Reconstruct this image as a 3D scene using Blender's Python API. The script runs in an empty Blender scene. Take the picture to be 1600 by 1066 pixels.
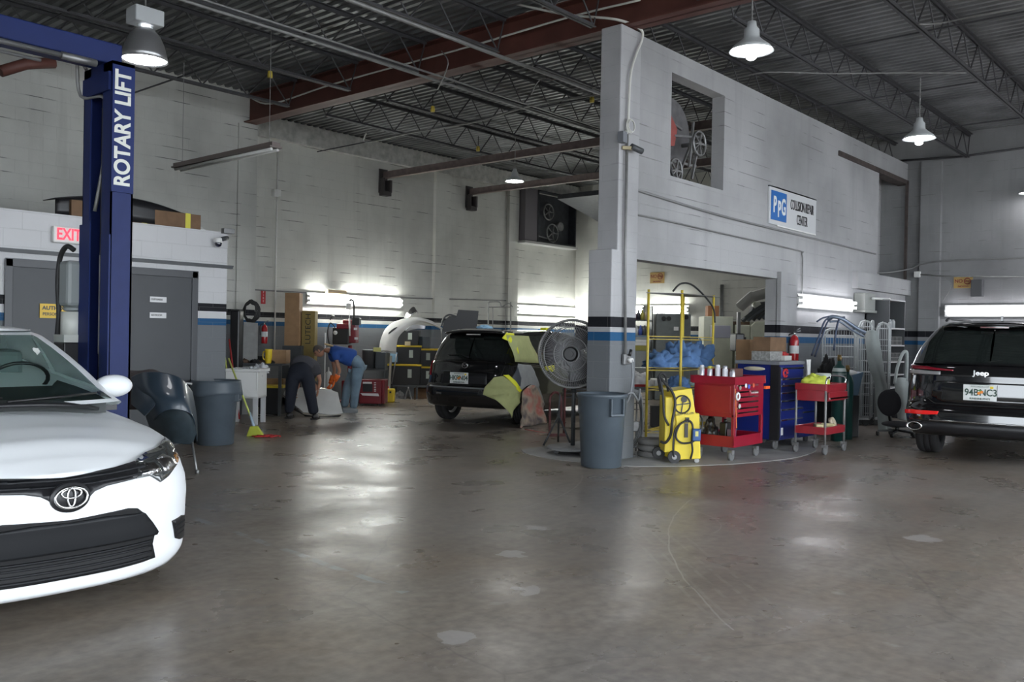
import bpy, math, random
from mathutils import Vector, Matrix
random.seed(7)
PI = math.pi
C = bpy.context.scene.collection
# ------------------------------------------------------------ surveying the place
# building axes: X along the partition wall, Y across the bays, Z up; camera 1.5 m above the floor
F_PX = 1397.; YAW = .7166812; PIT = -.00653; ROL = .018417; HC = 1.5
CY, SY = math.cos(YAW), math.sin(YAW)
VIEW = math.atan2(-CY, SY)          # rotation that turns local x to the right-hand side of the view
def _ray(x, y):
    c, s = math.cos(ROL), math.sin(ROL); X = x-800; Y = y-533
    X, Y = c*X+s*Y, -s*X+c*Y
    up = -Y*math.cos(PIT)+F_PX*math.sin(PIT); fw = F_PX*math.cos(PIT)+Y*math.sin(PIT)
    return Vector((X*SY+fw*CY, -X*CY+fw*SY, up))
def G(x, y, z=0.):
    d = _ray(x, y); t = (z-HC)/d.z; return Vector((d.x*t, d.y*t, z))
def WY(x, y, Y):
    d = _ray(x, y); t = Y/d.y; return Vector((d.x*t, Y, HC+d.z*t))
def WX(x, y, X):
    d = _ray(x, y); t = X/d.x; return Vector((X, d.y*t, HC+d.z*t))
# ------------------------------------------------------------ materials
MATS = {}
def nodes(name):
    m = bpy.data.materials.new(name); m.use_nodes = True; nt = m.node_tree
    return m, nt, nt.nodes['Principled BSDF']
def N(nt, t, **kw):
    n = nt.nodes.new(t)
    for k, v in kw.items():
        if k in n.inputs.keys() if hasattr(n.inputs, 'keys') else False: n.inputs[k].default_value = v
        else: setattr(n, k, v)
    return n
def mat(name, col, rough=.5, metal=0., coat=0., noise=0., nscale=8., bump=0., bscale=60., trans=0., alpha=1., emit=None, es=0., spec=None):
    if name in MATS: return MATS[name]
    m, nt, b = nodes(name); c4 = (*col, 1)
    b.inputs['Base Color'].default_value = c4; b.inputs['Roughness'].default_value = rough; b.inputs['Metallic'].default_value = metal
    if coat: b.inputs['Coat Weight'].default_value = coat; b.inputs['Coat Roughness'].default_value = .03
    if trans: b.inputs['Transmission Weight'].default_value = trans; b.inputs['IOR'].default_value = 1.1
    if alpha < 1: b.inputs['Alpha'].default_value = alpha
    if spec is not None: b.inputs['Specular IOR Level'].default_value = spec
    if emit: b.inputs['Emission Color'].default_value = (*emit, 1); b.inputs['Emission Strength'].default_value = es
    if noise or bump:
        tc = nt.nodes.new('ShaderNodeTexCoord')
    if noise:
        n = nt.nodes.new('ShaderNodeTexNoise'); n.inputs['Scale'].default_value = nscale; n.inputs['Detail'].default_value = 5
        r = nt.nodes.new('ShaderNodeValToRGB'); r.color_ramp.elements[0].position = .3; r.color_ramp.elements[1].position = .75
        r.color_ramp.elements[0].color = (*[max(0, c*(1-noise)) for c in col], 1); r.color_ramp.elements[1].color = (*[min(1, c*(1+noise*.6)) for c in col], 1)
        nt.links.new(tc.outputs['Object'], n.inputs['Vector']); nt.links.new(n.outputs['Fac'], r.inputs['Fac']); nt.links.new(r.outputs['Color'], b.inputs['Base Color'])
    if bump:
        n = nt.nodes.new('ShaderNodeTexNoise'); n.inputs['Scale'].default_value = bscale; n.inputs['Detail'].default_value = 4
        bp = nt.nodes.new('ShaderNodeBump'); bp.inputs['Strength'].default_value = bump; bp.inputs['Distance'].default_value = .01
        nt.links.new(tc.outputs['Object'], n.inputs['Vector']); nt.links.new(n.outputs['Fac'], bp.inputs['Height']); nt.links.new(bp.outputs['Normal'], b.inputs['Normal'])
    MATS[name] = m; return m
# ------------------------------------------------------------ mesh builder
def rotM(rx=0, ry=0, rz=0): return Matrix.Rotation(rz, 4, 'Z') @ Matrix.Rotation(ry, 4, 'Y') @ Matrix.Rotation(rx, 4, 'X')
class MB:
    def __init__(s): s.v = []; s.f = []; s.m = []; s.s = []
    def add(s, vs, fs, mi=0, smooth=False, M=None):
        o = len(s.v)
        for p in vs:
            p = Vector(p)
            if M is not None: p = M @ p
            s.v.append(tuple(p))
        for f in fs: s.f.append([o+i for i in f]); s.m.append(mi); s.s.append(smooth)
        return s
    def bx(s, x0, x1, y0, y1, z0, z1, mi=0, M=None):
        return s.add([(x0,y0,z0),(x1,y0,z0),(x1,y1,z0),(x0,y1,z0),(x0,y0,z1),(x1,y0,z1),(x1,y1,z1),(x0,y1,z1)],
            [(0,3,2,1),(4,5,6,7),(0,1,5,4),(1,2,6,5),(2,3,7,6),(3,0,4,7)], mi, False, M)
    def box(s, c, d, mi=0, rot=(0,0,0)):
        M = Matrix.Translation(Vector(c)) @ rotM(*rot)
        return s.bx(-d[0]/2, d[0]/2, -d[1]/2, d[1]/2, -d[2]/2, d[2]/2, mi, M)
    def cyl(s, p0, p1, r0, r1=None, n=14, mi=0, caps=True):
        r1 = r0 if r1 is None else r1
        p0 = Vector(p0); p1 = Vector(p1); q = (p1-p0).to_track_quat('Z', 'Y')
        vs = []
        for p, r in ((p0, r0), (p1, r1)):
            for i in range(n): a = 2*PI*i/n; vs.append(p+q @ Vector((r*math.cos(a), r*math.sin(a), 0)))
        s.add(vs, [(i, (i+1) % n, n+(i+1) % n, n+i) for i in range(n)], mi, n > 6)
        if caps: s.add(vs, [tuple(range(n))[::-1], tuple(range(n, 2*n))], mi)
        return s
    def bar(s, p0, p1, w, h=None, mi=0):
        h = h or w; p0 = Vector(p0); p1 = Vector(p1); q = (p1-p0).to_track_quat('Z', 'Y').to_matrix().to_4x4()
        return s.bx(-w/2, w/2, -h/2, h/2, 0, (p1-p0).length, mi, Matrix.Translation(p0) @ q)
    def lathe(s, prof, c=(0,0,0), n=24, mi=0, M=None, sx=1., sy=1.):
        M2 = Matrix.Translation(Vector(c)) if M is None else M
        vs = [(r*math.cos(2*PI*i/n)*sx, r*math.sin(2*PI*i/n)*sy, z) for r, z in prof for i in range(n)]
        fs = [(j*n+i, j*n+(i+1) % n, (j+1)*n+(i+1) % n, (j+1)*n+i) for j in range(len(prof)-1) for i in range(n)]
        s.add(vs, fs, mi, True, M2); return s
    def tube(s, pts, r, n=8, mi=0, closed=False, rs=None):
        pts = [Vector(p) for p in pts]; k = len(pts); vs = []; up = Vector((0,0,1)); prev = None
        for i, p in enumerate(pts):
            if closed: t = pts[(i+1) % k]-pts[i-1]
            else: t = (pts[min(i+1, k-1)]-pts[max(i-1, 0)])
            t.normalize()
            if prev is None:
                a = t.orthogonal().normalized()
            else:
                a = (prev-t*prev.dot(t))
                a = a.normalized() if a.length > 1e-6 else t.orthogonal().normalized()
            prev = a; b = t.cross(a); rr = rs[i] if rs else r
            for j in range(n): q = 2*PI*j/n; vs.append(p+(a*math.cos(q)+b*math.sin(q))*rr)
        m = k if closed else k-1
        fs = [(i*n+j, i*n+(j+1) % n, ((i+1) % k)*n+(j+1) % n, ((i+1) % k)*n+j) for i in range(m) for j in range(n)]
        s.add(vs, fs, mi, True)
        if not closed: s.add(vs, [tuple(range(n))[::-1], tuple(range((k-1)*n, k*n))], mi)
        return s
    def prism(s, poly, d0, d1, ax='y', mi=0, M=None):
        f = {'y': lambda a, b, d: (a, d, b), 'x': lambda a, b, d: (d, a, b), 'z': lambda a, b, d: (a, b, d)}[ax]
        n = len(poly); vs = [f(a, b, d0) for a, b in poly]+[f(a, b, d1) for a, b in poly]
        return s.add(vs, [tuple(range(n))[::-1], tuple(range(n, 2*n))]+[(i, (i+1) % n, n+(i+1) % n, n+i) for i in range(n)], mi, False, M)
    def sph(s, c, r, n=16, m=10, mi=0, M=None):
        if isinstance(r, (int, float)): r = (r, r, r)
        prof = [(math.sin(PI*j/m), -math.cos(PI*j/m)) for j in range(m+1)]
        T = (Matrix.Translation(Vector(c)) if M is None else M) @ Matrix.Diagonal((*r, 1))
        return s.lathe(prof, n=n, mi=mi, M=T)
    def grid(s, fn, nu, nv, mi=0, smooth=True):
        vs = [fn(i/nu, j/nv) for i in range(nu+1) for j in range(nv+1)]
        return s.add(vs, [(i*(nv+1)+j, (i+1)*(nv+1)+j, (i+1)*(nv+1)+j+1, i*(nv+1)+j+1) for i in range(nu) for j in range(nv)], mi, smooth)
    def build(s, name, mats, parent=None, bevel=0., solid=0., sub=0):
        me = bpy.data.meshes.new(name); me.from_pydata(s.v, [], s.f)
        if not isinstance(mats, (list, tuple)): mats = [mats]
        for m in mats: me.materials.append(m)
        for p, mi, sm in zip(me.polygons, s.m, s.s): p.material_index = mi; p.use_smooth = sm
        import bmesh
        bm = bmesh.new(); bm.from_mesh(me); bmesh.ops.remove_doubles(bm, verts=bm.verts, dist=1e-5)
        if not solid: bmesh.ops.recalc_face_normals(bm, faces=bm.faces)
        bm.to_mesh(me); bm.free()
        o = bpy.data.objects.new(name, me); C.objects.link(o)
        if parent is not None: o.parent = parent
        if solid: md = o.modifiers.new('solid', 'SOLIDIFY'); md.thickness = solid; md.offset = 0
        if sub: md = o.modifiers.new('sub', 'SUBSURF'); md.levels = sub; md.render_levels = sub
        if bevel: md = o.modifiers.new('bev', 'BEVEL'); md.width = bevel; md.segments = 2; md.limit_method = 'ANGLE'; md.angle_limit = .6
        return o
def tag(o, label, cat, group=None):
    o['label'] = label; o['category'] = cat
    if group: o['group'] = group
    return o
def thing(name, label, cat, loc=(0,0,0), rz=0., group=None):
    o = bpy.data.objects.new(name, None); C.objects.link(o); o.location = loc; o.rotation_euler = (0, 0, rz); o.empty_display_size = .2
    return tag(o, label, cat, group)
def struct(o): o['kind'] = 'structure'; return o
def dup(root, loc, rz=None, label=None):
    r = root.copy(); C.objects.link(r); r.location = loc
    if rz is not None: r.rotation_euler = (0, 0, rz)
    if label: r['label'] = label
    for ch in list(root.children):
        c = ch.copy(); C.objects.link(c); c.parent = r
        for g in ch.children:
            d = g.copy(); C.objects.link(d); d.parent = c
    return r
def text(name, s, m, parent, loc, rot, size, depth=.002, sx=1., align='CENTER', bold=0.):
    cu = bpy.data.curves.new(name, 'FONT'); cu.body = s; cu.size = size; cu.extrude = depth; cu.align_x = align; cu.align_y = 'CENTER'; cu.offset = bold
    t = bpy.data.objects.new(name, cu); C.objects.link(t)
    bpy.context.view_layer.update(); dg = bpy.context.evaluated_depsgraph_get()
    me = bpy.data.meshes.new_from_object(t.evaluated_get(dg)); bpy.data.objects.remove(t); bpy.data.curves.remove(cu)
    me.materials.clear(); me.materials.append(m)
    o = bpy.data.objects.new(name, me); C.objects.link(o); o.parent = parent; o.location = loc; o.rotation_euler = rot; o.scale = (sx, 1, 1)
    return o
def arc(c, r, a0, a1, n, plane='xz'):
    o = []
    for i in range(n+1):
        a = a0+(a1-a0)*i/n; u, w = r*math.cos(a), r*math.sin(a)
        o.append({'xz': (c[0]+u, c[1], c[2]+w), 'yz': (c[0], c[1]+u, c[2]+w), 'xy': (c[0]+u, c[1]+w, c[2])}[plane])
    return o
def smooth_path(pts, k=5):
    pts = [Vector(p) for p in pts]; out = []
    P = [pts[0]]+pts+[pts[-1]]
    for i in range(1, len(P)-2):
        for j in range(k):
            t = j/k; a, b, c, d = P[i-1], P[i], P[i+1], P[i+2]
            out.append(.5*((2*b)+(c-a)*t+(2*a-5*b+4*c-d)*t*t+(3*b-a-3*c+d)*t**3))
    out.append(pts[-1]); return out
# ------------------------------------------------------------ surface materials
def concrete_floor():
    m, nt, b = nodes('polished_stained_concrete'); L = nt.links.new
    geo = nt.nodes.new('ShaderNodeNewGeometry')
    def noise(sc, det=6, dist=0., src=None):
        n = nt.nodes.new('ShaderNodeTexNoise'); n.inputs['Scale'].default_value = sc; n.inputs['Detail'].default_value = det; n.inputs['Distortion'].default_value = dist
        L(src or geo.outputs['Position'], n.inputs['Vector']); return n.outputs['Fac']
    def ramp(f, a, b_, ca, cb):
        r = nt.nodes.new('ShaderNodeValToRGB'); r.color_ramp.elements[0].position = a; r.color_ramp.elements[1].position = b_
        r.color_ramp.elements[0].color = (*ca, 1); r.color_ramp.elements[1].color = (*cb, 1); L(f, r.inputs['Fac']); return r.outputs['Color']
    def mix(f, a, c, mode='MIX'):
        x = nt.nodes.new('ShaderNodeMix'); x.data_type = 'RGBA'; x.blend_type = mode
        if isinstance(f, float): x.inputs['Factor'].default_value = f
        else: L(f, x.inputs['Factor'])
        for s, k in ((a, 6), (c, 7)):
            if isinstance(s, tuple): x.inputs[k].default_value = (*s, 1)
            else: L(s, x.inputs[k])
        return x.outputs[2]
    base = ramp(noise(.55, 8, .0), .3, .7, (.185, .150, .118), (.30, .255, .21))
    rust = ramp(noise(1.3, 7, .15), .48, .72, (0, 0, 0), (1, 1, 1))
    c = mix(rust, base, (.27, .20, .14))
    c = mix(.62, base, c)
    big = ramp(noise(.33, 5), .42, .6, (0, 0, 0), (.4, .4, .4)); c = mix(big, c, (.25, .24, .235))
    fine = ramp(noise(14., 8), .3, .7, (.70, .70, .70), (1.12, 1.12, 1.12))
    c = mix(1., c, fine, 'MULTIPLY')
    # long scuffs dragged along the bay
    mp = nt.nodes.new('ShaderNodeMapping'); mp.inputs['Scale'].default_value = (.5, 7, 1); mp.inputs['Rotation'].default_value = (0, 0, .5); L(geo.outputs['Position'], mp.inputs['Vector'])
    sc = ramp(noise(1.2, 8, .1, mp.outputs[0]), .5, .85, (0, 0, 0), (.35, .35, .35))
    c = mix(sc, c, (.36, .33, .30))
    # pale spatter
    wh = ramp(noise(3.1, 10, .0), .70, .76, (0, 0, 0), (.35, .35, .35)); c = mix(wh, c, (.5, .49, .47))
    # cracks
    vo = nt.nodes.new('ShaderNodeTexVoronoi'); vo.feature = 'DISTANCE_TO_EDGE'; vo.inputs['Scale'].default_value = .32
    wn = nt.nodes.new('ShaderNodeTexNoise'); wn.inputs['Scale'].default_value = 1.1; wn.inputs['Detail'].default_value = 6; L(geo.outputs['Position'], wn.inputs['Vector'])
    ad = nt.nodes.new('ShaderNodeVectorMath'); ad.operation = 'MULTIPLY_ADD'; L(wn.outputs['Color'], ad.inputs[0]); ad.inputs[1].default_value = (.3, .3, 0); L(geo.outputs['Position'], ad.inputs[2])
    L(ad.outputs[0], vo.inputs['Vector'])
    cr = ramp(vo.outputs['Distance'], .001, .003, (.3, .3, .3), (0, 0, 0)); c = mix(cr, c, (.07, .06, .055))
    # worn marks with a shape of their own: turning scratches, a faded line, scuffed spots
    sp = nt.nodes.new('ShaderNodeSeparateXYZ'); L(geo.outputs['Position'], sp.inputs[0])
    def mth(op, a, b_=None):
        n = nt.nodes.new('ShaderNodeMath'); n.operation = op
        for i, v in enumerate((a, b_)):
            if v is None: continue
            if isinstance(v, (int, float)): n.inputs[i].default_value = v
            else: L(v, n.inputs[i])
        return n.outputs[0]
    X_, Y_ = sp.outputs[0], sp.outputs[1]; wob = mth('MULTIPLY', mth('SUBTRACT', noise(2.5, 3), .5), .05); gap = ramp(noise(5., 4), .42, .55, (0, 0, 0), (1, 1, 1))
    for pa, pb, pc, w_, k_ in (((1075, 785), (1060, 890), (1125, 965), .006, .45), ((910, 745), (875, 775), (825, 792), .008, .3), ((1040, 790), (1090, 800), (1120, 830), .006, .35)):
        a, b2, c2 = [G(*p) for p in (pa, pb, pc)]; d = 2*(a.x*(b2.y-c2.y)+b2.x*(c2.y-a.y)+c2.x*(a.y-b2.y))
        ux = ((a.x**2+a.y**2)*(b2.y-c2.y)+(b2.x**2+b2.y**2)*(c2.y-a.y)+(c2.x**2+c2.y**2)*(a.y-b2.y))/d; uy = ((a.x**2+a.y**2)*(c2.x-b2.x)+(b2.x**2+b2.y**2)*(a.x-c2.x)+(c2.x**2+c2.y**2)*(b2.x-a.x))/d
        R_ = math.hypot(a.x-ux, a.y-uy); dx = mth('SUBTRACT', X_, ux); dy = mth('SUBTRACT', Y_, uy); rad = mth('SQRT', mth('ADD', mth('MULTIPLY', dx, dx), mth('MULTIPLY', dy, dy)))
        near = mth('LESS_THAN', mth('ABSOLUTE', mth('SUBTRACT', mth('ADD', rad, wob), R_)), w_); m_ = (a+c2)/2; ex = mth('SUBTRACT', X_, m_.x); ey = mth('SUBTRACT', Y_, m_.y)
        lim = mth('LESS_THAN', mth('ADD', mth('MULTIPLY', ex, ex), mth('MULTIPLY', ey, ey)), ((a-c2).length*.56)**2); c = mix(mth('MULTIPLY', mth('MULTIPLY', near, lim), k_), c, (.5, .48, .45))
    def seg(pa, pb, w_, k_, col_, c):
        a, b2 = G(*pa), G(*pb); u = (b2-a); L_ = u.length; u /= L_; ax_ = mth('SUBTRACT', X_, a.x); ay_ = mth('SUBTRACT', Y_, a.y)
        t_ = mth('ADD', mth('MULTIPLY', ax_, u.x), mth('MULTIPLY', ay_, u.y)); n_ = mth('SUBTRACT', mth('MULTIPLY', ay_, u.x), mth('MULTIPLY', ax_, u.y))
        m_ = mth('MULTIPLY', mth('LESS_THAN', mth('ABSOLUTE', mth('ADD', n_, wob)), w_), mth('MULTIPLY', mth('GREATER_THAN', t_, 0), mth('LESS_THAN', t_, L_)))
        return mix(mth('MULTIPLY', mth('MULTIPLY', m_, k_), gap), c, col_)
    c = seg((300, 808), (635, 926), .03, .5, (.30, .34, .38), c)
    for k in range(5): c = seg((950+k*14, 800-k*3), (1130+k*24, 985-k*6), .012, .22, (.42, .39, .35), c)
    for k in range(4): c = seg((1350+k*22, 895-k*4), (1590, 1010-k*22), .014, .25, (.10, .09, .08), c)
    for px_, ry in (((710, 995), .10), ((822, 922), .09), ((800, 866), .10), ((835, 825), .08), ((1443, 842), .12), ((590, 800), .10)):
        a = G(*px_); ex = mth('SUBTRACT', X_, a.x); ey = mth('SUBTRACT', Y_, a.y); rr_ = mth('ADD', mth('MULTIPLY', ex, ex), mth('MULTIPLY', ey, ey)); nz = mth('MULTIPLY', noise(9., 6), .05)
        c = mix(mth('MULTIPLY', mth('LESS_THAN', mth('ADD', rr_, nz), .025+ry*ry), .5), c, (.48, .46, .45))
    L(c, b.inputs['Base Color'])
    rr = nt.nodes.new('ShaderNodeMapRange'); rr.inputs['From Min'].default_value = .3; rr.inputs['From Max'].default_value = .7; rr.inputs['To Min'].default_value = .22; rr.inputs['To Max'].default_value = .42
    L(noise(1.6, 6, .0), rr.inputs['Value']); L(rr.outputs[0], b.inputs['Roughness'])
    bp = nt.nodes.new('ShaderNodeBump'); bp.inputs['Strength'].default_value = .12; bp.inputs['Distance'].default_value = .02; L(noise(9., 6), bp.inputs['Height']); L(bp.outputs[0], b.inputs['Normal'])
    b.inputs['Specular IOR Level'].default_value = .5
    return m
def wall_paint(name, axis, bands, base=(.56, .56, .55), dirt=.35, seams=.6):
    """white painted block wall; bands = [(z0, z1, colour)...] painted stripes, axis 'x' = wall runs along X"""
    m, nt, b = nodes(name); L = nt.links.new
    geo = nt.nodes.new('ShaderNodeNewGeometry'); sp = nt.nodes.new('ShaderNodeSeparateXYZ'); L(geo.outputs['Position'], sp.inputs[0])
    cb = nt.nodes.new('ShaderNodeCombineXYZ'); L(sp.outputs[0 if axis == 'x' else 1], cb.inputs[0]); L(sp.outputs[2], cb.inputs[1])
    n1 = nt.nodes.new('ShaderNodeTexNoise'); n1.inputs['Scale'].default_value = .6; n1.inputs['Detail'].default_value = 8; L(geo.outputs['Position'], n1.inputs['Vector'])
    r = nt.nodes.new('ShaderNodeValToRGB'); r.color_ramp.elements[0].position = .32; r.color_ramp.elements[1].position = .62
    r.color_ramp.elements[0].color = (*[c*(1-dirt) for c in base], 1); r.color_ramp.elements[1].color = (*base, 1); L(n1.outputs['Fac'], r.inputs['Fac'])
    col = r.outputs['Color']
    def mix(f, a, c):
        x = nt.nodes.new('ShaderNodeMix'); x.data_type = 'RGBA'
        if isinstance(f, float): x.inputs['Factor'].default_value = f
        else: L(f, x.inputs['Factor'])
        for s, k in ((a, 6), (c, 7)):
            if isinstance(s, tuple): x.inputs[k].default_value = (*s, 1)
            else: L(s, x.inputs[k])
        return x.outputs[2]
    # vertical grime runs
    mp = nt.nodes.new('ShaderNodeMapping'); mp.inputs['Scale'].default_value = (2.2, 2.2, .18); L(geo.outputs['Position'], mp.inputs['Vector'])
    n3 = nt.nodes.new('ShaderNodeTexNoise'); n3.inputs['Scale'].default_value = 2.; n3.inputs['Detail'].default_value = 7; L(mp.outputs[0], n3.inputs['Vector'])
    r3 = nt.nodes.new('ShaderNodeMapRange'); r3.inputs['From Min'].default_value = .55; r3.inputs['From Max'].default_value = .8; r3.inputs['To Max'].default_value = .5; L(n3.outputs['Fac'], r3.inputs['Value'])
    col = mix(r3.outputs[0], col, tuple(c*.66 for c in base))
    prev = None
    for z0, z1, bc in bands:
        a = nt.nodes.new('ShaderNodeMath'); a.operation = 'GREATER_THAN'; a.inputs[1].default_value = z0; L(sp.outputs[2], a.inputs[0])
        c = nt.nodes.new('ShaderNodeMath'); c.operation = 'LESS_THAN'; c.inputs[1].default_value = z1; L(sp.outputs[2], c.inputs[0])
        d = nt.nodes.new('ShaderNodeMath'); d.operation = 'MULTIPLY'; L(a.outputs[0], d.inputs[0]); L(c.outputs[0], d.inputs[1])
        col = mix(d.outputs[0], col, bc)
    # block joints: broken dark cracks along the courses and a shallow bump
    br = nt.nodes.new('ShaderNodeTexBrick'); br.inputs['Scale'].default_value = 1.; br.inputs['Brick Width'].default_value = .4; br.inputs['Row Height'].default_value = .2
    br.inputs['Mortar Size'].default_value = .004; br.inputs['Mortar Smooth'].default_value = .3; L(cb.outputs[0], br.inputs['Vector'])
    n2 = nt.nodes.new('ShaderNodeTexNoise'); n2.inputs['Scale'].default_value = 1.7; n2.inputs['Detail'].default_value = 5; L(geo.outputs['Position'], n2.inputs['Vector'])
    gt = nt.nodes.new('ShaderNodeMapRange'); gt.inputs['From Min'].default_value = .55; gt.inputs['From Max'].default_value = .63; L(n2.outputs['Fac'], gt.inputs['Value'])
    fr = nt.nodes.new('ShaderNodeMath'); fr.operation = 'FRACT'; dv = nt.nodes.new('ShaderNodeMath'); dv.operation = 'DIVIDE'; dv.inputs[1].default_value = .2; L(sp.outputs[2], dv.inputs[0]); L(dv.outputs[0], fr.inputs[0])
    lt = nt.nodes.new('ShaderNodeMath'); lt.operation = 'LESS_THAN'; lt.inputs[1].default_value = .06; L(fr.outputs[0], lt.inputs[0])
    mu = nt.nodes.new('ShaderNodeMath'); mu.operation = 'MULTIPLY'; L(lt.outputs[0], mu.inputs[0]); L(gt.outputs[0], mu.inputs[1])
    m3 = nt.nodes.new('ShaderNodeMath'); m3.operation = 'MULTIPLY'; m3.inputs[1].default_value = seams; L(mu.outputs[0], m3.inputs[0])
    col = mix(m3.outputs[0], col, (.12, .12, .115))
    m4 = nt.nodes.new('ShaderNodeMath'); m4.operation = 'MULTIPLY'; m4.inputs[1].default_value = .18; L(br.outputs['Fac'], m4.inputs[0])
    col = mix(m4.outputs[0], col, (.3, .3, .29))
    L(col, b.inputs['Base Color']); b.inputs['Roughness'].default_value = .6; b.inputs['Specular IOR Level'].default_value = .2
    bp = nt.nodes.new('ShaderNodeBump'); bp.inputs['Strength'].default_value = .5; bp.inputs['Distance'].default_value = .012; bp.invert = True
    L(br.outputs['Fac'], bp.inputs['Height'])
    n4 = nt.nodes.new('ShaderNodeTexNoise'); n4.inputs['Scale'].default_value = 30.; n4.inputs['Detail'].default_value = 4; L(geo.outputs['Position'], n4.inputs['Vector'])
    b2 = nt.nodes.new('ShaderNodeBump'); b2.inputs['Strength'].default_value = .25; b2.inputs['Distance'].default_value = .01; L(n4.outputs['Fac'], b2.inputs['Height']); L(bp.outputs[0], b2.inputs['Normal'])
    L(b2.outputs[0], b.inputs['Normal']); return m
BLK = (.012, .012, .016); BLU = (.018, .085, .19); GRY = (.155, .165, .175)
def bands(zk0, zk1, zb0, zb1): return [(zk0, zk1, BLK), (zb0, zb1, BLU), (-1, zb0, GRY)]
M_FLOOR = concrete_floor()
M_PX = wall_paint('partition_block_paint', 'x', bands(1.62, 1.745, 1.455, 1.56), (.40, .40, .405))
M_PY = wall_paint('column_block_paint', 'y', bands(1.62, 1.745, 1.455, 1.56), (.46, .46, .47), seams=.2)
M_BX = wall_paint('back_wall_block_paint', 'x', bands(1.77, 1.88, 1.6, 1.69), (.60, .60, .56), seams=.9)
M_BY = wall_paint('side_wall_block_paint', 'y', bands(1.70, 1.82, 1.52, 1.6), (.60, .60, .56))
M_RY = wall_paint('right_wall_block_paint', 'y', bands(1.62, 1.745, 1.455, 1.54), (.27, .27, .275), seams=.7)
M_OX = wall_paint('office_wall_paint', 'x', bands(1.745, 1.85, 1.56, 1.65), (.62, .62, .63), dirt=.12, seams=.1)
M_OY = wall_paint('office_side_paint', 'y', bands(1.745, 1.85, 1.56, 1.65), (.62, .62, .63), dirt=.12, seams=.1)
M_DECK = mat('galvanised_roof_deck', (.20, .205, .21), .5, .4, noise=.45, nscale=1.5)
M_JOIST = mat('dark_joist_paint', (.05, .05, .055), .6, noise=.3)
M_RED = mat('red_oxide_beam_paint', (.115, .04, .03), .6, noise=.3, nscale=3)
M_STEEL = mat('dull_grey_steel', (.28, .28, .28), .45, .7, noise=.25)
M_PIPE = mat('galvanised_conduit', (.24, .24, .235), .5, .35, noise=.2)
M_CABLE = mat('black_rubber', (.02, .02, .021), .55)
M_WPL = mat('white_plastic', (.75, .75, .73), .4)
M_DGREY = mat('dark_grey_paint', (.06, .065, .07), .45, noise=.15)
M_BLACK = mat('black_plastic', (.012, .012, .013), .4)
M_WPAINT = mat('white_enamel', (.7, .7, .68), .4, noise=.12)
M_TUBE = mat('lit_fluorescent_tube', (1, 1, 1), .3, emit=(.95, .94, 1.), es=14)
M_TUBEG = mat('lit_fluorescent_tube_cool_green', (1, 1, 1), .3, emit=(.97, 1., .95), es=58)
M_LAMP = mat('lit_lamp_lens', (1, 1, 1), .3, emit=(.96, .97, 1.), es=16)
M_LAMPB = mat('lit_lamp_lens_rear_bay', (1, 1, 1), .3, emit=(.98, .98, .95), es=110)
M_ALU = mat('spun_aluminium', (.45, .45, .46), .35, .8)
M_CARD = mat('brown_cardboard', (.33, .2, .105), .8, noise=.15)
M_CARD2 = mat('dark_brown_cardboard', (.17, .10, .055), .8, noise=.2)
M_YEL = mat('yellow_paint', (.78, .56, .03), .4)
M_YTAPE = mat('yellow_masking_tape', (.8, .8, .03), .5)
M_RPAINT = mat('red_tool_paint', (.27, .004, .022), .35, coat=.2, noise=.1)
M_BPAINT = mat('blue_tool_paint', (.006, .016, .15), .35, coat=.2)
M_CHROME = mat('chrome', (.7, .7, .7), .12, 1.)
M_WHITE = mat('white_label', (.8, .8, .8), .5)
M_SKIN = mat('tanned_skin', (.38, .19, .12), .55)
# ------------------------------------------------------------ the building
ZC = 5.86; YB = 15.8; YBL = 14.5; YP = 6.26; XR = 20.0; XRB = 20.9; YO = 10.9; YF = -3.5; XL = -5.0
struct(MB().bx(-14, 24, -14, 17, -.2, 0).build('floor', M_FLOOR))
# pale dusty slab inside the work bay, a few millimetres proud of the polished floor
apron = mat('dusty_pale_concrete', (.33, .33, .325), .6, noise=.3, nscale=2.5, bump=.1)
poly = [(9.2, 5.35), (9.9, 5.0), (10.9, 4.75), (11.9, 4.85), (12.6, 5.2), (13.6, 5.5), (13.6, 6.2), (13.6, 7.6), (9.5, 7.6), (8.85, 7.5), (8.55, 6.9), (8.6, 6.2), (8.75, 5.75)]
struct(MB().prism(smooth_path([(x, y, 0) for x, y in poly]+[(poly[0][0], poly[0][1], 0)], 4) and [(p.x, p.y) for p in smooth_path([(x, y, 0) for x, y in poly]+[(poly[0][0], poly[0][1], 0)], 4)[:-1]], 0, .004, 'z').build('floor_apron', apron))
# back wall with its pilasters
xe = WY(405, 300, YBL-.12).x; b = MB(); b.bx(XL, XRB+.3, YB, YB+.3, 0, ZC+.1); bl = MB(); bl.bx(XL, xe-.02, YBL, YB-.002, 0, ZC+.1)
bl.bx(WY(372, 300, YBL-.04).x, xe, YBL-.04, YB-.002, 0, 5.27); struct(bl.build('wall_back_left', M_BX))
for pa, pb in ((682, 705), (797, 812)): b.bx(WY(pa, 300, YB-.1).x, WY(pb, 300, YB-.1).x, YB-.1, YB+.05, 0, ZC-.35)
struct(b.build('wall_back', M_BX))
struct(MB().bx(xe, XRB, YB-.12, YB+.02, 5.42, ZC-.03).build('trim_1', mat('bond_beam_grey', (.5, .5, .47), .7, noise=.3)))
struct(MB().bx(XRB, XRB+.3, YP+.2, YB+.3, 0, ZC+.1).build('wall_right_rear', M_BY))
# right wall
b = MB(); b.bx(XR, XR+.3, YF-.3, YP+.6, 0, ZC+.1); b.bx(XR-.12, XR+.02, 5.55, 5.95, 0, 5.3)
struct(b.build('wall_right', M_RY))
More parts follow.
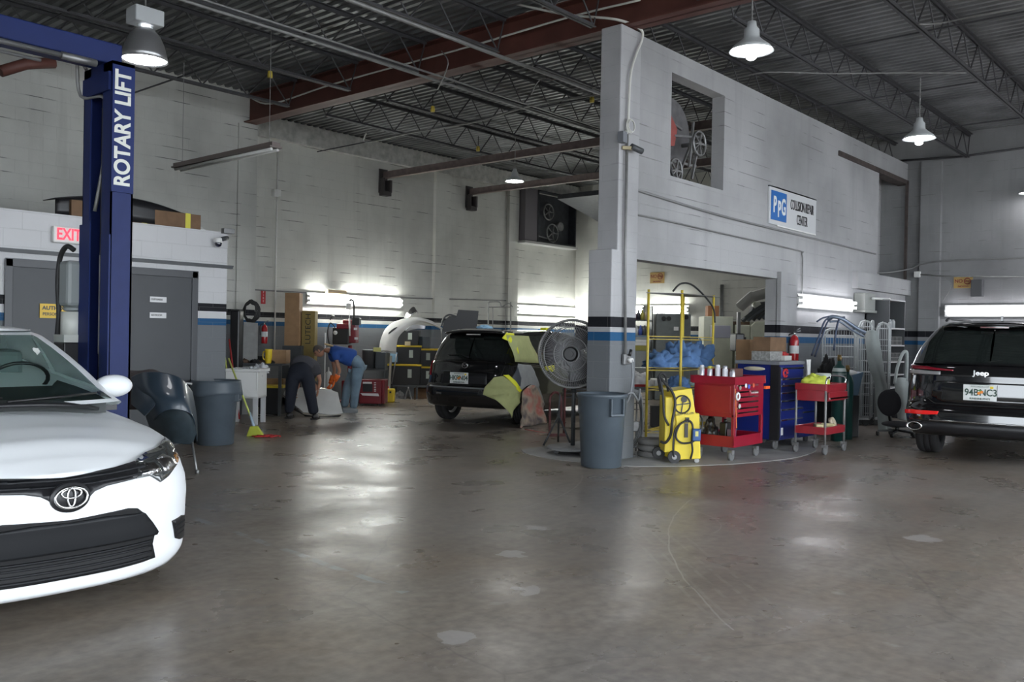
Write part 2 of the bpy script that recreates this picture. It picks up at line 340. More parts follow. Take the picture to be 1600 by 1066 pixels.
# partition wall: door opening and high window opening, niche by the corner
b = MB(); y0, y1 = YP, YP+.2; zt = 5.32
def seg(x0, x1, z0, z1): b.bx(x0, x1, y0, y1, z0, z1)
ox0, ox1, oz = 9.48, 13.66, 2.49; wx0, wx1, wz0, wz1 = 10.32, 11.79, 3.66, 5.03; nx0, nz0, nz1 = 18.25, 2.78, 4.93
seg(ox0-.12, ox0, 0, zt); seg(ox0, wx0, oz, zt); seg(wx0, wx1, oz, wz0); seg(wx0, wx1, wz1, zt); seg(wx1, ox1, oz, zt)
seg(ox1, nx0, 0, zt); seg(nx0, XR, 0, nz0); seg(nx0, XR, nz1, zt)
b.bx(ox1, ox1+.62, YP-.07, YP+.01, 0, 2.6)                       # pier beside the opening
b.bx(nx0-.1, XR, YP+.55, YP+.75, nz0-.3, nz1+.2); b.bx(nx0-.2, nx0, YP+.19, YP+.6, nz0-.2, nz1+.1); b.bx(nx0, XR, YP+.1, YP+.6, nz0-.2, nz0-.02); b.bx(19.0, 19.35, YP+.38, YP+.56, nz0-.1, nz1)
b.bx(16.9, XR, YP-.12, YP+.02, 2.5, 2.82)
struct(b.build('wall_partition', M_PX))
struct(MB().bx(16.1, XR, YP-.03, YP+.2, 4.87, 4.96).build('trim_2', mat('rusty_lintel', (.07, .055, .05), .8, noise=.4)))
struct(MB().bx(XR-.14, XR-.08, YP-.05, YP+.0, 2.78, 4.93).build('trim_3', mat('rusty_lintel', (.07, .055, .05), .8)))
# column under the beam
b = MB(); b.bx(8.98, 9.42, 6.16, 6.46, 0, 5.29); b.bx(8.86, 9.40, 6.155, 6.50, 0, 2.56)
struct(b.build('wall_column', M_PY, bevel=.012))
# office block at the left with its flat top
b = MB(); b.bx(XL, 6.6, YO, YO+.18, 0, 2.82); struct(b.build('wall_office', M_OX))
struct(MB().bx(6.42, 6.62, YO+.18, YB, 0, 2.82).build('wall_office_side', M_OY))
struct(MB().bx(XL, 6.6, YO+.18, YB, 2.66, 2.8).build('ceiling_office', mat('office_roof_board', (.3, .29, .28), .8, noise=.3)))
struct(MB().bx(XL, 6.66, YO-.05, YO, 2.33, 2.355).bx(XL, 6.68, YO-.03, YO, 2.355, 2.375).build('trim_4', M_DGREY))
# doors of the office
mdoor = mat('charcoal_door_paint', (.036, .04, .046), .45, noise=.1, nscale=3)
mframe = mat('charcoal_frame_paint', (.04, .043, .05), .4)
def door(n, x0, x1, knobx):
    f = MB(); f.bx(x0, x0+.08, YO-.03, YO+.02, 0, 2.26); f.bx(x1-.08, x1, YO-.03, YO+.02, 0, 2.26); f.bx(x0, x1, YO-.03, YO+.02, 2.17, 2.26)
    fo = struct(MB().bx(x0+.08, x1-.08, YO-.015, YO+.01, .01, 2.17).build('door_%d' % n, mdoor))
    f.build('door_frame', mframe, fo, bevel=.005)
    k = MB(); k.cyl((knobx, YO-.015, 1.05), (knobx, YO-.05, 1.05), .012); k.sph((knobx, YO-.075, 1.05), .032); k.cyl((knobx, YO-.02, 1.05), (knobx, YO-.027, 1.05), .035)
    k.build('door_knob', mat('polished_brass', (.75, .5, .15), .2, 1.), fo)
    return fo
door(1, 3.82, 4.98, 4.9-.15); d2 = door(2, 5.0, 6.16, 5.19)
for z in (1.87, 1.67):
    p = MB().bx(5.51, 5.73, YO-.022, YO-.016, z-.035, z+.035).build('door_plate', mat('brushed_plate', (.3, .3, .3), .35, .6), d2)
    text('plate_lettering', 'CUSTOMERS' if z > 1.8 else 'RESTROOM', M_BLACK, p, (5.6, YO-.024, z), (PI/2, 0, 0), .035, .001, .8)
# roof deck, ribs running across the bays
b = MB(); n = int((XRB+5.4)/.16); xs = []
for i in range(n): x = XL+i*.16; xs += [(x, .04), (x+.06, .04), (x+.08, 0), (x+.14, 0)]
vs = [(x, y, ZC+z) for x, z in xs for y in (YF-.2, YB+.2)]
b.add(vs, [(2*i, 2*i+2, 2*i+3, 2*i+1) for i in range(len(xs)-1)])
struct(b.build('ceiling', M_DECK))
# front and left outer walls with the roll-up door openings (behind the camera)
b = MB(); xs = [XL, -3.6, 3.9, 5.2, 12.4, 13.8, 18.6, XR+.3]
for i in range(0, 8, 2): b.bx(xs[i], xs[i+1], YF-.3, YF, 0, ZC)
b.bx(XL, XR, YF-.3, YF, 4.3, ZC+.1)
struct(b.build('wall_front', M_PX))
b = MB(); b.bx(XL-.3, XL, YF-.3, -2.2, 0, ZC+.1); b.bx(XL-.3, XL, 9.4, YB+.3, 0, ZC+.1); b.bx(XL-.3, XL, 3.2, 9.5, 0, ZC+.1); b.bx(XL-.3, XL, -2.2, 3.3, 3.4, ZC+.1); struct(b.build('wall_left', M_BY))
# red steel beam over the column
def ibeam(b, p0, p1, axis, w, h, t=.02):
    (x0, y0, z0), (x1, y1, z1) = p0, p1
    if axis == 'y':
        b.bx(x0-w/2, x0+w/2, y0, y1, z0, z0+t); b.bx(x0-w/2, x0+w/2, y0, y1, z0+h-t, z0+h); b.bx(x0-t/2, x0+t/2, y0, y1, z0, z0+h)
    return b
o = struct(ibeam(MB(), (9.2, YF, 5.3), (9.2, YBL+.02, 5.3), 'y', .26, .5).build('beam_main', M_RED))
# open web joists
def joist(x0, x1, y, label):
    t = thing('roof_joist', label, 'joist', (x0, y, 5.3), 0, 'open web steel roof joists')
    L_ = x1-x0; a = MB()
    for s in (-1, 1): a.bx(0, L_, s*.012, s*.06, .49, .5); a.bx(0, L_, s*.012, s*.018, .45, .5)
    a.build('top_chord', M_JOIST, t)
    a = MB()
    for s in (-1, 1): a.bx(.35, L_-.15, s*.01, s*.045, -.005, .003); a.bx(.35, L_-.15, s*.01, s*.016, 0, .04)
    a.build('bottom_chord', M_JOIST, t)
    pts = [(.05, 0, .48)]; n = int((L_-.5)/.38); n -= n % 2; st = (L_-.5)/n
    for i in range(n+1): pts.append((.35+i*st, 0, .02 if i % 2 == 0 else .48))
    pts[-1] = (L_-.15, 0, .02); pts.append((L_-.02, 0, .48))
    a = MB()
    for p, q in zip(pts[:-1], pts[1:]): a.cyl(p, q, .011, n=6)
    a.build('web', M_JOIST, t)
JY = [12.88, 11.25, 9.68, 8.12, 6.53, 5.05, 3.45, 1.9, .35, -1.2]
names = ['second from the back', 'third from the back', 'fourth from the back', 'fifth from the back', 'over the partition', 'just before the partition', 'above the lamps', 'in front of the lamps', 'near the entrance', 'last by the entrance']
for y, nm in zip(JY, names):
    joist(XL, 9.06, y, 'open web roof joist left of the red beam, '+nm)
    joist(9.34, XR if y < 6.2 else XRB, y, 'open web roof joist right of the red beam, '+nm)
# thin bridging angles tying the joists together
for i, x in enumerate((2.4, 4.6, 6.9, 11.6, 14.3, 17.0)):
    tag(MB().bar((x, YF, 5.33), (x, YB-.1, 5.33), .02, .02).build('bridging_rod', M_JOIST), 'thin rod bridging the roof joists, number %s from the lift side' % ['one', 'two', 'three', 'four', 'five', 'six'][i], 'steel rod', 'bridging rods under the joists')
# bare steel rails crossing the rear bay (brown) on hanging brackets
for i, (x, y1, z, lb) in enumerate(((11.9, 14.95, 4.55, 'front'), (15.3, 14.95, 4.6, 'rear'))): pass
# ------------------------------------------------------------ car bodies as lofted shells
def itp(tab, x):
    if x <= tab[0][0]: return tab[0][1]
    for (a, b), (c, d) in zip(tab[:-1], tab[1:]):
        if x <= c:
            k = (x-a)/(c-a); return b+(d-b)*(k*k*(3-2*k)*.5+k*.5)
    return tab[-1][1]
def shell_pt(S, t, z, rin=0.):
    """plan outline of the body at height z, t = 0 rear centre, .25 rear corner end, .75 front corner start, 1 nose"""
    w = itp(S['W'], z)-rin; xf = itp(S['XF'], z)-rin; xr = itp(S['XR'], z)+rin; af, nf, ar, nr = S['af'], S['nf'], S['ar'], S['nr']
    if t < .25:
        a = t/.25*math.pi/2; return (xr+ar-ar*max(0, math.cos(a))**(2/nr), w*math.sin(a)**(2/nr))
    if t > .75:
        a = (t-.75)/.25*math.pi/2; return (xf-af+af*math.sin(a)**(2/nf), w*max(0, math.cos(a))**(2/nf))
    k = (t-.25)/.5; return (xr+ar+(xf-af-xr-ar)*k, w)
def shell_zr(S, t):
    x, y = shell_pt(S, t, S['zm']); zs = itp(S['ZS'], x)
    if 'YS' in S: zs += itp(S['YS'], abs(y)/itp(S['W'], S['zm']))*(1 if t > .5 else 0)
    return itp(S['ZB'], x), zs
def shell_3d(S, t, z, off=0.):
    zb, zs = shell_zr(S, t); z = min(z, zs); rr = S.get('round', .07); rin = 0.
    if z > zs-rr: q = (z-(zs-rr))/rr; rin = rr*.8*(1-math.sqrt(max(0, 1-q*q)))
    x, y = shell_pt(S, t, z, rin)
    if off:
        e = 1e-3; t1 = min(1, t+e); t0 = max(0, t-e); z1 = z+.004 if z+.004 < zs else z; z0 = z1-.008
        a = Vector(shell_3d(S, t1, z))-Vector(shell_3d(S, t0, z)); b = Vector(shell_3d(S, t, z1))-Vector(shell_3d(S, t, z0))
        n = b.cross(a).normalized(); return (x+n.x*off, y+n.y*off, z+n.z*off)
    return (x, y, z)
import bmesh
M_GLASS = mat('tinted_car_glass', (.012, .016, .015), .04, coat=.5, spec=.8)
M_TYRE = mat('tyre_rubber', (.02, .02, .021), .75, bump=.2, bscale=90)
M_RIM = mat('alloy_rim', (.35, .35, .36), .3, .9)
M_TRIM = mat('satin_black_trim', (.014, .014, .016), .38)
M_TRIM2 = mat('textured_black_bumper_plastic', (.011, .012, .014), .5, spec=.3)
M_UNDER = mat('dark_underbody', (.012, .012, .012), .8)
def clear_lens():
    m = mat('clear_lens', (1, 1, 1), .05, trans=1.); m.node_tree.nodes['Principled BSDF'].inputs['IOR'].default_value = 1.25; return m
M_LENS = clear_lens()
def apply_bool(o, cutters):
    for c_ in cutters:
        md = o.modifiers.new('b', 'BOOLEAN'); md.operation = 'DIFFERENCE'; md.object = c_; md.solver = 'EXACT'; md.material_mode = 'TRANSFER'
    bpy.context.view_layer.update(); dg = bpy.context.evaluated_depsgraph_get()
    me = bpy.data.meshes.new_from_object(o.evaluated_get(dg)); o.modifiers.clear(); o.data = me
    for c_ in cutters: bpy.data.objects.remove(c_)
def car_body(S, root, paint, holes):
    NT = 150; NV = 26; b = MB(); ts = [i/NT for i in range(NT+1)]
    for side in (1, -1):
        def fn(u, v):
            zb, zs = shell_zr(S, u); q = v if v < .7 else .7+(v-.7)
            x, y, z = shell_3d(S, u, zb+(zs-zb)*q)
            return (x, side*y, z)
        b.grid(fn, NT, NV, 0)
    crown = S['crown']
    def top(u, s):
        zb, zs = shell_zr(S, u); x, y, z = shell_3d(S, u, zs); s = 2*s-1
        return (x, y*s, z+itp(crown, x)*(1-abs(s)**2.2))
    b.grid(top, NT, 16, 0)
    def bot(u, s):
        zb, zs = shell_zr(S, u); x, y, z = shell_3d(S, u, zb); s = 2*s-1; return (x, y*s, z)
    b.grid(bot, NT, 2, 1, False)
    o = b.build('body', [paint, M_UNDER], root)
    bm = bmesh.new(); bm.from_mesh(o.data); bmesh.ops.remove_doubles(bm, verts=bm.verts, dist=2e-4); bmesh.ops.dissolve_degenerate(bm, dist=1e-5, edges=bm.edges)
    bmesh.ops.recalc_face_normals(bm, faces=bm.faces); bm.to_mesh(o.data); bm.free()
    cs = []
    for x, r in holes:
        for sd in (1, -1):
            c_ = MB().cyl((x, sd*.56, S['wz']), (x, sd*1.3, S['wz']), r, n=40).build('cut', M_UNDER); c_.parent = root; cs.append(c_)
    bpy.context.view_layer.update(); apply_bool(o, cs)
    return o
def glasshouse(S, root, paint, glass=None):
    g = S['GH']; glass = glass or M_GLASS
    def outl(t, k):
        a = g['bot']; c_ = g['top']; x0 = a[0]+(c_[0]-a[0])*k; x1 = a[1]+(c_[1]-a[1])*k; w = a[2]+(c_[2]-a[2])*k
        ar = a[3]+(c_[3]-a[3])*k; af = a[4]+(c_[4]-a[4])*k; n = g['n']
        if t < .25:
            q = t/.25*PI/2; return x0+ar-ar*max(0, math.cos(q))**(2/n), w*math.sin(q)**(2/n)
        if t > .75:
            q = (t-.75)/.25*PI/2; return x1-af+af*math.sin(q)**(2/n), w*max(0, math.cos(q))**(2/n)
        return x0+ar+(x1-af-x0-ar)*(t-.25)/.5, w
    def pt(t, k, off=0.):
        kk = k; x, y = outl(t, kk); zb = itp(g['zb'], x); zt = itp(g['zt'], outl(t, 1)[0])
        bul = .05*math.sin(PI*k); y += bul*.8 if t < .9 and t > .1 else bul*.3; x += (bul if t > .75 else -bul if t < .25 else 0)*abs(t-.5)
        e = max(0, k-.82)/.18; z = zb+(zt-zb)*(k-.06*e*e)
        return (x, y, z)
    br = sorted({0, .25, .75, 1, *[q for w in g['win'] for q in w[:2]]}); ts = []
    for a, c_ in zip(br[:-1], br[1:]):
        n = max(1, int((c_-a)/.02)); ts += [a+(c_-a)*i/n for i in range(n)]
    ts.append(1); vb = sorted({0, 1, *[q for w in g['win'] for q in w[2:4]]}); vsx = []
    for a, c_ in zip(vb[:-1], vb[1:]):
        n = max(1, int((c_-a)/.12)); vsx += [a+(c_-a)*i/n for i in range(n)]
    vsx.append(1); body = MB(); wins = {}
    for side in (1, -1):
        for i in range(len(ts)-1):
            for j in range(len(vsx)-1):
                tc = (ts[i]+ts[i+1])/2; vc = (vsx[j]+vsx[j+1])/2; q = [pt(ts[i], vsx[j]), pt(ts[i+1], vsx[j]), pt(ts[i+1], vsx[j+1]), pt(ts[i], vsx[j+1])]
                q = [(x, side*y, z) for x, y, z in q]; key = None
                for w in g['win']:
                    if w[0] < tc < w[1] and w[2] < vc < w[3]: key = (w[4], side if w[4] == 'side_window' else 0, w[0])
                if key is None: body.add(q, [(0, 1, 2, 3)], 0, True)
                else: wins.setdefault(key, MB()).add(q, [(0, 1, 2, 3)], 0, True)
    def roof(u, s):
        x, y, z = pt(u, 1); s = 2*s-1; return (x, y*s, z+g['crown']*(1-abs(s)**2.5)+.012)
    body.grid(roof, 80, 12, 0)
    body.build('roof', paint, root)
    for (nm, sd, t0), m in wins.items():
        m.build(nm, glass, root)
    return pt
def patch(S, root, name, poly, m, off=.004, thick=.012, side=1, both=False, grid=.03, fn=None, parent=None):
    """panel cut to a polygon in (t, z) and laid on the shell"""
    bm = bmesh.new(); K = 4.
    pl = [(t*K, z) for t, z in poly]; vs = [bm.verts.new((a, c_, 0)) for a, c_ in pl]; bm.faces.new(vs)
    xs = [p[0] for p in pl]; zs = [p[1] for p in pl]
    def cut(co, no):
        bmesh.ops.bisect_plane(bm, geom=bm.verts[:]+bm.edges[:]+bm.faces[:], plane_co=co, plane_no=no)
    a = math.ceil(min(xs)/grid)*grid
    while a < max(xs): cut((a, 0, 0), (1, 0, 0)); a += grid
    a = math.ceil(min(zs)/grid)*grid
    while a < max(zs): cut((0, a, 0), (0, 1, 0)); a += grid
    bmesh.ops.triangulate(bm, faces=bm.faces[:])
    bm.verts.ensure_lookup_table(); co = [(v.co.x/K, v.co.y) for v in bm.verts]; fc = [[v.index for v in f.verts] for f in bm.faces]; bm.free()
    b = MB(); f3 = fn or (lambda t, z, o: shell_3d(S, min(t, 1.), z, o) if t <= 1 else None)
    def P(t, z):
        if t < 0: x, y, zz = shell_3d(S, -t, z, off); return (x, -y*side, zz)
        if t > 1: x, y, zz = shell_3d(S, 2-t, z, off); return (x, -y*side, zz)
        x, y, zz = shell_3d(S, t, z, off); return (x, y*side, zz)
    b.add([P(t, z) for t, z in co], fc, 0, True)
    if both: b.add([(x, -y, z) for x, y, z in b.v], fc, 0, True)
    o = b.build(name, m, parent or root)
    md = o.modifiers.new('solid', 'SOLIDIFY'); md.thickness = thick; md.offset = 0
    return o
def wheel(root, x, y, z, R, w, name='wheel', spokes=5):
    o = bpy.data.objects.new(name, None); sd = 1 if y > 0 else -1
    t = MB(); M = Matrix.Translation((x, y, z)) @ Matrix.Rotation(-sd*PI/2, 4, 'X'); rr = R*.66
    t.lathe([(rr, -w/2), (R*.93, -w/2), (R*.985, -w*.4), (R, -w*.3), (R, -w*.155), (R*.985, -w*.15), (R*.985, -w*.12), (R, -w*.115), (R, w*.115), (R*.985, w*.12), (R*.985, w*.15), (R, w*.155), (R, w*.3), (R*.985, w*.4), (R*.93, w/2), (rr, w/2), (rr*.97, w*.3), (rr*.97, -w*.3), (rr, -w/2)], n=48, M=M)
    ty = t.build('wheel', M_TYRE, root)
    r = MB(); r.lathe([(rr*1.02, w*.42), (rr*.96, w*.44), (rr*.92, w*.3), (rr*.92, -w*.4)], n=40, M=M); r.lathe([(0, w*.3), (.05, w*.3), (.06, w*.2)], n=20, M=M)
    for i in range(spokes):
        a = 2*PI*i/spokes; p = M @ Vector((.03*math.cos(a), .03*math.sin(a), w*.25)); q = M @ Vector((rr*.95*math.cos(a), rr*.95*math.sin(a), w*.36)); r.bar(p, q, .05, .025)
    r.lathe([(.0, -w*.2), (rr*.8, -w*.2)], n=20, M=M, mi=1)
    r.build('rim', [M_RIM, M_UNDER], ty); return ty
# ---------------- white saloon nosing in from the left
COR = dict(L=4.64, W=[(.12,.84),(.2,.89),(.35,.905),(.55,.898),(.75,.885),(.95,.86),(1.1,.84)],
  XF=[(.12,4.52),(.17,4.59),(.25,4.62),(.32,4.61),(.45,4.63),(.56,4.645),(.64,4.635),(.72,4.59),(.80,4.50),(.9,4.36)],
  XR=[(.14,.2),(.3,.05),(.5,.0),(.7,.02),(.9,.08),(1.1,.12)], af=.80, nf=2.55, ar=.5, nr=2.8,
  ZS=[(0,1.06),(.8,1.03),(2.5,1.0),(3.3,.97),(3.7,.935),(4.0,.90),(4.25,.865),(4.42,.825),(4.56,.775),(4.64,.73)], ZB=[(0,.25),(1,.17),(3.6,.2),(4.1,.27),(4.35,.22),(4.54,.15)], zm=.5, round=.09,
  crown=[(0,.0),(3.0,.05),(3.5,.085),(4.2,.07),(4.5,.02),(4.64,0)], wz=.33,
  GH=dict(bot=(.55,3.72,.80,.5,.42), top=(1.15,2.72,.58,.25,.3), n=3.4, zb=[(0,1.0),(3.0,.98),(3.35,.985),(3.6,1.035),(3.75,1.03)], zt=[(.5,1.40),(1.2,1.45),(2.2,1.51),(2.75,1.485)], crown=.03,
    win=[(.862,1,.04,.93,'windshield'),(.535,.73,.08,.88,'side_window'),(.31,.515,.08,.88,'side_window'),(0,.2,.1,.9,'rear_window')]))
M_WCAR = mat('white_car_paint', (.86, .88, .90), .4, coat=.25)
def corolla():
    h = -1.5795; t = thing('car', 'white saloon car nosing into the frame at the left, black grille', 'car', (1.93-4.64*math.cos(h), 4.60-4.64*math.sin(h), 0), h)
    S = COR; car_body(S, t, M_WCAR, [(3.71, .345), (1.01, .345)])
    gl = mat('greenish_windscreen_glass', (.55, .75, .68), .02, trans=1.); gl.node_tree.nodes['Principled BSDF'].inputs['IOR'].default_value = 1.08
    glasshouse(S, t, M_WCAR, gl)
    # cabin seen through the glass
    c_ = MB(); c_.bx(.9, 3.45, -.7, .7, .985, 1.0); c_.bx(3.0, 3.55, -.66, .66, .96, 1.03); c_.build('dashboard', mat('dark_cabin_trim', (.03, .035, .035), .6), t)
    for y in (-.37, .37):
        c_ = MB(); c_.box((2.2, y, 1.06), (.16, .46, .3)); c_.box((2.1, y, 1.29), (.1, .26, .16)); c_.build('seat', mat('grey_seat_cloth', (.12, .14, .14), .8), t, bevel=.04)
    c_ = MB(); c_.tube(arc((0, 0, 0), .185, 0, 2*PI, 24, 'xy')[:-1], .014, closed=True); st = c_.build('steering_wheel', M_BLACK, t); st.location = (2.85, .37, 1.06); st.rotation_euler = (0, -1.1, 0)
    # nose panels
    g = [(.9995,.724),(.9806,.732),(.9576,.742),(.9319,.760),(.9300,.70),(.948,.690),(.9754,.677),(.986,.660),(.990,.640),(.9935,.612),(.9975,.596)]
    mir = [(2-a, z) for a, z in g][::-1]
    patch(S, t, 'upper_grille', g+mir, M_TRIM, .004, .012)
    for dz in (.004, -.022):
        sl = [(1, .715+dz), (.9574, .727+dz), (.929, .738+dz), (.929, .729+dz), (.9574, .718+dz), (1, .706+dz)]
        patch(S, t, 'grille_bar', sl[:3][::-1]+[(2-a, z) for a, z in sl[1:3]]+[(2-a, z) for a, z in sl[3:5]]+sl[5:2:-1], M_TRIM2, .012, .01)
    k = [(1.0,.532),(.9818,.541),(.9594,.549),(.9496,.540),(.9408,.503),(.9247,.385),(.9269,.32),(.9224,.243),(.94,.238),(.9681,.234),(1.0,.228)]
    patch(S, t, 'lower_grille', k[:-1]+[(2-a, z) for a, z in k[:-1]][::-1][:-1], mat('painted_intake_shade', (.004, .004, .005), .7), .003, .008)  # black sheet on the closed shell, the intake's inner shade put into its colour
    q = [(1.0,.522),(.9816,.527),(.9429,.512),(.9235,.392),(.9253,.376),(.9457,.378),(1.0,.37)]
    patch(S, t, 'licence_plate_panel', q[:-1]+[(2-a, z) for a, z in q[:-1]][::-1][:-1]+[], M_TRIM2, .016, .02)
    for z in (.34, .31, .28, .25):
        s_ = [(1.0, z+.006), (.93+(.34-z)*.02, z+.010), (.93+(.34-z)*.02, z), (1.0, z-.005)]
        patch(S, t, 'grille_slat', [s_[1], s_[0], (2-s_[1][0], s_[1][1]), (2-s_[2][0], s_[2][1]), s_[3], s_[2]], M_TRIM2, .014, .014)
    # bumper character line: a raised white lip around the intake
    hp = [(.9345,.752),(.928,.765),(.9,.788),(.875,.806),(.845,.825),(.82,.835),(.825,.80),(.845,.762),(.8698,.72),(.8992,.671),(.9163,.652),(.9281,.692),(.946,.690)]
    for sd in (1, -1):
        fv = patch(S, t, 'fog_vent', [(.8938,.416),(.8644,.422),(.850,.41),(.842,.32),(.836,.275),(.8667,.283),(.881,.303)], M_TRIM, .004, .01, side=sd)
        for z in (.385, .355, .325): patch(S, t, 'vent_slat', [(.889-(.4-z)*.1, z), (.853-(.4-z)*.03, z+.004), (.853-(.4-z)*.03, z-.006), (.889-(.4-z)*.1, z-.008)], M_TRIM2, .01, .006, side=sd, parent=fv)
        hl = patch(S, t, 'headlight', hp, mat('smoked_lamp_housing', (.07, .075, .075), .12, .2, coat=1.), .004, .012, side=sd)
        patch(S, t, 'reflector', [(.938,.735),(.925,.748),(.912,.742),(.910,.70),(.925,.697),(.938,.70)], mat('lamp_reflector', (.8, .8, .82), .12, 1., bump=.6, bscale=40), .010, .006, side=sd, parent=hl)
        patch(S, t, 'reflector', [(.905,.757),(.886,.772),(.876,.750),(.872,.715),(.890,.69),(.905,.700)], MATS['lamp_reflector'], .010, .006, side=sd, parent=hl)
        patch(S, t, 'side_marker', [(.864,.757),(.85,.770),(.850,.745),(.866,.722)], mat('amber_lens', (.35, .16, .05), .1, coat=1.), .010, .006, side=sd, parent=hl)
        # mirrors on the doors
        m = MB(); M = Matrix.Translation((3.12, sd*.90, 1.10)) @ rotM(0, 0, sd*.12)
        m.sph((0, 0, 0), (.08, .135, .078), 20, 12, 0, M); m.bx(.02, .08, -.12, .02, -.11, -.06, 1, Matrix.Translation((3.1, sd*.88, 1.05)))
        m.build('wing_mirror', [M_WCAR, M_TRIM], t)
        # wiper cowl, door lines
        patch(S, t, 'door_seam', [(.705, .92), (.7055, .92), (.7075, .3), (.707, .3)], M_TRIM, .002, .003, side=sd)
    cw = MB(); cw.grid(lambda u, v: (3.76-.5*abs(2*u-1)**3+(v-.5)*.16, (2*u-1)*.74, 1.045-.1*abs(2*u-1)**2.2+.006+(1-v)*.012), 30, 3); cw.build('cowl', M_TRIM, t, solid=.02)
    for y0, y1 in ((-.62, .0), (.0, .60)):
        w_ = MB(); w_.tube([(3.78-.35*abs(y0/.74)**3, y0, 1.07), (3.74, (y0+y1)/2, 1.085), (3.70-.3*abs(y1/.74)**3, y1, 1.085)], .008); w_.build('wiper', M_BLACK, t)
    hs = MB()
    # badge: three ovals on a dark disc
    bd = MB(); bd.lathe([(0, 0), (.098, 0), (.1, .01), (.094, .018), (0, .02)], n=36, M=Matrix.Translation((4.632, 0, .647)) @ rotM(0, PI/2, 0) @ Matrix.Diagonal((.78, 1, 1, 1))); bd.build('badge_disc', M_TRIM, t)
    e = MB()
    def oval(cy, cz, a, b_, r): e.tube([(4.658, cy+a*math.cos(q*2*PI/32), cz+b_*math.sin(q*2*PI/32)) for q in range(32)], r, 6, closed=True)
    oval(0, .647, .078, .052, .0075); oval(0, .668, .048, .0235, .006); oval(0, .648, .019, .045, .006)
    e.build('badge', M_CHROME, t)
    for x, y in ((3.71, .80), (3.71, -.80), (1.01, .80), (1.01, -.80)): wheel(t, x, y, .32, .32, .2)
    return t
corolla()
# local frames that face the entrance: x to the right, y away, z up
class VF:
    def __init__(s, px, py, z=0., depth=None):
        if depth is None: s.B = G(px, py, z) if z != HC else G(px, py)
        else:
            d = _ray(px, py); fw = d.x*CY+d.y*SY; s.B = Vector((d.x, d.y, 0))*(depth/fw)
        s.B = Vector((s.B.x, s.B.y, 0)); s.D = s.B.x*CY+s.B.y*SY; s.L = s.B.x*SY-s.B.y*CY
    def q(s, x, y, dy=0.):
        d = _ray(x, y); fw = d.x*CY+d.y*SY; k = (s.D+dy)/fw
        return Vector(((d.x*SY-d.y*CY)*k-s.L, dy, HC+d.z*k))
    def thing(s, name, label, cat, group=None): return thing(name, label, cat, s.B, VIEW, group)
    def tag(s, o, label, cat, group=None):
        o.location = s.B; o.rotation_euler = (0, 0, VIEW); return tag(o, label, cat, group)
    def box(s, b, x0, x1, y0, y1, dy, dd, mi=0):
        """box whose front covers pixels x0..x1, y0..y1 at local depth dy, dd metres deep"""
        a = s.q(x0, y1, dy); c_ = s.q(x1, y0, dy); m = s.q((x0+x1)/2, y1, dy); n = s.q((x0+x1)/2, y0, dy)
        return b.bx(a.x, c_.x, dy, dy+dd, max(0, m.z), n.z, mi)
def fl_plate(parent, loc, rot, chars, w=.36, h=.19):
    p = MB().bx(-w/2, w/2, -.006, 0, -h/2, h/2, 0).build('licence_plate', mat('plate_white', (.72, .74, .72), .4), parent, bevel=.004)
    p.location = loc; p.rotation_euler = rot
    a, c_ = chars
    ink = mat('plate_green_ink', (.03, .07, .05), .5)
    text('plate_characters', a, ink, p, (-w*.25, -.009, 0), (PI/2, 0, 0), h*.6, .001, .85, bold=.002)
    text('plate_characters', c_, ink, p, (w*.25, -.009, 0), (PI/2, 0, 0), h*.6, .001, .85, bold=.002)
    o = MB(); o.sph((-.012, -.008, -.006), (.021, .004, .019), 12, 8); o.sph((.018, -.008, .01), (.021, .004, .019), 12, 8); o.build('orange_emblem', mat('plate_orange', (.8, .25, .03), .5), p)
    g = MB(); g.sph((.0, -.008, .028), (.022, .003, .009), 10, 6); g.build('emblem_leaves', mat('plate_leaf', (.1, .35, .08), .5), p)
    text('plate_state', 'MYFLORIDA.COM', ink, p, (0, -.008, h*.38), (PI/2, 0, 0), h*.13, .001)
    text('plate_county', 'SUNSHINE STATE', ink, p, (0, -.008, -h*.38), (PI/2, 0, 0), h*.15, .001, bold=.001)
    MB().bx(w*.3, w*.4, -.0085, -.006, h*.28, h*.42).build('plate_sticker', mat('plate_yellow', (.8, .6, .05), .5), p)
    return p
M_BCAR = mat('black_car_paint', (.006, .006, .007), .09, coat=1., spec=.6)
SUV = dict(L=5.2, W=[(.25,.88),(.4,.965),(.6,.99),(.9,.985),(1.1,.965),(1.3,.94)],
  XR=[(.25,.25),(.38,.06),(.5,.0),(.66,.01),(.72,.07),(.8,.09),(1.0,.10),(1.12,.10),(1.16,.12),(1.3,.16)], XF=[(.25,5.05),(.6,5.2),(.9,5.1),(1.1,4.9)], af=.7, nf=3, ar=.40, nr=3.6,
  ZS=[(0,1.26),(1,1.25),(3.5,1.16),(4.3,1.1),(5.2,1.0)], ZB=[(0,.33),(.6,.3),(1.3,.25),(4,.25),(5.2,.25)], zm=.7, round=.05, crown=[(0,0),(3,.0),(4,.08),(5.2,0)], wz=.385,
  GH=dict(bot=(.13,4.15,.93,.34,.5), top=(.58,3.3,.66,.2,.4), n=4., zb=[(0,1.24),(4.3,1.12)], zt=[(.5,1.735),(1.,1.76),(2.4,1.78),(3.3,1.74)], crown=.035,
    win=[(0,.155,.05,.86,'rear_window'),(.27,.40,.08,.86,'side_window'),(.42,.56,.08,.86,'side_window'),(.58,.73,.08,.86,'side_window'),(.82,1,.05,.92,'windshield')]))
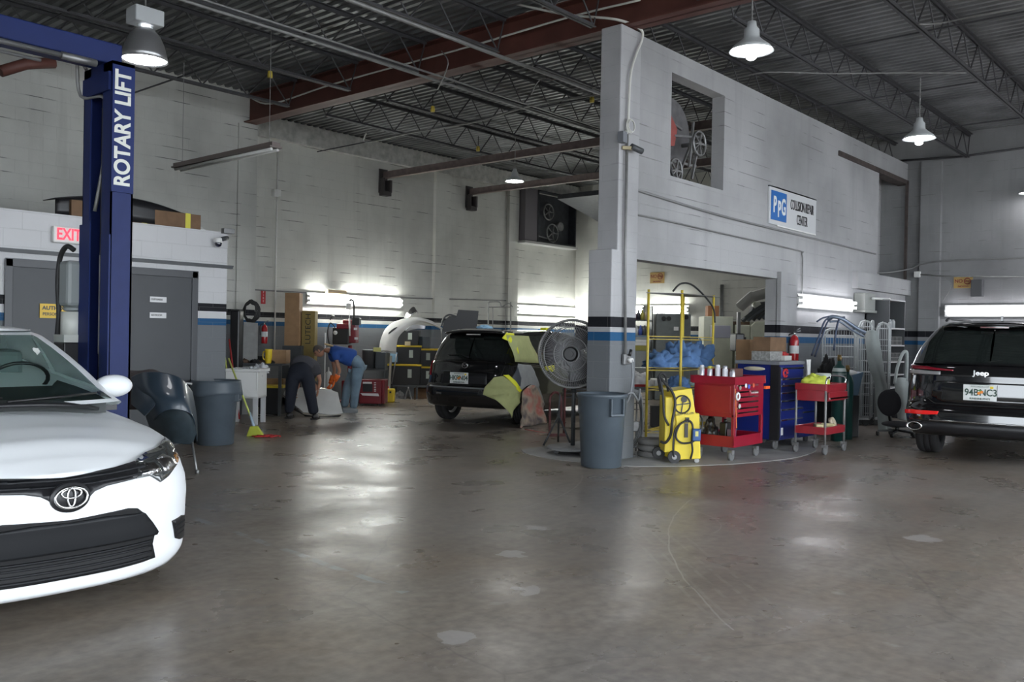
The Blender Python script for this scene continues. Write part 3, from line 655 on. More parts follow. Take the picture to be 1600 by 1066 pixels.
def suv():
    t = thing('suv', 'large black sport utility vehicle seen from behind by the right wall', 'car', (12.05, 2.78, 0), .1); S = SUV
    car_body(S, t, M_BCAR, [(1.12, .43), (4.08, .43)]); glasshouse(S, t, M_BCAR)
    for x, y in ((1.12, .83), (1.12, -.83), (4.08, .83), (4.08, -.83)): wheel(t, x, y, .385, .385, .27)
    sp = MB(); sp.grid(lambda u, v: (.46+.24*v+.10*abs(2*u-1)**3, (2*u-1)*.62, 1.742-.035*abs(2*u-1)**3+.04*v), 20, 3); sp.build('roof_spoiler', M_BCAR, t, solid=.03)
    MB().bx(.47, .50, -.16, .16, 1.70, 1.718).build('high_brake_light', mat('dark_red_lens', (.09, .004, .006), .12, coat=1.), t)
    rl = mat('deep_red_lens', (.22, .008, .02), .12, coat=1.); cl = mat('grey_clear_lens', (.28, .27, .28), .15, coat=1.)
    for sd in (1, -1):
        patch(S, t, 'tail_light', [(.30,1.215),(.2,1.213),(.1,1.195),(.035,1.165),(.034,1.148),(.1,1.158),(.2,1.165),(.30,1.17)], rl, .006, .014, side=sd)
        patch(S, t, 'reverse_light', [(.27,1.155),(.2,1.15),(.06,1.135),(.06,1.10),(.2,1.10),(.27,1.105)], cl, .006, .014, side=sd)
        patch(S, t, 'rear_reflector', [(.24,.625),(.15,.64),(.075,.642),(.056,.64),(.059,.602),(.085,.590),(.15,.589),(.24,.575)], mat('glowing_red_reflector', (.75, .02, .02), .2, emit=(1, .03, .02), es=.08), .006, .014, side=sd)  # slight emission puts the reflector's returned light into its material
        e = MB(); e.lathe([(.045, 0), (.055, .0), (.055, .12), (.045, .12), (.045, 0)], n=24, M=Matrix.Translation((-.0, sd*.83, .44)) @ rotM(0, PI/2, 0) @ Matrix.Diagonal((1, 1.7, 1, 1))); e.build('exhaust_tip', M_CHROME, t)
        r = MB(); r.tube([(.75, sd*.60, 1.80), (.9, sd*.60, 1.83), (2.9, sd*.62, 1.84), (3.1, sd*.62, 1.79)], .018); r.build('roof_rail', M_TRIM, t)
        m = MB(); m.sph((3.35, sd*1.04, 1.22), (.1, .12, .1), 14, 8); m.build('wing_mirror', M_BCAR, t)
        patch(S, t, 'window_trim', [(.30,1.252),(.2,1.25),(.1,1.248),(.0,1.246),(.0,1.24),(.1,1.242),(.2,1.244),(.30,1.245)], M_CHROME, .004, .004, side=sd)
    patch(S, t, 'liftgate_seam', [(.085,1.10),(.10,.90),(.095,.80),(.07,.735),(.0,.725),(-.07,.735),(-.095,.80),(-.10,.90),(-.085,1.10),(-.083,1.10),(-.097,.90),(-.092,.80),(-.068,.742),(0,.732),(.068,.742),(.092,.80),(.097,.90),(.083,1.10)], M_UNDER, .002, .003, grid=.08)
    patch(S, t, 'plate_recess', [(.075,1.02),(.078,.82),(.05,.76),(-.05,.76),(-.078,.82),(-.075,1.02)], M_BCAR, .006, .008, grid=.1)
    patch(S, t, 'bumper_trim', [(.08,.535),(-.08,.535),(-.08,.52),(.08,.52)], M_CHROME, .006, .01, grid=.1)
    patch(S, t, 'lower_bumper', [(.18,.40),(.1,.50),(-.1,.50),(-.18,.40),(-.17,.345),(.17,.345)], M_TRIM, .006, .012, grid=.1)
    fl_plate(t, (.065, .095, .895), (0, 0, -PI/2), ('94B', 'NC3'), .37, .195)
    text('maker_lettering', 'Jeep', M_CHROME, t, (.088, .09, 1.135), (PI/2, 0, -PI/2), .085, .004, 1.2, bold=.002)
    text('trim_lettering', 'L', M_CHROME, t, (.085, -.72, 1.06), (PI/2, 0, -PI/2), .05, .003)
    f = MB(); f.prism([(0, 0), (.16, 0), (.02, .07), (0, .07)], -.012, .012, 'y', M=Matrix.Translation((1.0, -.02, 1.80))); f.build('antenna_fin', M_BCAR, t)
    w_ = MB(); w_.tube([(.16, .02, 1.27), (.2, -.2, 1.31), (.19, -.48, 1.30)], .01); w_.build('rear_wiper', M_BLACK, t)
suv()
MAZ = dict(L=4.55, W=[(.2,.78),(.32,.85),(.5,.875),(.7,.88),(.95,.865),(1.1,.85)],
  XR=[(.2,.12),(.35,.02),(.5,.0),(.62,.02),(.66,.07),(.8,.10),(1.0,.16),(1.15,.22)], XF=[(.2,4.45),(.5,4.55),(.7,4.45),(.9,4.1)], af=1.0, nf=2.4, ar=.42, nr=3.0,
  ZS=[(0,1.08),(.3,1.06),(1.5,1.01),(3.2,.96),(4.0,.88),(4.55,.72)], ZB=[(0,.3),(.7,.27),(1.2,.2),(3.6,.2),(4.55,.2)], zm=.6, round=.07, crown=[(0,0),(2.8,0),(3.4,.1),(4.2,.06),(4.55,0)], wz=.315,
  GH=dict(bot=(.23,3.75,.83,.34,.6), top=(.48,2.9,.62,.22,.4), n=3.6, zb=[(0,1.05),(2,1.0),(3.8,.97)], zt=[(.4,1.535),(1.2,1.58),(2.0,1.60),(2.9,1.57)], crown=.03,
    win=[(0,.165,.12,.88,'rear_window'),(.27,.41,.1,.86,'side_window'),(.43,.58,.08,.86,'side_window'),(.60,.73,.08,.86,'side_window'),(.82,1,.05,.92,'windshield')]))
def mazda():
    t = thing('hatchback_car', 'black hatchback masked with yellow-green paper for body work, seen from behind', 'car', (10.55, 10.30, 0), .2); S = MAZ
    car_body(S, t, M_BCAR, [(.80, .37), (3.55, .37)]); glasshouse(S, t, M_BCAR)
    for x, y in ((.8, .76), (.8, -.76), (3.55, .76), (3.55, -.76)): wheel(t, x, y, .315, .315, .2)
    red = mat('tail_red', (.4, .01, .02), .15, coat=1.)
    for sd in (1,):
        tl = patch(S, t, 'tail_light', [(.14,.80),(.19,.79),(.25,.90),(.27,1.05),(.235,1.05),(.185,1.03),(.16,.92)], red, .008, .016, side=sd)
        patch(S, t, 'clear_lens_band', [(.165,.90),(.225,.89),(.235,.95),(.185,.965)], mat('pale_lens', (.6, .55, .52), .15, coat=1.), .014, .01, side=sd, parent=tl)
    sp = MB(); sp.grid(lambda u, v: (.34+.24*v+.08*abs(2*u-1)**3, (2*u-1)*.60, 1.545-.03*abs(2*u-1)**3+.04*v), 20, 3); sp.build('roof_spoiler', M_BCAR, t, solid=.03)
    MB().bx(.36, .39, -.13, .13, 1.49, 1.508).build('high_brake_light', mat('pale_lens', (.6, .55, .52), .15, coat=1.), t)
    patch(S, t, 'liftgate_seam', [(.135,1.06),(.12,.86),(.10,.66),(-.10,.66),(-.12,.86),(-.135,1.06),(-.131,1.06),(-.116,.865),(-.097,.668),(.097,.668),(.116,.865),(.131,1.06)], M_UNDER, .002, .003, grid=.08)
    patch(S, t, 'bumper_trim', [(.12,.63),(-.12,.63),(-.12,.608),(.12,.608)], mat('grey_scuffed_edge', (.2, .2, .21), .35), .004, .006, grid=.08)
    patch(S, t, 'licence_recess', [(.055,.86),(-.055,.86),(-.06,.68),(.06,.68)], M_TRIM, .004, .006, grid=.1)
    fl_plate(t, (.05, .06, .775), (0, 0, -PI/2), ('HKR', 'N04'), .36, .185)
    e = MB(); e.tube([(.125, .055*math.cos(q*PI/16), .985+.042*math.sin(q*PI/16)) for q in range(32)], .007, 6, closed=True); e.tube([(.12, .05, .99), (.118, .028, 1.005), (.116, 0, .975), (.118, -.028, 1.005), (.12, -.05, .99)], .007, 6); e.build('badge', M_CHROME, t)
    MB().bx(.095, .105, .25, .45, .875, .89).build('lift_handle', M_CHROME, t)
    w_ = MB(); w_.tube([(.2, -.02, 1.12), (.24, .2, 1.16), (.26, .42, 1.15)], .01); w_.build('rear_wiper', M_BLACK, t)
    # primed quarter panel round the right rear arch, masking on top of it
    prim = mat('grey_primer', (.34, .35, .35), .7, noise=.12); pdk = mat('dark_guide_coat', (.07, .08, .1), .5)
    patch(S, t, 'primed_panel', [(.212,1.03),(.30,1.0),(.3288,.899),(.3586,.623),(.405,.30),(.385,.25),(.372,.30),(.362,.47),(.342,.56),(.32,.64),(.30,.678),(.28,.66),(.262,.60),(.245,.55),(.2189,.706),(.175,.80),(.1998,.914)], prim, .003, .004, side=-1)
    patch(S, t, 'guide_coat_patch', [(.175,.80),(.2189,.706),(.243,.66),(.245,.80),(.22,.93),(.205,1.0),(.1998,.914)], pdk, .006, .004, side=-1)
    pap = mat('yellow_green_masking_paper', (.43, .45, .20), .75, noise=.1, bump=.3, bscale=12)
    def sheet(nm, pts, m, th=.003, wob=.012, parent=t):
        b = MB(); bmx = bmesh.new(); vs = [bmx.verts.new((x, z, 0)) for x, y, z in pts]; f = bmx.faces.new(vs)
        bmesh.ops.triangulate(bmx, faces=[f]); bmesh.ops.subdivide_edges(bmx, edges=bmx.edges[:], cuts=5, use_grid_fill=True)
        import mathutils
        def yy(x, z):   # inverse-distance blend of the corner depths plus creases
            sw = sy = 0
            for a, q, c_ in pts: d = 1/((x-a)**2+(z-c_)**2+1e-4); sw += d; sy += d*q
            return sy/sw+wob*mathutils.noise.noise((x*5, z*5, .3))
        b.add([(v.co.x, yy(v.co.x, v.co.y), v.co.y) for v in bmx.verts], [[v.index for v in f.verts] for f in bmx.faces] if bmx.verts.ensure_lookup_table() is None and bmx.verts.index_update() is None else [], 0, True); bmx.free()
        return b.build(nm, m, parent, solid=th)
    sheet('masking_paper', [(.16,-.77,1.50),(.94,-.755,1.49),(1.12,-.885,1.03),(.25,-.885,1.07)], pap)
    sheet('masking_tape', [(.16,-.76,1.54),(.40,-.77,1.53),(.42,-.86,1.2),(.28,-.86,1.2),(.24,-.80,1.38),(.1,-.72,1.45)], M_YTAPE, wob=.004)
    patch(S, t, 'bumper_paper', [(.0557,.523),(.0587,.666),(.0853,.805),(.1261,.83),(.1808,.728),(.2533,.587),(.2512,.44),(.212,.335),(.19,.335)], pap, .014, .004, side=-1)
    sheet('paper_flap', [(.0,-.60,.52),(.12,-.84,.56),(.40,-.90,.56),(.36,-.93,.40),(.10,-.93,.17)], pap, wob=.006)
    patch(S, t, 'bumper_tape', [(.1258,.845),(.155,.85),(.2031,.745),(.2567,.60),(.249,.565),(.18,.715)], M_YTAPE, .02, .003, side=-1)
    hd = MB(); hd.box((1.42, -.90, .94), (.30, .05, .07)); hd.box((1.55, -.90, .93), (.1, .06, .11)); hd.build('taped_handle', M_YTAPE, t, bevel=.015)
    # plastic sheet draped over the wheel
    m, nt, bs = nodes('paint_dusted_plastic_sheet'); tc = nt.nodes.new('ShaderNodeTexCoord'); n = nt.nodes.new('ShaderNodeTexNoise'); n.inputs['Scale'].default_value = 4.5; r = nt.nodes.new('ShaderNodeValToRGB')
    for p_, c_ in ((.36, (.12, .1, .11, 1)), (.5, (.45, .36, .28, 1)), (.66, (.5, .16, .13, 1))):
        el = r.color_ramp.elements.new(p_); el.color = c_
    nt.links.new(tc.outputs['Object'], n.inputs['Vector']); nt.links.new(n.outputs['Fac'], r.inputs['Fac']); nt.links.new(r.outputs['Color'], bs.inputs['Base Color']); bs.inputs['Roughness'].default_value = .3
    import mathutils
    def drape(u, v):
        a = PI*(1.0-u); R = .37+.02*v; top = (.80+R*math.cos(a)*(1+.1*v), .33+.34*max(0, math.sin(a))*(1 if v < .5 else 1))
        z = top[1]*(1-v)+.01*v if True else 0; x = top[0]+(v**1.5)*(.12*(u-.5)-.08); y = -.90-.10*v-.04*mathutils.noise.noise((u*6, v*3, 0))-.03*math.sin(u*17)*v
        return (x, y, z)
    b = MB(); b.grid(drape, 40, 14); b.build('plastic_wheel_cover', m, t, solid=.004)
    tag(MB().bx(0, .01, 0, .01, 0, .01).build('tmp', pap), 'x', 'x') if False else None
    for nm, x, y, w_, c_ in (('taped_cap', 1.95, -.55, .2, M_YTAPE), ): MB().box((x, y, 1.62), (w_, .12, .05)).build(nm, c_, t, bevel=.01)
    return t
mazda()
# blue shop cloth lying on the hatchback roof
def crumple(name, m, loc, size, seed, label, cat, rz=0., group=None, n=22, amp=.35, sph=True):
    import mathutils
    b = MB(); sx, sy, sz = size
    def f(u, v):
        a = u*2*PI; q = v*PI*.5; r = math.cos(q); p = Vector((r*math.cos(a), r*math.sin(a), math.sin(q)))
        k = 1+amp*mathutils.noise.noise(p*2.2+Vector((seed, 0, 0)))+amp*.5*mathutils.noise.noise(p*6+Vector((0, seed, 0)))
        return (p.x*sx*k, p.y*sy*k, max(0, p.z*sz*k*(1 if v < 1 else 1)))
    b.grid(f, n*2, n); o = b.build(name, m); o.location = loc; o.rotation_euler = (0, 0, rz)
    return tag(o, label, cat, group)
M_BLUECLOTH = mat('blue_rag_cloth', (.10, .20, .40), .9, noise=.3, nscale=6, bump=.4, bscale=25)
crumple('shop_cloth', mat('light_blue_paper_cloth', (.30, .50, .68), .9), (11.6, 10.75, 1.61), (.17, .1, .06), 3, 'light blue cloth lying on the roof of the black hatchback', 'cloth')
# ------------------------------------------------------------ lamps
def bell_lamp(loc, label):
    t = thing('high_bay_lamp', label, 'ceiling lamp', loc)
    b = MB(); b.bx(-.15, .15, -.11, .11, .36, .52); b.cyl((-.06, 0, .30), (-.06, 0, .37), .02); b.cyl((.06, 0, .30), (.06, 0, .37), .02); b.build('ballast_box', mat('pale_ballast_enamel', (.45, .47, .48), .4), t, bevel=.012)
    b = MB(); b.lathe([(.05, .33), (.09, .32), (.15, .25), (.19, .16), (.215, .06), (.225, 0), (.222, .0), (.21, .06), (.18, .16), (.14, .24), (.05, .31)], n=40); b.build('reflector', M_ALU, t)
    b = MB(); b.lathe([(0, .012), (.21, .015), (.218, .02)], n=36); b.build('lamp_lens', M_LAMP, t)
    b = MB(); b.cyl((0, 0, .52), (0, 0, 5.32-loc[2]), .009); b.build('hanging_rod', M_PIPE, t); return t
bell_lamp((4.38, 8.84, 4.22), 'bell shaped high bay lamp with a ballast box, lit, above the lift post')
def rlm(loc, label, r=.225, bulb=True, M_LAMP=M_LAMP):
    t = thing('hanging_lamp', label, 'ceiling lamp', loc, 0, 'hanging shop lamps'); k = r/.225
    b = MB(); b.lathe([(0, .30*k), (.045*k, .30*k), (.05*k, .25*k), (.075*k, .22*k), (.08*k, .14*k), (.12*k, .10*k), (.19*k, .045*k), (.225*k, 0), (.22*k, 0), (.185*k, .035*k), (.11*k, .09*k), (.07*k, .12*k)], n=40); b.build('lamp_shade', mat('pale_lamp_enamel', (.5, .52, .53), .35), t)
    b = MB(); b.lathe([(0, .01), (.17*k, .012), (.2*k, .02)], n=32); b.build('lamp_lens', M_LAMP, t)
    if bulb: b = MB(); b.lathe([(0, -.085), (.03, -.085), (.05, -.07), (.055, -.04), (.05, .02)], n=20); b.build('bulb', M_LAMP, t)
    b = MB(); n = 10; z1 = 5.3-loc[2]
    for i in range(n): a = .3*k+(z1-.3*k)*i/n; b.cyl((0, 0, a), (0, 0, a+(z1-.3*k)/n*.9), .007 if i % 2 else .01, n=6)
    b.build('chain', M_PIPE, t); return t
rlm((8.43, 4.19, 4.43), 'cone shaped hanging lamp, lit, nearest and largest, in front of the partition top')
rlm((13.47, 4.07, 4.42), 'cone shaped hanging lamp, lit, second one further along the partition')
p = G(1612, 302, 4.42); rlm((p.x, p.y, 4.42), 'cone shaped hanging lamp, lit, half cut by the right edge of the picture')
p = G(804, 284, 4.45); rlm((p.x, p.y, 4.45), 'small round hanging lamp, lit, in the rear bay left of the column', .185, False, M_LAMPB)
rlm((14.6, 9.4, 4.45), 'added unseen lamp behind the partition, brightening the doorway bay', M_LAMP=M_LAMPB)  # extra lamp hidden from the camera, added to brighten the rear room
def strip(name, p0, p1, out, label, group=None, tubes=2, tm=None, lit=True, tilt=0.):
    """twin-tube batten: p0->p1 along the wall, 'out' points into the room"""
    p0 = Vector(p0); p1 = Vector(p1); d = (p1-p0); Ln = d.length; ang = math.atan2(d.y, d.x)
    t = thing(name, label, 'fluorescent light', p0, ang, group)
    sgn = -1 if (Vector((-d.y, d.x, 0)).dot(Vector(out)) < 0) else 1
    b = MB(); b.bx(0, Ln, 0, sgn*.05, -.055, .055); b.add([(0, sgn*.05, .05), (Ln, sgn*.05, .05), (Ln, sgn*.02, .12), (0, sgn*.02, .12)], [(0, 1, 2, 3)]); b.add([(0, sgn*.05, -.05), (Ln, sgn*.05, -.05), (Ln, sgn*.02, -.12), (0, sgn*.02, -.12)], [(0, 1, 2, 3)])
    b.build('housing', M_WPAINT, t)
    for z in (.045, -.045):
        q = MB(); q.cyl((.05, sgn*.085, z), (Ln-.05, sgn*.085, z), .019, n=12); q.build('tube', tm or M_TUBE, t)
        for x in (.02, Ln-.04): e = MB(); e.bx(x, x+.02, sgn*.05, sgn*.11, z-.025, z+.025); e.build('lamp_holder', M_WPL, t)
    return t
YB_ = YB-.02
strip('wall_light', WY(478, 466, YB_-.02), WY(626, 469, YB_-.02), (0, -1, 0), 'lit twin tube light on the back wall, left of the hatchback', 'wall lights', tm=M_TUBEG)
strip('wall_light', WY(806, 483, YB_-.02), WY(902, 485, YB_-.02), (0, -1, 0), 'lit twin tube light on the back wall, above the hatchback roof by the fan', 'wall lights', tm=M_TUBEG)
strip('wall_light', (14.35, YP-.02, 2.17), (16.86, YP-.02, 2.17), (0, -1, 0), 'lit twin tube light on the partition wall, right of the doorway', 'wall lights')
strip('wall_light', (XR-.02, 5.45, 2.17), (XR-.02, 2.95, 2.17), (-1, 0, 0), 'lit twin tube light on the right wall, above the black sport utility vehicle', 'wall lights')
strip('wall_light', (XRB-.02, 13.95, 2.26), (XRB-.02, 13.4, 2.26), (-1, 0, 0), 'short stretch of lit tube light seen through the doorway beside the column', 'wall lights', tm=M_TUBEG)
strip('wall_light', (XRB-.02, 13.25, 2.26), (XRB-.02, 12.0, 2.26), (-1, 0, 0), 'lit twin tube light seen through the doorway behind the yellow shelf posts', 'wall lights', tm=M_TUBEG)
p = WY(510, 456, YB-.1); b = MB().bx(p.x, p.x+.5, YB-.16, YB-.06, p.z-.03, p.z+.05).build('carton', mat('cream_carton', (.6, .5, .32), .7)); tag(b, 'flat cream carton lying on top of the left wall light', 'carton')
# unlit hanging strip
t = thing('hanging_strip_light', 'unlit tube light hanging on two rods near the back wall pilaster', 'fluorescent light', (6.5, 12.1, 3.8), 0)
b = MB(); b.bx(-.06, .06, -2.45, 0, .02, .07); b.bx(-.09, .09, -2.45, 0, 0, .02); b.build('housing', mat('dusty_brown_enamel', (.16, .13, .12), .5), t)
for x in (-.045, .045): MB().cyl((x, -2.42, -.02), (x, -.03, -.02), .019, n=10).build('tube', mat('unlit_tube', (.62, .62, .6), .3), t)
for y in (-.15, -2.3): MB().cyl((0, y, .07), (0, y, 1.5), .004, n=6).build('hanging_rod', M_PIPE, t)
# ------------------------------------------------------------ pipes, cables and conduits
def run(name, pts, r, label, cat='pipe', m=None, k=5, group=None, n=8):
    b = MB(); b.tube(smooth_path(pts, k) if k else pts, r, n); return tag(b.build(name, m or M_PIPE), label, cat, group)
run('air_pipe', [(2.5, 9.2, 5.1), (8, 9.22, 5.1), (14.9, 9.25, 5.1)], .02, 'long grey pipe under the red beam, the one nearer the back wall', k=0)
run('air_pipe', [(2.5, 7.75, 5.1), (8, 7.77, 5.1), (14.9, 7.8, 5.1)], .026, 'long grey pipe under the red beam, the one nearer the column', k=0)
run('air_pipe', [(2.5, 9.08, 5.13), (14.9, 9.13, 5.13)], .014, 'thin conduit running beside the rear grey pipe under the roof', k=0)
run('white_cable', [WX(x, y, 9.04) for x, y in ((392, 153), (425, 162), (512, 134), (615, 105), (733, 73), (885, 28), (1000, 0))], .014, 'pale cable sagging along the face of the red beam', 'cable', mat('off_white_cable', (.6, .6, .56), .5))
run('conduit', [G(573, 205, 5.2), G(573, 222, 5.1), G(640, 208, 5.1), G(745, 190, 5.1), G(830, 165, 5.1), G(935, 148, 5.1)], .016, 'bent conduit crossing under the rear bay roof from the back wall')
run('conduit', [G(690, 80, 5.3), G(700, 100, 4.9), G(684, 140, 4.8)], .008, 'thin hose drooping from the rear grey pipe', 'hose')
run('white_cable', [G(830, 148, 5.15), G(850, 122, 5.2), G(900, 142, 5.15), G(937, 134, 5.2)], .008, 'pale wire looping between joists left of the column top', 'cable')
run('white_cable', [WX(x, y, 8.97) for x, y in ((780, 0), (880, 22), (960, 30))]+[WY(x, y, 6.12) for x, y in ((1000, 45), (1003, 62), (994, 85), (985, 120), (981, 200), (978, 205))], .016, 'pale cable dropping over the top of the column', 'cable', mat('off_white_cable', (.6, .6, .56), .5))
yw = YP-.03
run('conduit', [WY(x, y, yw) for x, y in ((989, 600), (986, 400), (986, 330))]+[WY(x, y, yw) for x, y in ((992, 299), (1005, 300), (1079, 323), (1150, 343), (1300, 380), (1368, 397))], .016, 'long conduit from the column across the partition above the sign doorway', m=mat('weathered_conduit', (.2, .2, .2), .6))
run('conduit', [(18.4, YP+.3, 3.05), (19.2, YP+.33, 2.95), (19.86, 6.2, 3.05), (19.85, 5.5, 3.2), (19.85, 3.0, 3.2)], .016, 'conduit leaving the niche and running along the right wall', m=MATS['weathered_conduit'])
run('conduit', [WY(x, y, yw) for x, y in ((983, 610), (981, 420), (985, 345), (997, 336), (1120, 363), (1245, 391), (1253, 397), (1254, 420), (1253, 478))], .012, 'lower conduit on the partition turning down beside its wall light')
run('conduit', [WY(x, y, 6.12) for x, y in ((977, 560), (977, 390), (980, 210))], .018, 'straight conduit running down the front of the column', k=0)
run('conduit', [WX(x, y, 19.85) for x, y in ((1437, 429), (1490, 432), (1600, 432))], .014, 'low conduit on the right wall beside the no smoking sign', k=0)
run('conduit', [WX(x, y, 19.85) for x, y in ((1476, 431), (1486, 445), (1480, 460), (1472, 472))], .008, 'thin wire hanging from the low conduit on the right wall', 'cable')
run('steel_rod', [WX(x, y, 19.9) for x, y in ((1395, 252), (1500, 245), (1600, 231))], .022, 'dark bar running along the top of the right wall', 'steel rod', M_JOIST, 0)
run('white_cable', [G(x, y, 5.25) for x, y in ((1152, 122), (1200, 113), (1300, 115), (1400, 114), (1510, 114))], .01, 'pale wire strung between the joists above the second hanging lamp', 'cable')
run('white_cable', [G(x, y, 5.25) for x, y in ((1435, 38), (1470, 36), (1540, 22), (1610, 10))], .01, 'pale wire strung between joists in the top right corner', 'cable')
run('conduit', [(x, YB-.03, z) for x, z in ((10.1, 2.32), (10.8, 2.32), (14.0, 2.33), (18.0, 2.42))], .014, 'thin pipe along the back wall above the lights', k=0, m=mat('weathered_conduit', (.2, .2, .2), .6))
p = WY(433, 300, YB-.04); run('conduit', [(p.x, YB-.04, 5.3), (p.x, YB-.04, 1.0)], .016, 'vertical conduit on the back wall beside the pilaster', k=0, m=M_WPAINT)
p = WY(430, 302, YB-.04); tag(MB().bx(p.x-.07, p.x+.09, YB-.12, YB-.02, p.z-.07, p.z+.07).build('junction_box', M_WPAINT, bevel=.006), 'white junction box on the back wall conduit by the pilaster', 'junction box')
run('conduit', [WY(x, y, YB-.05) for x, y in ((797, 260), (797, 350), (800, 362), (813, 372))], .02, 'bent conduit feeding the wall fan housing')
run('conduit', [WY(x, y, YB-.05) for x, y in ((795, 362), (792, 475))], .012, 'vertical conduit below the fan housing', k=0)
run('conduit', [(XRB-.05, 14.6, 5.3), (XRB-.05, 14.6, 1.2)], .05, 'thick vertical pipe in the rear corner left of the column', k=0)
run('conduit', [(XRB-.05, 11.05, 2.9), (XRB-.05, 11.05, 1.0)], .045, 'grey vertical pipe on the wall behind the doorway', k=0)
run('conduit', [(XR-.05, 5.62, 5.2), (XR-.05, 5.62, 2.0)], .03, 'white vertical pipe beside the pilaster of the right wall', k=0, m=M_PX)
p = WX(1434, 429, 19.86); tag(MB().bx(19.8, 19.88, p.y-.06, p.y+.06, p.z-.06, p.z+.06).build('junction_box', M_WPAINT, bevel=.006), 'small pale junction box on the right wall pilaster', 'junction box')
for i, (x, y, lb) in enumerate(((422, 117, 'above the hanging unlit strip'), (676, 171, 'on the joist before the rear bay wall'), (747, 233, 'hanging on a wire left of the small lamp'), (925, 156, 'just left of the column top'))):
    c_ = G(x, y, 5.12); t = thing('cord_connector', 'small yellow cord connector '+lb, 'electrical connector', c_, 0, 'yellow connectors under the roof')
    b = MB(); b.lathe([(0, -.04), (.035, -.04), (.038, .0), (.03, .05), (0, .06)], n=16); b.build('plug_body', mat('mustard_plastic', (.5, .38, .05), .5), t); MB().cyl((0, 0, .07), (0, 0, .25), .008, n=6).build('cord', M_CABLE, t)
# brown rails across the rear bay with wall brackets
for x, y1, lb in ((13.5, 14.9, 'the nearer one'), (16.35, 14.9, 'the further one')):
    t = thing('steel_rail', 'brown steel rail crossing the rear bay on a wall bracket, '+lb, 'steel rail', (x, YB-.01, 5.05), 0, 'brown rails across the rear bay')
    m = mat('brown_primed_steel', (.17, .13, .12), .6, noise=.3)
    b = MB(); b.bx(-.05, .05, -9.0, -.02, -.02, .0); b.bx(-.01, .01, -9.0, -.02, -.0, .14); b.build('rail', m, t)
    b = MB(); b.bx(-.12, .12, -.03, -.0, -.35, .2); b.bx(-.1, -.06, -.16, -.03, -.38, -.02); b.bx(.04, .1, -.22, -.03, -.34, -.06); b.bx(-.12, .1, -.2, -.03, -.42, -.32); b.build('bracket', mat('dark_bracket_steel', (.05, .045, .045), .6), t)
# wall fan housing on the back wall
t = thing('exhaust_fan', 'dark sheet metal exhaust fan housing with two pulleys on the back wall', 'exhaust fan', (WY(812, 375, YB-.1).x, YB, WY(812, 375, YB-.1).z)); t.scale = (1.04, 1, 1.04)
m = mat('dark_fan_sheet', (.045, .048, .055), .5, .3, noise=.3)
b = MB(); b.bx(0, .5, -.28, -.02, 0, 1.35); b.build('side_duct', mat('brown_grey_sheet', (.13, .12, .13), .5), t)
b = MB(); b.bx(.5, 2.15, -.06, -.02, 0, 1.35); b.bx(.5, .54, -.30, -.02, 0, 1.35); b.bx(2.11, 2.15, -.3, -.02, 0, 1.35); b.bx(.5, 2.15, -.30, -.02, -.03, .02); b.bx(.5, 2.15, -.3, -.02, 1.31, 1.35); b.build('housing', m, t)
b = MB(); b.bx(-.05, 2.2, -.34, -.0, -.08, -.02); b.build('sill', mat('pale_sill', (.35, .35, .34), .7), t)
for x, z, r in ((1.12, .85, .21), (1.30, .30, .24)):
    b = MB(); b.tube([(x+r*math.cos(a*PI/12), -.14, z+r*math.sin(a*PI/12)) for a in range(24)], .02, 6, closed=True)
    for k in range(5): a = 2*PI*k/5; b.bar((x, -.14, z), (x+r*math.cos(a), -.14, z+r*math.sin(a)), .03, .02)
    b.cyl((x, -.2, z), (x, -.06, z), .03); b.build('pulley', M_STEEL, t)
b = MB(); b.bar((.65, -.1, 1.2), (.65, -.1, .2), .03); b.bar((.65, -.1, .18), (1.4, -.1, .12), .03); b.cyl((1.6, -.06, .5), (1.6, -.2, .5), .12); b.build('motor_mount', M_STEEL, t)
# canopy hood right of it
t = tag(MB().prism([(0, 0), (1.2, -.25), (2.3, -.5), (2.3, -.35), (1.2, 0.05), (0, .12)], -1.4, 0, 'y').build('duct_hood', m), 'dark sloping sheet metal hood below the roof left of the column', 'duct'); t.location = (18.6, 14.7, 5.12)
# blower in the high window
t = thing('blower', 'old belt driven blower with red housing standing in the high window', 'blower', (10.35, YP+.12, 3.66))
gm = mat('grimy_grey_steel', (.16, .155, .16), .6, .3, noise=.3)
b = MB()
for p, q in (((.05, .25, 0), (.3, .3, .95)), ((.5, .1, .02), (.95, .15, .6)), ((.5, .5, .02), (.95, .55, .6)), ((.3, .3, .95), (.95, .3, .85)), ((.1, .2, .3), (1.2, .2, .35)), ((.95, .15, .6), (1.35, .3, .35)), ((.75, .05, .25), (.85, .05, .9)), ((.35, .06, .62), (1.05, .06, .72)), ((1.05, .06, .72), (.85, .06, .1))): b.bar(p, q, .03)
b.build('support_frame', M_STEEL, t)
b = MB(); b.add([], [])
b.cyl((.75, .35, .75), (.75, .95, .75), .52, n=32); b.build('fan_drum', gm, t)
b = MB(); b.prism([(-.05, .70), (.18, .95), (.42, .72), (.35, .48), (.02, .42)], .05, .22, 'y'); b.build('belt_guard', mat('faded_red_paint', (.30, .07, .06), .6, noise=.2), t)
for x, z, r in ((.98, .62, .17), (.35, .14, .16)):
    b = MB(); b.tube([(x+r*math.cos(a*PI/12), .02, z+r*math.sin(a*PI/12)) for a in range(24)], .018, 6, closed=True)
    for k in range(5): a = 2*PI*k/5; b.bar((x, .02, z), (x+r*math.cos(a), .02, z+r*math.sin(a)), .025, .02)
    b.cyl((x, 0, z), (x, .3, z), .03); b.build('pulley', M_STEEL, t)
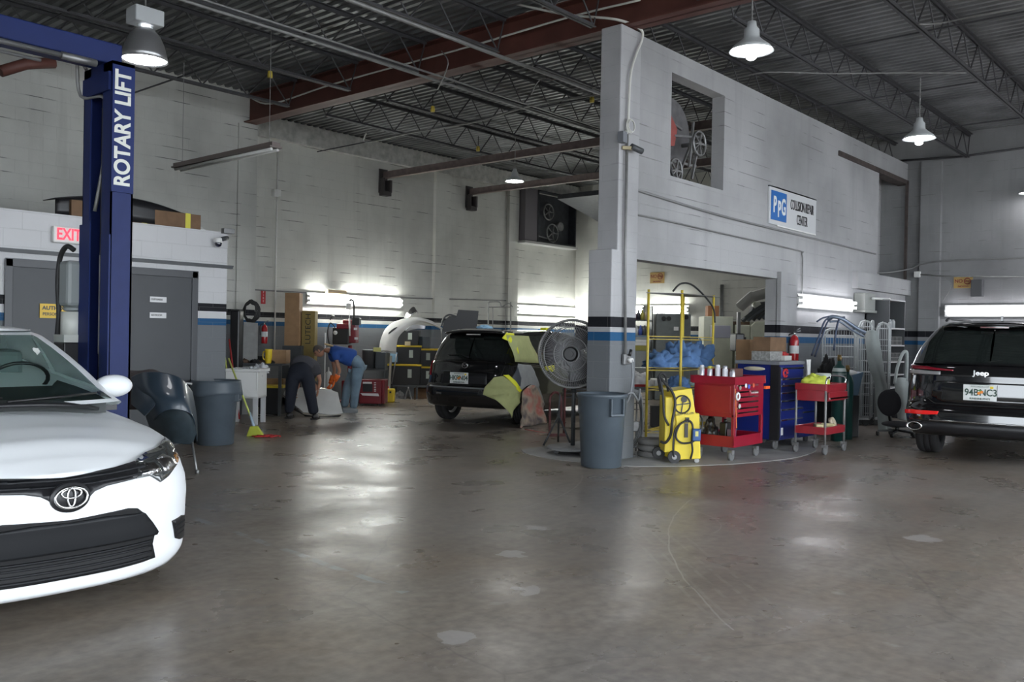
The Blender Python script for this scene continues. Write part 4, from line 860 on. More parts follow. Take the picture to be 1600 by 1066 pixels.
b = MB(); b.tube(smooth_path([(.1, .0, .3), (.15, -.06, .02), (.45, -.05, -.05), (.6, .1, .05)]), .02, 8); b.tube(smooth_path([(.7, .02, .05), (.85, -.05, -.08), (.85, -.06, -.35), (.75, -.05, -.42)]), .012, 6); b.build('wiring', M_CABLE, t)
# ------------------------------------------------------------ signs
def P4(pts, Y): return [WY(x, y, Y) for x, y in pts]
ys = YP-.012; tl, tr, bl_, br_ = P4(((1201, 291), (1274, 314), (1201, 349), (1273, 369)), ys)
t = thing('wall_sign', 'white wall sign with a blue logo and black lettering COLLISION REPAIR CENTER', 'sign', (tl.x, YP, bl_.z)); w_ = tr.x-tl.x; h_ = (tl.z-bl_.z)
MB().bx(0, w_, -.03, -.002, 0, h_).build('sign_board', mat('sign_white', (.56, .57, .58), .35), t)
MB().bx(0, w_, -.035, -.002, h_, h_+.02).build('top_edge', M_DGREY, t); MB().bx(.3, w_, -.035, -.002, -.02, 0).build('bottom_edge', M_WPL, t)
b = MB(); b.bx(.06, .62, -.04, -.03, .07, h_-.05); b.build('logo_panel', mat('logo_blue', (.015, .13, .42), .4), t, bevel=.0)
lg = t.children[-1]; bm_ = bmesh.new(); bm_.from_mesh(lg.data); es = [e for e in bm_.edges if abs(e.verts[0].co.x-e.verts[1].co.x) < 1e-6 and abs(e.verts[0].co.z-e.verts[1].co.z) < 1e-6]; bmesh.ops.bevel(bm_, geom=es, offset=.11, segments=6, affect='EDGES'); bm_.to_mesh(lg.data); bm_.free()
for s_, x, z in (('P', .17, h_*.52), ('P', .33, h_*.42), ('G', .49, h_*.50)): text('logo_letter', s_, M_WPL, t, (x, -.045, z), (PI/2, 0, 0), h_*.62, .004, .62, bold=.008)
text('lettering', 'COLLISION REPAIR', M_BLACK, t, (.66+(w_-.7)/2+.02, -.036, h_*.66), (PI/2, 0, 0), .235, .002, .47)
text('lettering', 'CENTER', M_BLACK, t, (.66+(w_-.7)/2+.02, -.036, h_*.27), (PI/2, 0, 0), .235, .002, .5)
def nosmoke(loc, rz, w_, h_, label):
    t = thing('no_smoking_sign', label, 'sign', loc, rz, 'no smoking signs'); y_ = mat('aged_yellow_sign', (.45, .30, .10), .5, noise=.1); r_ = mat('sign_dark_red', (.22, .04, .03), .5)
    MB().bx(-w_/2, w_/2, -.012, 0, 0, h_).build('sign_board', y_, t)
    text('lettering', 'NO', r_, t, (-w_*.24, -.014, h_*.62), (PI/2, 0, 0), h_*.42, .001, 1., bold=.003); text('lettering', 'SMOKING', r_, t, (0, -.014, h_*.15), (PI/2, 0, 0), h_*.2, .001, 1., bold=.001)
    b = MB(); R = h_*.26; b.tube([(w_*.22+R*math.cos(a*PI/12), -.014, h_*.62+R*math.sin(a*PI/12)) for a in range(24)], .01, 6, closed=True); b.bar((w_*.22-R*.7, -.014, h_*.62+R*.7), (w_*.22+R*.7, -.014, h_*.62-R*.7), .018, .006); b.bx(w_*.22-R*.8, w_*.22+R*.8, -.014, -.012, h_*.62-.012, h_*.62+.012); b.build('prohibition_symbol', r_, t)
nosmoke((XR-.02, 5.11, 2.64), -PI/2, .36, .23, 'aged yellow NO SMOKING sign on the right wall by the speaker')
nosmoke((XRB-.02, 13.0, 2.98), -PI/2, .45, .30, 'aged yellow NO SMOKING sign seen high through the doorway')
tag(MB().bx(XR-.18, XR-.01, 4.72, 4.93, 2.45, 2.80).build('wall_speaker', mat('speaker_grey', (.09, .09, .095), .6), bevel=.01), 'small dark speaker box mounted on the right wall beside the sign', 'speaker')
t = thing('exit_sign', 'white exit sign with red glowing letters on the office wall', 'exit sign', (4.47, YO, 2.48))
MB().bx(-.16, .16, -.07, -.0, 0, .195).build('sign_box', M_WPL, t, bevel=.015); text('exit_letters', 'EXIT', mat('red_lit_letters', (.8, .03, .05), .4, emit=(1, .03, .07), es=1.1), t, (.015, -.074, .098), (PI/2, 0, 0), .19, .002, .72, bold=.004)
t = thing('warning_sign', 'yellow AUTHORIZED PERSONNEL sign on the left office door', 'sign', (4.19, YO-.02, 1.60))
MB().bx(0, .46, -.008, 0, 0, .165).build('sign_board', mat('sign_yellow', (.75, .48, .03), .45), t); text('lettering', 'AUTHORIZED', M_BLACK, t, (.23, -.01, .115), (PI/2, 0, 0), .062, .001, 1.05, bold=.002); text('lettering', 'PERSONNEL ONLY', M_BLACK, t, (.23, -.01, .045), (PI/2, 0, 0), .05, .001, .95, bold=.001)
t = thing('fire_sign', 'narrow red and white vertical sign above the fire extinguisher', 'sign', WY(411, 475, YB-.02))
MB().bx(-.05, .05, -.01, 0, 0, .27).build('sign_board', mat('sign_red', (.45, .02, .03), .4), t)
for k_, ch in enumerate('FIRE'): text('lettering', ch, M_WHITE, t, (0, -.012, .235-k_*.06), (PI/2, 0, 0), .06, .001)
# security cameras
t = thing('dome_camera', 'white dome security camera with a dark globe on the office wall', 'security camera', (6.41, YO-.09, 2.66))
MB().lathe([(0, .06), (.05, .06), (.055, 0), (.0, 0)], n=24).build('mount', M_WPL, t); MB().sph((0, 0, -.01), .048, 20, 12).build('camera_globe', mat('dark_dome', (.01, .012, .03), .08, coat=1.), t); MB().bx(-.02, .02, 0, .09, .02, .06).build('arm', M_WPL, t)
t = thing('bullet_camera', 'small grey bullet security camera below a box at the office corner', 'security camera', (6.56, YO-.02, 2.74))
MB().cyl((0, -.03, 0), (-.12, -.12, -.03), .03).build('camera_barrel', M_DGREY, t); MB().bar((0, .02, .0), (0, -.05, 0), .025).build('arm', M_STEEL, t)
tag(MB().bx(6.50, 6.66, YO-.08, YO-.0, 2.80, 2.87).build('junction_box', M_STEEL, bevel=.005), 'grey box on the top corner of the office wall', 'junction box')
p = WY(990, 232, 6.06); t = thing('bullet_camera', 'dark bullet camera on a tan bracket, high on the column', 'security camera', (WY(972, 233, 6.15).x, 6.15, p.z))
MB().bar((0, 0, 0), (.1, -.08, .0), .04).build('bracket', mat('tan_bracket', (.35, .3, .18), .6), t); MB().cyl((.08, -.08, .02), (.24, -.13, -.02), .038).build('camera_barrel', M_DGREY, t)
p = WY(973, 214, 6.12); tag(MB().bx(p.x-.05, p.x+.04, 6.08, 6.16, p.z-.07, p.z+.06).build('junction_box', mat('grey_box_paint', (.17, .18, .2), .5)), 'grey junction box high on the column above the camera', 'junction box')
b = MB(); c_ = WY(985, 197, 6.1)
for k in range(3): b.tube([(c_.x+(.085-k*.008)*math.cos(a*PI/10), 6.1-.01*k, c_.z+(.085-k*.008)*math.sin(a*PI/10)) for a in range(20)], .007, 6, closed=True)
tag(b.build('cable_coil', mat('off_white_cable', (.6, .6, .56), .5)), 'small coil of pale cable hung high on the column', 'cable')
# switch and socket low on the column
p = WY(978, 562, 6.12); t = thing('wall_socket', 'white plug on a grey outlet at the column side, hose hanging below', 'socket', (p.x, 6.14, p.z))
MB().bx(-.06, .07, -.04, 0, -.06, .07).build('outlet_box', M_STEEL, t, bevel=.008); MB().cyl((.02, -.04, .0), (.02, -.1, -.01), .03).build('plug', M_WPL, t); MB().cyl((.02, -.06, .05), (.05, -.06, .12), .02).build('valve', M_BLACK, t)
b = MB(); b.tube(smooth_path([(.02, -.09, 0), (.03, -.1, -.2), (.02, -.08, -.42), (-.1, -.1, -.52), (-.14, -.1, -.44), (.0, -.12, -.40), (.14, -.12, -.5), (.2, -.1, -.36)]), .014, 8); b.build('hose', mat('grey_hose', (.2, .21, .22), .6), t)
p = WY(1338, 456, YP-.05); tag(MB().bx(17.0, 17.55, YP-.22, YP-.01, 2.10, 2.42).bx(16.98, 17.6, YP-.24, YP-.01, 2.05, 2.10).build('wall_box', mat('pale_grey_green_paint', (.3, .31, .29), .6), bevel=.01), 'pale box shaped cover on the partition right of its light', 'wall box')
# ------------------------------------------------------------ two post lift
LB = mat('lift_blue_paint', (.009, .019, .095), .5, noise=.1, spec=.25)
lx, ly = 3.06, 6.67; t = thing('car_lift', 'tall blue two post car lift marked ROTARY LIFT behind the white car', 'car lift', (lx, ly, 0))
b = MB(); b.bx(.0, .17, 0, .012, 0, 3.5); b.bx(.155, .17, 0, .48, 0, 3.5); b.bx(0, .17, .468, .48, 0, 3.5)
b.bx(0, .012, 0, .15, 0, 3.5); b.bx(0, .012, .36, .48, 0, 3.5); b.bx(0, .17, 0, .48, 3.42, 3.5); b.bx(-.02, 0, .02, .46, 3.28, 3.42); b.build('post', LB, t)
MB().bx(.165, .175, -.02, .5, .0, .02).bx(-.15, .3, -.1, .58, 0, .02).build('base_plate', LB, t)
b = MB(); b.bx(-.012, .0, .34, .50, 0, 2.3); b.bx(-.02, -.01, .30, .34, 0, 2.32); b.bx(-.012, 0, -.01, .12, 0, 2.2); b.build('carriage_cover', mat('lift_blue_dark', (.007, .018, .10), .5, spec=.25), t)
b = MB(); b.bx(-.004, .165, -.016, -.002, 2.52, 3.47); b.build('name_plate', mat('lift_blue_dark', (.007, .018, .10), .5, spec=.25), t)
text('lettering', 'ROTARY LIFT', mat('lift_letter_grey', (.62, .63, .58), .5), t, (.08, -.018, 3.0), (PI/2, -PI/2, 0), .165, .001, .88, bold=.005)
b = MB(); b.bx(.03, .06, .2, .23, .1, 3.3); b.cyl((.08, .30, .2), (.08, .30, 3.2), .02); b.build('lift_chain', mat('greasy_steel', (.05, .05, .05), .5, .5), t)
b = MB(); b.bx(.02, .03, .18, .20, 1.2, 2.0); b.bx(-.005, 0, .15, .165, 1.3, 2.05); b.build('latch_bar', M_STEEL, t)
b = MB(); b.tube(smooth_path([(-.01, .42, 3.5), (-.06, .46, 3.58), (-.03, .47, 3.3), (.04, .2, 3.25), (.05, .2, 2.9), (.03, .33, 2.4)]), .014, 8); b.build('hose', M_PIPE, t)
b = MB(); b.bx(-3.4, .12, .1, .36, 3.50, 3.66); b.build('overhead_beam', LB, t, bevel=.01)
b = MB(); b.cyl((-3.2, .05, 3.44), (-.35, .05, 3.46), .018); b.cyl((-.35, .05, 3.46), (-.1, .05, 3.46), .028); b.cyl((-3.2, .0, 3.36), (-.5, .02, 3.38), .012); b.build('shutoff_bar', M_STEEL, t)
b = MB(); b.bx(-3.57, -3.4, 0, .48, 0, 3.5); b.build('post', LB, t)
# power unit on the side of the post
b = MB(); b.cyl((-.02, .58, 1.42), (-.02, .58, 1.62), .085, n=20); b.bx(-.12, .08, .49, .68, 1.38, 1.44); b.build('fluid_reservoir', mat('milky_plastic', (.55, .56, .52), .4), t)
b = MB(); b.bx(-.1, .08, .49, .67, 1.66, 2.02); b.cyl((-.01, .58, 1.62), (-.01, .58, 1.68), .08); b.build('pump_motor', mat('pump_grey', (.22, .24, .24), .5), t, bevel=.03)
b = MB(); b.bx(-.12, .1, .49, .69, .85, 1.38); b.build('control_box', M_BLACK, t, bevel=.01)
b = MB(); b.tube(smooth_path([(-.05, .5, 2.1), (-.08, .56, 2.13), (-.08, .68, 2.05), (-.08, .72, 1.85), (-.08, .69, 1.6), (-.08, .71, 1.4), (-.06, .67, 1.1)]), .02, 8); b.build('hydraulic_hose', M_CABLE, t)
run('steel_rail', [WY(0, 112, 10.4), WY(40, 100, 10.4), WY(85, 98, 10.4)], .06, 'dark red beam stub under the roof behind the lift arm', 'steel rail', M_RED, 0)
# things on the office roof
t = thing('long_cardboard_box', 'long brown cardboard box with two yellow straps on the office roof', 'cardboard box', (4.55, 10.93, 2.825))
MB().bx(0, 1.67, 0, .35, 0, .19).build('box_body', M_CARD2, t, bevel=.004)
for x in (.86, 1.45): MB().bx(x, x+.07, -.004, .354, -.001, .194).build('strap', mat('strap_yellow', (.6, .55, .05), .5), t)
b = MB(); b.grid(lambda u, v: (u*1.75, .1*math.sin(PI*u)*-1-.1+.35*v, .19+.10*math.sin(PI*min(1, u*1.1))*(1-.25*v)+.03*math.sin(5*u)*v-.06*(1-v)*0), 30, 8); b.grid(lambda u, v: (u*1.75, .1*math.sin(PI*u)*-1-.1, .09*v*2+.1*math.sin(PI*min(1, u*1.1))*v), 30, 3)
o = tag(b.build('bumper_cover', M_TRIM, solid=.01), 'black car bumper cover lying on the long cardboard box', 'car bumper'); o.location = (4.40, 11.12, 2.83)
crumple('white_rag', mat('white_cloth', (.7, .7, .68), .9), (6.3, 11.1, 2.825), (.08, .06, .05), 5, 'small white rag at the foot of the box on the office roof', 'rag')
# ------------------------------------------------------------ grey bins
M_BIN = mat('grey_bin_plastic', (.075, .095, .115), .42, noise=.12, nscale=5)
def bin_(loc, rz, label, s=1.):
    t = thing('trash_can', label, 'trash can', loc, rz)
    b = MB(); b.lathe([(0, .0), (.235*s, 0), (.25*s, .01), (.285*s, .60*s), (.30*s, .62*s), (.305*s, .80*s), (.32*s, .81*s), (.325*s, .835*s), (.315*s, .85*s), (.30*s, .845*s), (.29*s, .80*s), (.28*s, .60*s), (.24*s, .02), (0, .02)], n=48)
    b.build('can_body', M_BIN, t)
    for sd in (1, -1):
        b = MB(); x = sd*.335*s; b.bx(min(x, x-sd*.04), max(x, x-sd*.04), -.09, .09, .60*s, .63*s); b.bx(min(x, x-sd*.06), max(x, x-sd*.06), -.10, -.08, .60*s, .80*s); b.bx(min(x, x-sd*.06), max(x, x-sd*.06), .08, .10, .60*s, .80*s); b.build('handle', M_BIN, t, bevel=.008)
    return t
t = bin_((8.62, 6.02-.25, 0), VIEW-1.05, 'grey plastic trash can standing in front of the column'); t.location = G(942, 733)+Vector((CY, SY, 0))*.22; t.scale = (.93, .93, 1)
V_ = VF(352, 688); t = bin_(V_.B-Vector((CY, SY, 0))*.42, VIEW+.1, 'grey plastic trash can standing by the office corner', .94)
b = MB(); b.grid(lambda u, v: ((.305+.03*v+.006*math.sin(u*40))*math.cos(u*2*PI), (.305+.03*v+.006*math.sin(u*31))*math.sin(u*2*PI), .84-.2*v+.03*math.sin(u*9)*v), 60, 5); b.build('bin_liner', M_BIN, t, solid=.004)
# ------------------------------------------------------------ dark bumper shell and fender on a stand, right of the white car
V_ = VF(300, 738); t = V_.thing('car_bumper', 'dark blue grey bumper shell propped on a metal stand behind the white car', 'car bumper')
nv = mat('dark_slate_car_paint', (.028, .045, .065), .35, coat=.3, noise=.2, nscale=3)
q = lambda x, y, d=0.: V_.q(x, y, d)
def surf(rows, nm, m, par, th=.012, nu=10, nv_=10):
    """smooth sheet through rows of (x, y, depth) picture-side measurements"""
    P = [[q(*p) for p in r] for r in rows]; rs = [smooth_path(r, nu) for r in P]; n = len(rs[0]); cols = [smooth_path([r[i] for r in rs], nv_) for i in range(n)]
    b = MB(); b.grid(lambda u, v: cols[round(u*(n-1))][round(v*(len(cols[0])-1))], n-1, len(cols[0])-1); return b.build(nm, m, par, solid=th)
surf([[(205, 590, .25), (225, 582, .05), (255, 583, .0), (282, 592, .05), (300, 612, .3)], [(210, 604, .12), (228, 605, -.1), (258, 603, -.12), (288, 612, -.05), (306, 645, .25)], [(222, 626, .0), (240, 622, -.2), (268, 622, -.22), (294, 632, -.12), (308, 672, .2)], [(240, 660, .0), (248, 648, -.22), (270, 640, -.25), (300, 650, -.12), (308, 690, .15)]], 'outer_shell', nv, t)
surf([[(216, 590, .12), (240, 612, -.15), (247, 626, -.2)], [(207, 608, .1), (228, 625, -.16), (240, 636, -.22)], [(206, 632, .12), (215, 640, -.12), (226, 650, -.2)]], 'fog_lamp_corner', nv, t)
surf([[(228, 650, .02), (250, 632, -.18), (275, 628, -.22), (297, 640, -.12), (305, 660, .02)], [(236, 672, .05), (255, 662, -.12), (276, 660, -.16), (296, 668, -.08), (306, 676, .02)], [(243, 684, .1), (255, 688, .0), (272, 692, -.05), (290, 694, 0), (300, 694, .05)]], 'wheel_arch_liner', mat('dark_liner_plastic', (.03, .045, .055), .35, coat=.4, noise=.3, nscale=12), t)
b = MB()
for p_, r_ in (((300, 690, .05), (308, 742, -.1)), ((236, 680, .1), (222, 742, .0)), ((262, 690, .25), (262, 724, .3)), ((225, 592, .2), (300, 600, .25))): b.cyl(q(*p_), q(*r_) if r_[1] > 700 else q(*r_), .014, n=8)
for p_ in ((308, 742, -.1), (222, 742, 0.), (262, 724, .3)):
    v_ = q(*p_); b.cyl((v_.x, v_.y, max(0, v_.z-.03)), (v_.x, v_.y, max(.04, v_.z+.02)), .022, n=8)
b.build('stand', M_STEEL, t)
surf([[(186, 578, .5), (215, 580, .45), (240, 578, .4), (262, 588, .4)], [(190, 596, .35), (212, 598, .3), (236, 600, .25), (255, 605, .3)], [(195, 640, .5), (212, 640, .45), (230, 640, .4), (246, 640, .45)]], 'inner_bracket_panel', mat('dusty_dark_plastic', (.09, .075, .075), .6, noise=.3), t)
# ------------------------------------------------------------ utility sink, broom and clutter near the office corner
V_ = VF(385, 664); q = lambda x, y, d=0.: V_.q(x, y, d)
t = V_.thing('utility_sink', 'white plastic utility sink on legs behind the grey trash can', 'sink')
b = MB(); a = q(352, 624); c_ = q(403, 577); x0, x1, z0, z1 = a.x, c_.x, a.z+.02, c_.z
b.bx(x0, x1, 0, .03, z0, z1); b.bx(x0, x1, .5, .53, z0, z1); b.bx(x0, x0+.03, 0, .53, z0, z1); b.bx(x1-.03, x1, 0, .53, z0, z1); b.bx(x0, x1, 0, .53, z0, z0+.04); b.bx(x0-.02, x1+.02, -.03, 0, z1-.05, z1); b.bx(x0-.02, x1+.04, .53, .56, z1-.05, z1); b.bx(x1, x1+.04, -.03, .56, z1-.05, z1); b.build('basin', M_WPL, t, bevel=.012)
for x in (x0+.04, x1-.04):
    for y in (.04, .48): MB().bx(x-.035, x+.035, y-.03, y+.03, 0, z0).build('leg', mat('grey_white_leg', (.5, .51, .52), .5), t)
V_ = VF(403, 682); q = V_.q; t = V_.thing('broom', 'push broom with yellow green bristles leaning behind the grey trash can', 'broom')
b = MB(); b.cyl(q(398, 668), q(357, 560, .35), .013, n=10); b.build('handle', mat('broom_handle_yellow_green', (.5, .55, .12), .5), t); b = MB(); b.cyl(q(397, 667), q(390, 645, .08), .018); b.build('ferrule', mat('pale_blue_plastic', (.35, .45, .55), .5), t)
b = MB(); a = q(397, 666); b.prism([(a.x-.05, a.z), (a.x+.05, a.z), (a.x+.15, .0), (a.x-.10, .0)], -.04, .04, 'y'); b.build('bristles', mat('yellow_green_bristles', (.45, .5, .06), .85, bump=.8, bscale=150), t, bevel=.01)
V_ = VF(420, 683); b = MB()
for k in range(26):
    a = random.uniform(0, 2*PI); r = random.uniform(.08, .24); p0 = Vector((r*math.cos(a)*.2, r*math.sin(a)*.3, .012)); b.tube(smooth_path([p0, (r*.7*math.cos(a+.5), .6*r*math.sin(a+.5), .02), (r*1.05*math.cos(a), .7*r*math.sin(a), .01)], 4), .008, 5)
V_.tag(b.build('mop', mat('red_mop_yarn', (.45, .03, .03), .85)), 'red string mop head lying flat on the floor by the broom', 'mop')
V_ = VF(362, 660); q = V_.q; V_.tag(MB().cyl(q(374, 655, .1), q(358, 530, .25), .013, n=8).build('red_stick', mat('red_handle', (.35, .02, .02), .5)), 'thin red stick leaning beside the office corner', 'stick')
V_ = VF(360, 662); q = V_.q
V_.tag(MB().cyl(q(366, 655, .05), q(350, 549, .35), .014, n=8).build('yellow_stick', mat('broom_handle_yellow_green', (.5, .55, .12), .5)), 'yellow green stick leaning behind the left trash can', 'stick')
# workbench by the pilaster with clutter
V_ = VF(405, 652); q = V_.q; D0 = .3
t = V_.thing('workbench', 'low cluttered dark workbench behind the utility sink', 'workbench')
a = q(362, 574, D0); c_ = q(440, 566, D0); b = MB(); b.bx(a.x, c_.x, D0, D0+.6, c_.z-.07, c_.z-.03); b.build('bench_top', M_DGREY, t); bt = c_.z-.03
for x in (a.x+.03, c_.x-.03):
    for y in (D0+.03, D0+.57): MB().bx(x-.025, x+.025, y-.025, y+.025, 0, bt-.04).build('leg', M_DGREY, t)
def onbench(nm, x, w, d, h, m, label, cat, dy=.1, bev=.004):
    p = q(x, 566, D0+dy); o = MB().bx(-w/2, w/2, 0, d, 0, h).build(nm, m, bevel=bev); V_.tag(o, label, cat); o.location = V_.B+Matrix.Rotation(VIEW, 3, 'Z') @ Vector((p.x, D0+dy, bt)); return o
def at(V, x, y, d): return V.B+Matrix.Rotation(VIEW, 3, 'Z') @ V.q(x, y, d)
onbench('carton', 432, .34, .3, .24, M_CARD, 'open cardboard box on the bench left of the tall carton', 'cardboard box')
t = thing('pitcher', 'yellow plastic pitcher on the bench behind the utility sink', 'pitcher', V_.B+Matrix.Rotation(VIEW, 3, 'Z') @ Vector((q(418, 566, D0).x, D0+.06, bt)), VIEW)
t.scale = (.95, .95, 1.5); MB().lathe([(0, 0), (.055, 0), (.06, .01), (.065, .15), (.07, .17), (.06, .165), (.05, .01), (0, .01)], n=24).build('pitcher_body', M_YEL, t); MB().tube(smooth_path([(-.06, 0, .14), (-.1, 0, .13), (-.1, 0, .06), (-.055, 0, .04)]), .009, 6).build('handle', M_YEL, t)
for k in range(7):
    p = q(370+k*8.5, 566, D0); o = crumple('rag', mat(['black_rag', 'brown_rag', 'grey_rag'][k % 3], [(.02, .02, .02), (.1, .06, .04), (.15, .15, .15)][k % 3], .9), V_.B+Matrix.Rotation(VIEW, 3, 'Z') @ Vector((p.x, D0+.12+.06*(k % 3), bt)), (.09, .08, .05+.02*(k % 2)), 11+k, ['black', 'brown', 'grey'][k % 3]+' rag in the heap on the low workbench', 'rag', VIEW, 'rags on the workbench', n=10)
# bags in the sink
V2 = VF(385, 664)
for k, (x, y, s_) in enumerate(((375, 578, .13), (392, 577, .16), (408, 579, .13))): crumple('plastic_bag', mat('clear_crumpled_plastic', (.55, .57, .6), .3), at(V2, x, 588 if k < 2 else 583, .25 if k < 2 else .6), (s_, .13, .13), 31+k, ['left', 'middle', 'right'][k]+' crumpled clear plastic bag heaped over the utility sink', 'plastic bag', VIEW, amp=.5)
# wall leaning panel, black cabinet, hose coil, extinguisher
V_ = VF(388, 652); q = V_.q
V_.tag(MB().prism([(q(378, 560, .5).x, 0), (q(402, 560, .5).x, 0), (q(402, 505, .5).x, q(402, 505, .5).z), (q(381, 505, .5).x, q(381, 503, .5).z)], .5, .54, 'y').build('leaning_panel', mat('dusty_grey_board', (.33, .33, .32), .7, noise=.15)), 'grey board leaning on the back wall pilaster below the hose', 'board')
b = MB(); p0 = q(358, 560, .05); p1 = q(372, 484, .05); b.bx(p0.x, p1.x+.03, .05, .3, 0, p1.z); V_.tag(b.build('coat_pile', M_BLACK, bevel=.03), 'tall black cabinet standing just behind the office corner', 'cabinet')
b = MB(); p = q(393, 487, .52)
for k in range(5): b.tube([(p.x+(.155-.012*k+.01*math.sin(a+k))*math.cos(a*PI/14)*.95, 0.52-.015*k, p.z+(.2-.014*k+.01*math.cos(a*1.7))*math.sin(a*PI/14)) for a in range(28)], .012, 6, closed=True)
V_.tag(b.build('hose_coil', M_CABLE), 'coil of black hose hung on the back wall pilaster', 'hose')
def extinguisher(loc, label, s=1., rz=VIEW):
    t = thing('fire_extinguisher', label, 'fire extinguisher', loc, rz); b = MB(); b.lathe([(0, 0), (.065*s, .0), (.07*s, .02), (.07*s, .36*s), (.055*s, .41*s), (.025*s, .44*s), (0, .45*s)], n=24); b.build('cylinder', mat('extinguisher_red', (.42, .015, .02), .25, coat=.5), t)
    MB().lathe([(.0715*s, .16*s), (.0715*s, .28*s)], n=24).build('label', M_WHITE, t); b = MB(); b.cyl((0, 0, .44*s), (0, 0, .49*s), .02*s); b.bar((0, 0, .49*s), (.1*s, 0, .51*s), .018*s); b.bar((0, 0, .50*s), (.09*s, 0, .55*s), .015*s); b.build('valve', M_CHROME, t)
    MB().tube(smooth_path([(-.02*s, 0, .47*s), (-.1*s, -.02, .42*s), (-.09*s, -.03, .2*s)]), .01*s, 6).build('hose', M_CABLE, t); return t
o = VF(413, 640); extinguisher(at(o, 413, 537, .9), 'red fire extinguisher hung on the back wall beside the hose coil', .85)
o_ = MB().bx(-.06, .06, .08, .35, -1.0, -.0).build('tool_stand', M_BLACK, bevel=.01); tag(o_, 'black metal stand below the fire extinguisher', 'stand'); o_.location = at(o, 405, 545, .55); o_.location.z = 1.0; o_.rotation_euler = (0, 0, VIEW)
# tall cartons
V_ = VF(470, 640); q = V_.q
b = MB(); a = q(444, 540, .5); c_ = q(468, 458, .5); b.bx(a.x, c_.x, .5, .78, max(.9, a.z), c_.z); o = V_.tag(b.build('tall_carton', M_CARD, bevel=.004), 'tall narrow brown carton standing upright by the back wall', 'cardboard box')
b = MB(); b.bx(q(440, 600, .45).x, q(470, 600, .45).x, .45, .95, 0, max(.9, a.z)); V_.tag(b.build('storage_crate', M_DGREY, bevel=.01), 'dark crate carrying the tall narrow carton', 'crate')
a = q(468, 600, .62); c_ = q(492, 486, .62); t = V_.thing('tall_carton', 'tall ochre carton with dark lettering beside the narrow carton', 'cardboard box'); MB().bx(a.x+.02, c_.x, .64, .90, 0, c_.z).build('carton_body', mat('ochre_cardboard', (.26, .19, .06), .7, noise=.1), t, bevel=.004)
text('lettering', 'LUTECH', M_BLACK, t, ((a.x+c_.x)/2+.01, .638, 1.55), (PI/2, -PI/2, 0), .15, .001, 1.1)
b = MB(); a = q(506, 600, .2); c_ = q(509, 520, .2); b.bx(a.x, c_.x, .2, .23, 0, c_.z); V_.tag(b.build('white_pole', M_WPL), 'thin white upright strip between the two men', 'pole')
t = V_.thing('gas_bottle', 'slim white metal cylinder standing between the two men', 'cylinder'); a = q(507, 612, .4); c_ = q(519, 582, .4); MB().lathe([(0, 0), (.07, 0), (.07, c_.z-.06), (.05, c_.z), (.015, c_.z+.02), (.012, c_.z+.1), (0, c_.z+.1)], c=((a.x+c_.x)/2, .4, 0), n=20).build('cylinder', mat('off_white_enamel', (.6, .6, .58), .4), t)
# ------------------------------------------------------------ red tyre machine / welder group behind the men
V_ = VF(570, 634); q = V_.q; t = V_.thing('welding_cart', 'red welding power source with a display on the floor behind the man in blue', 'welding machine')
rw = mat('dark_welder_red', (.20, .006, .014), .35, coat=.3, noise=.1)
a = q(561, 636, 0); c_ = q(601, 594, 0); b = MB(); b.bx(a.x, c_.x-.06, 0, .5, .04, c_.z); b.bx(c_.x-.06, c_.x, .02, .5, .04, c_.z+.0); b.build('body', rw, t, bevel=.015)
p0 = q(567, 612); p1 = q(582, 600); MB().bx(p0.x, p1.x, -.01, 0, p0.z, p1.z).build('display_panel', M_TRIM, t); p0 = q(567, 599.5); p1 = q(581, 597); MB().bx(p0.x, p1.x, -.012, 0, p0.z, p1.z).build('label', M_WHITE, t)
p0 = q(563, 618); p1 = q(591, 615); MB().prism([(p0.x, p1.z), (p1.x, p1.z), (p1.x+.02, p0.z-.01), (p0.x+.05, p0.z)], -.014, 0, 'y').build('stripe', M_WHITE, t)
for z in range(6): p_ = q(586, 598+z*2.6); MB().bx(p_.x-.02, p_.x+.02, -.01, 0, p_.z-.01, p_.z+.005).build('vent_slot', M_WHITE, t)
for x in (a.x+.06, c_.x-.1): MB().cyl((x, .02, .045), (x, .1, .045), .045, n=16).build('caster', M_CABLE, t)
V3 = VF(545, 631); q3 = V3.q; t = V3.thing('welding_cart', 'second red welding machine half hidden behind the jeans of the man in blue', 'welding machine'); a3 = q3(533, 631); c3 = q3(549, 595); MB().bx(a3.x, c3.x, 0, .4, .03, c3.z).build('body', rw, t, bevel=.015); p_ = q3(541, 615); MB().bx(p_.x-.06, p_.x+.05, -.01, 0, p_.z-.03, p_.z+.03).build('label', M_WHITE, t)
# dark cart above with drum
t = V_.thing('tool_trolley', 'dark trolley shelf above the red welder with odds and ends', 'trolley'); a = q(560, 592, .55); c_ = q(602, 577, .55)
b = MB(); b.bx(a.x, c_.x, .55, 1.0, c_.z-.03, c_.z); b.bx(a.x, c_.x, .55, 1.0, a.z-.08, a.z-.05); b.build('shelf', M_DGREY, t)
for x in (a.x+.02, c_.x-.02):
    for y in (.57, .98): MB().bx(x-.015, x+.015, y-.015, y+.015, 0, c_.z).build('post', M_DGREY, t)
p_ = q(575, 576, .62); tz = c_.z
b = MB(); b.lathe([(0, tz), (.14, tz), (.145, tz+.38), (.15, tz+.39), (.13, tz+.40), (0, tz+.38)], c=(p_.x, .74, 0), n=28); V_.tag(b.build('drum', mat('dark_grey_drum', (.09, .095, .1), .4, .3)), 'dark grey drum on the trolley above the red welder', 'drum')
p_ = q(594, 576, .6); V_.tag(MB().bx(p_.x-.11, p_.x+.1, .62, .9, tz, tz+.36).build('equipment_case', mat('dark_slate_case', (.05, .06, .07), .5), bevel=.01), 'dark slate case on the trolley right of the drum', 'case')
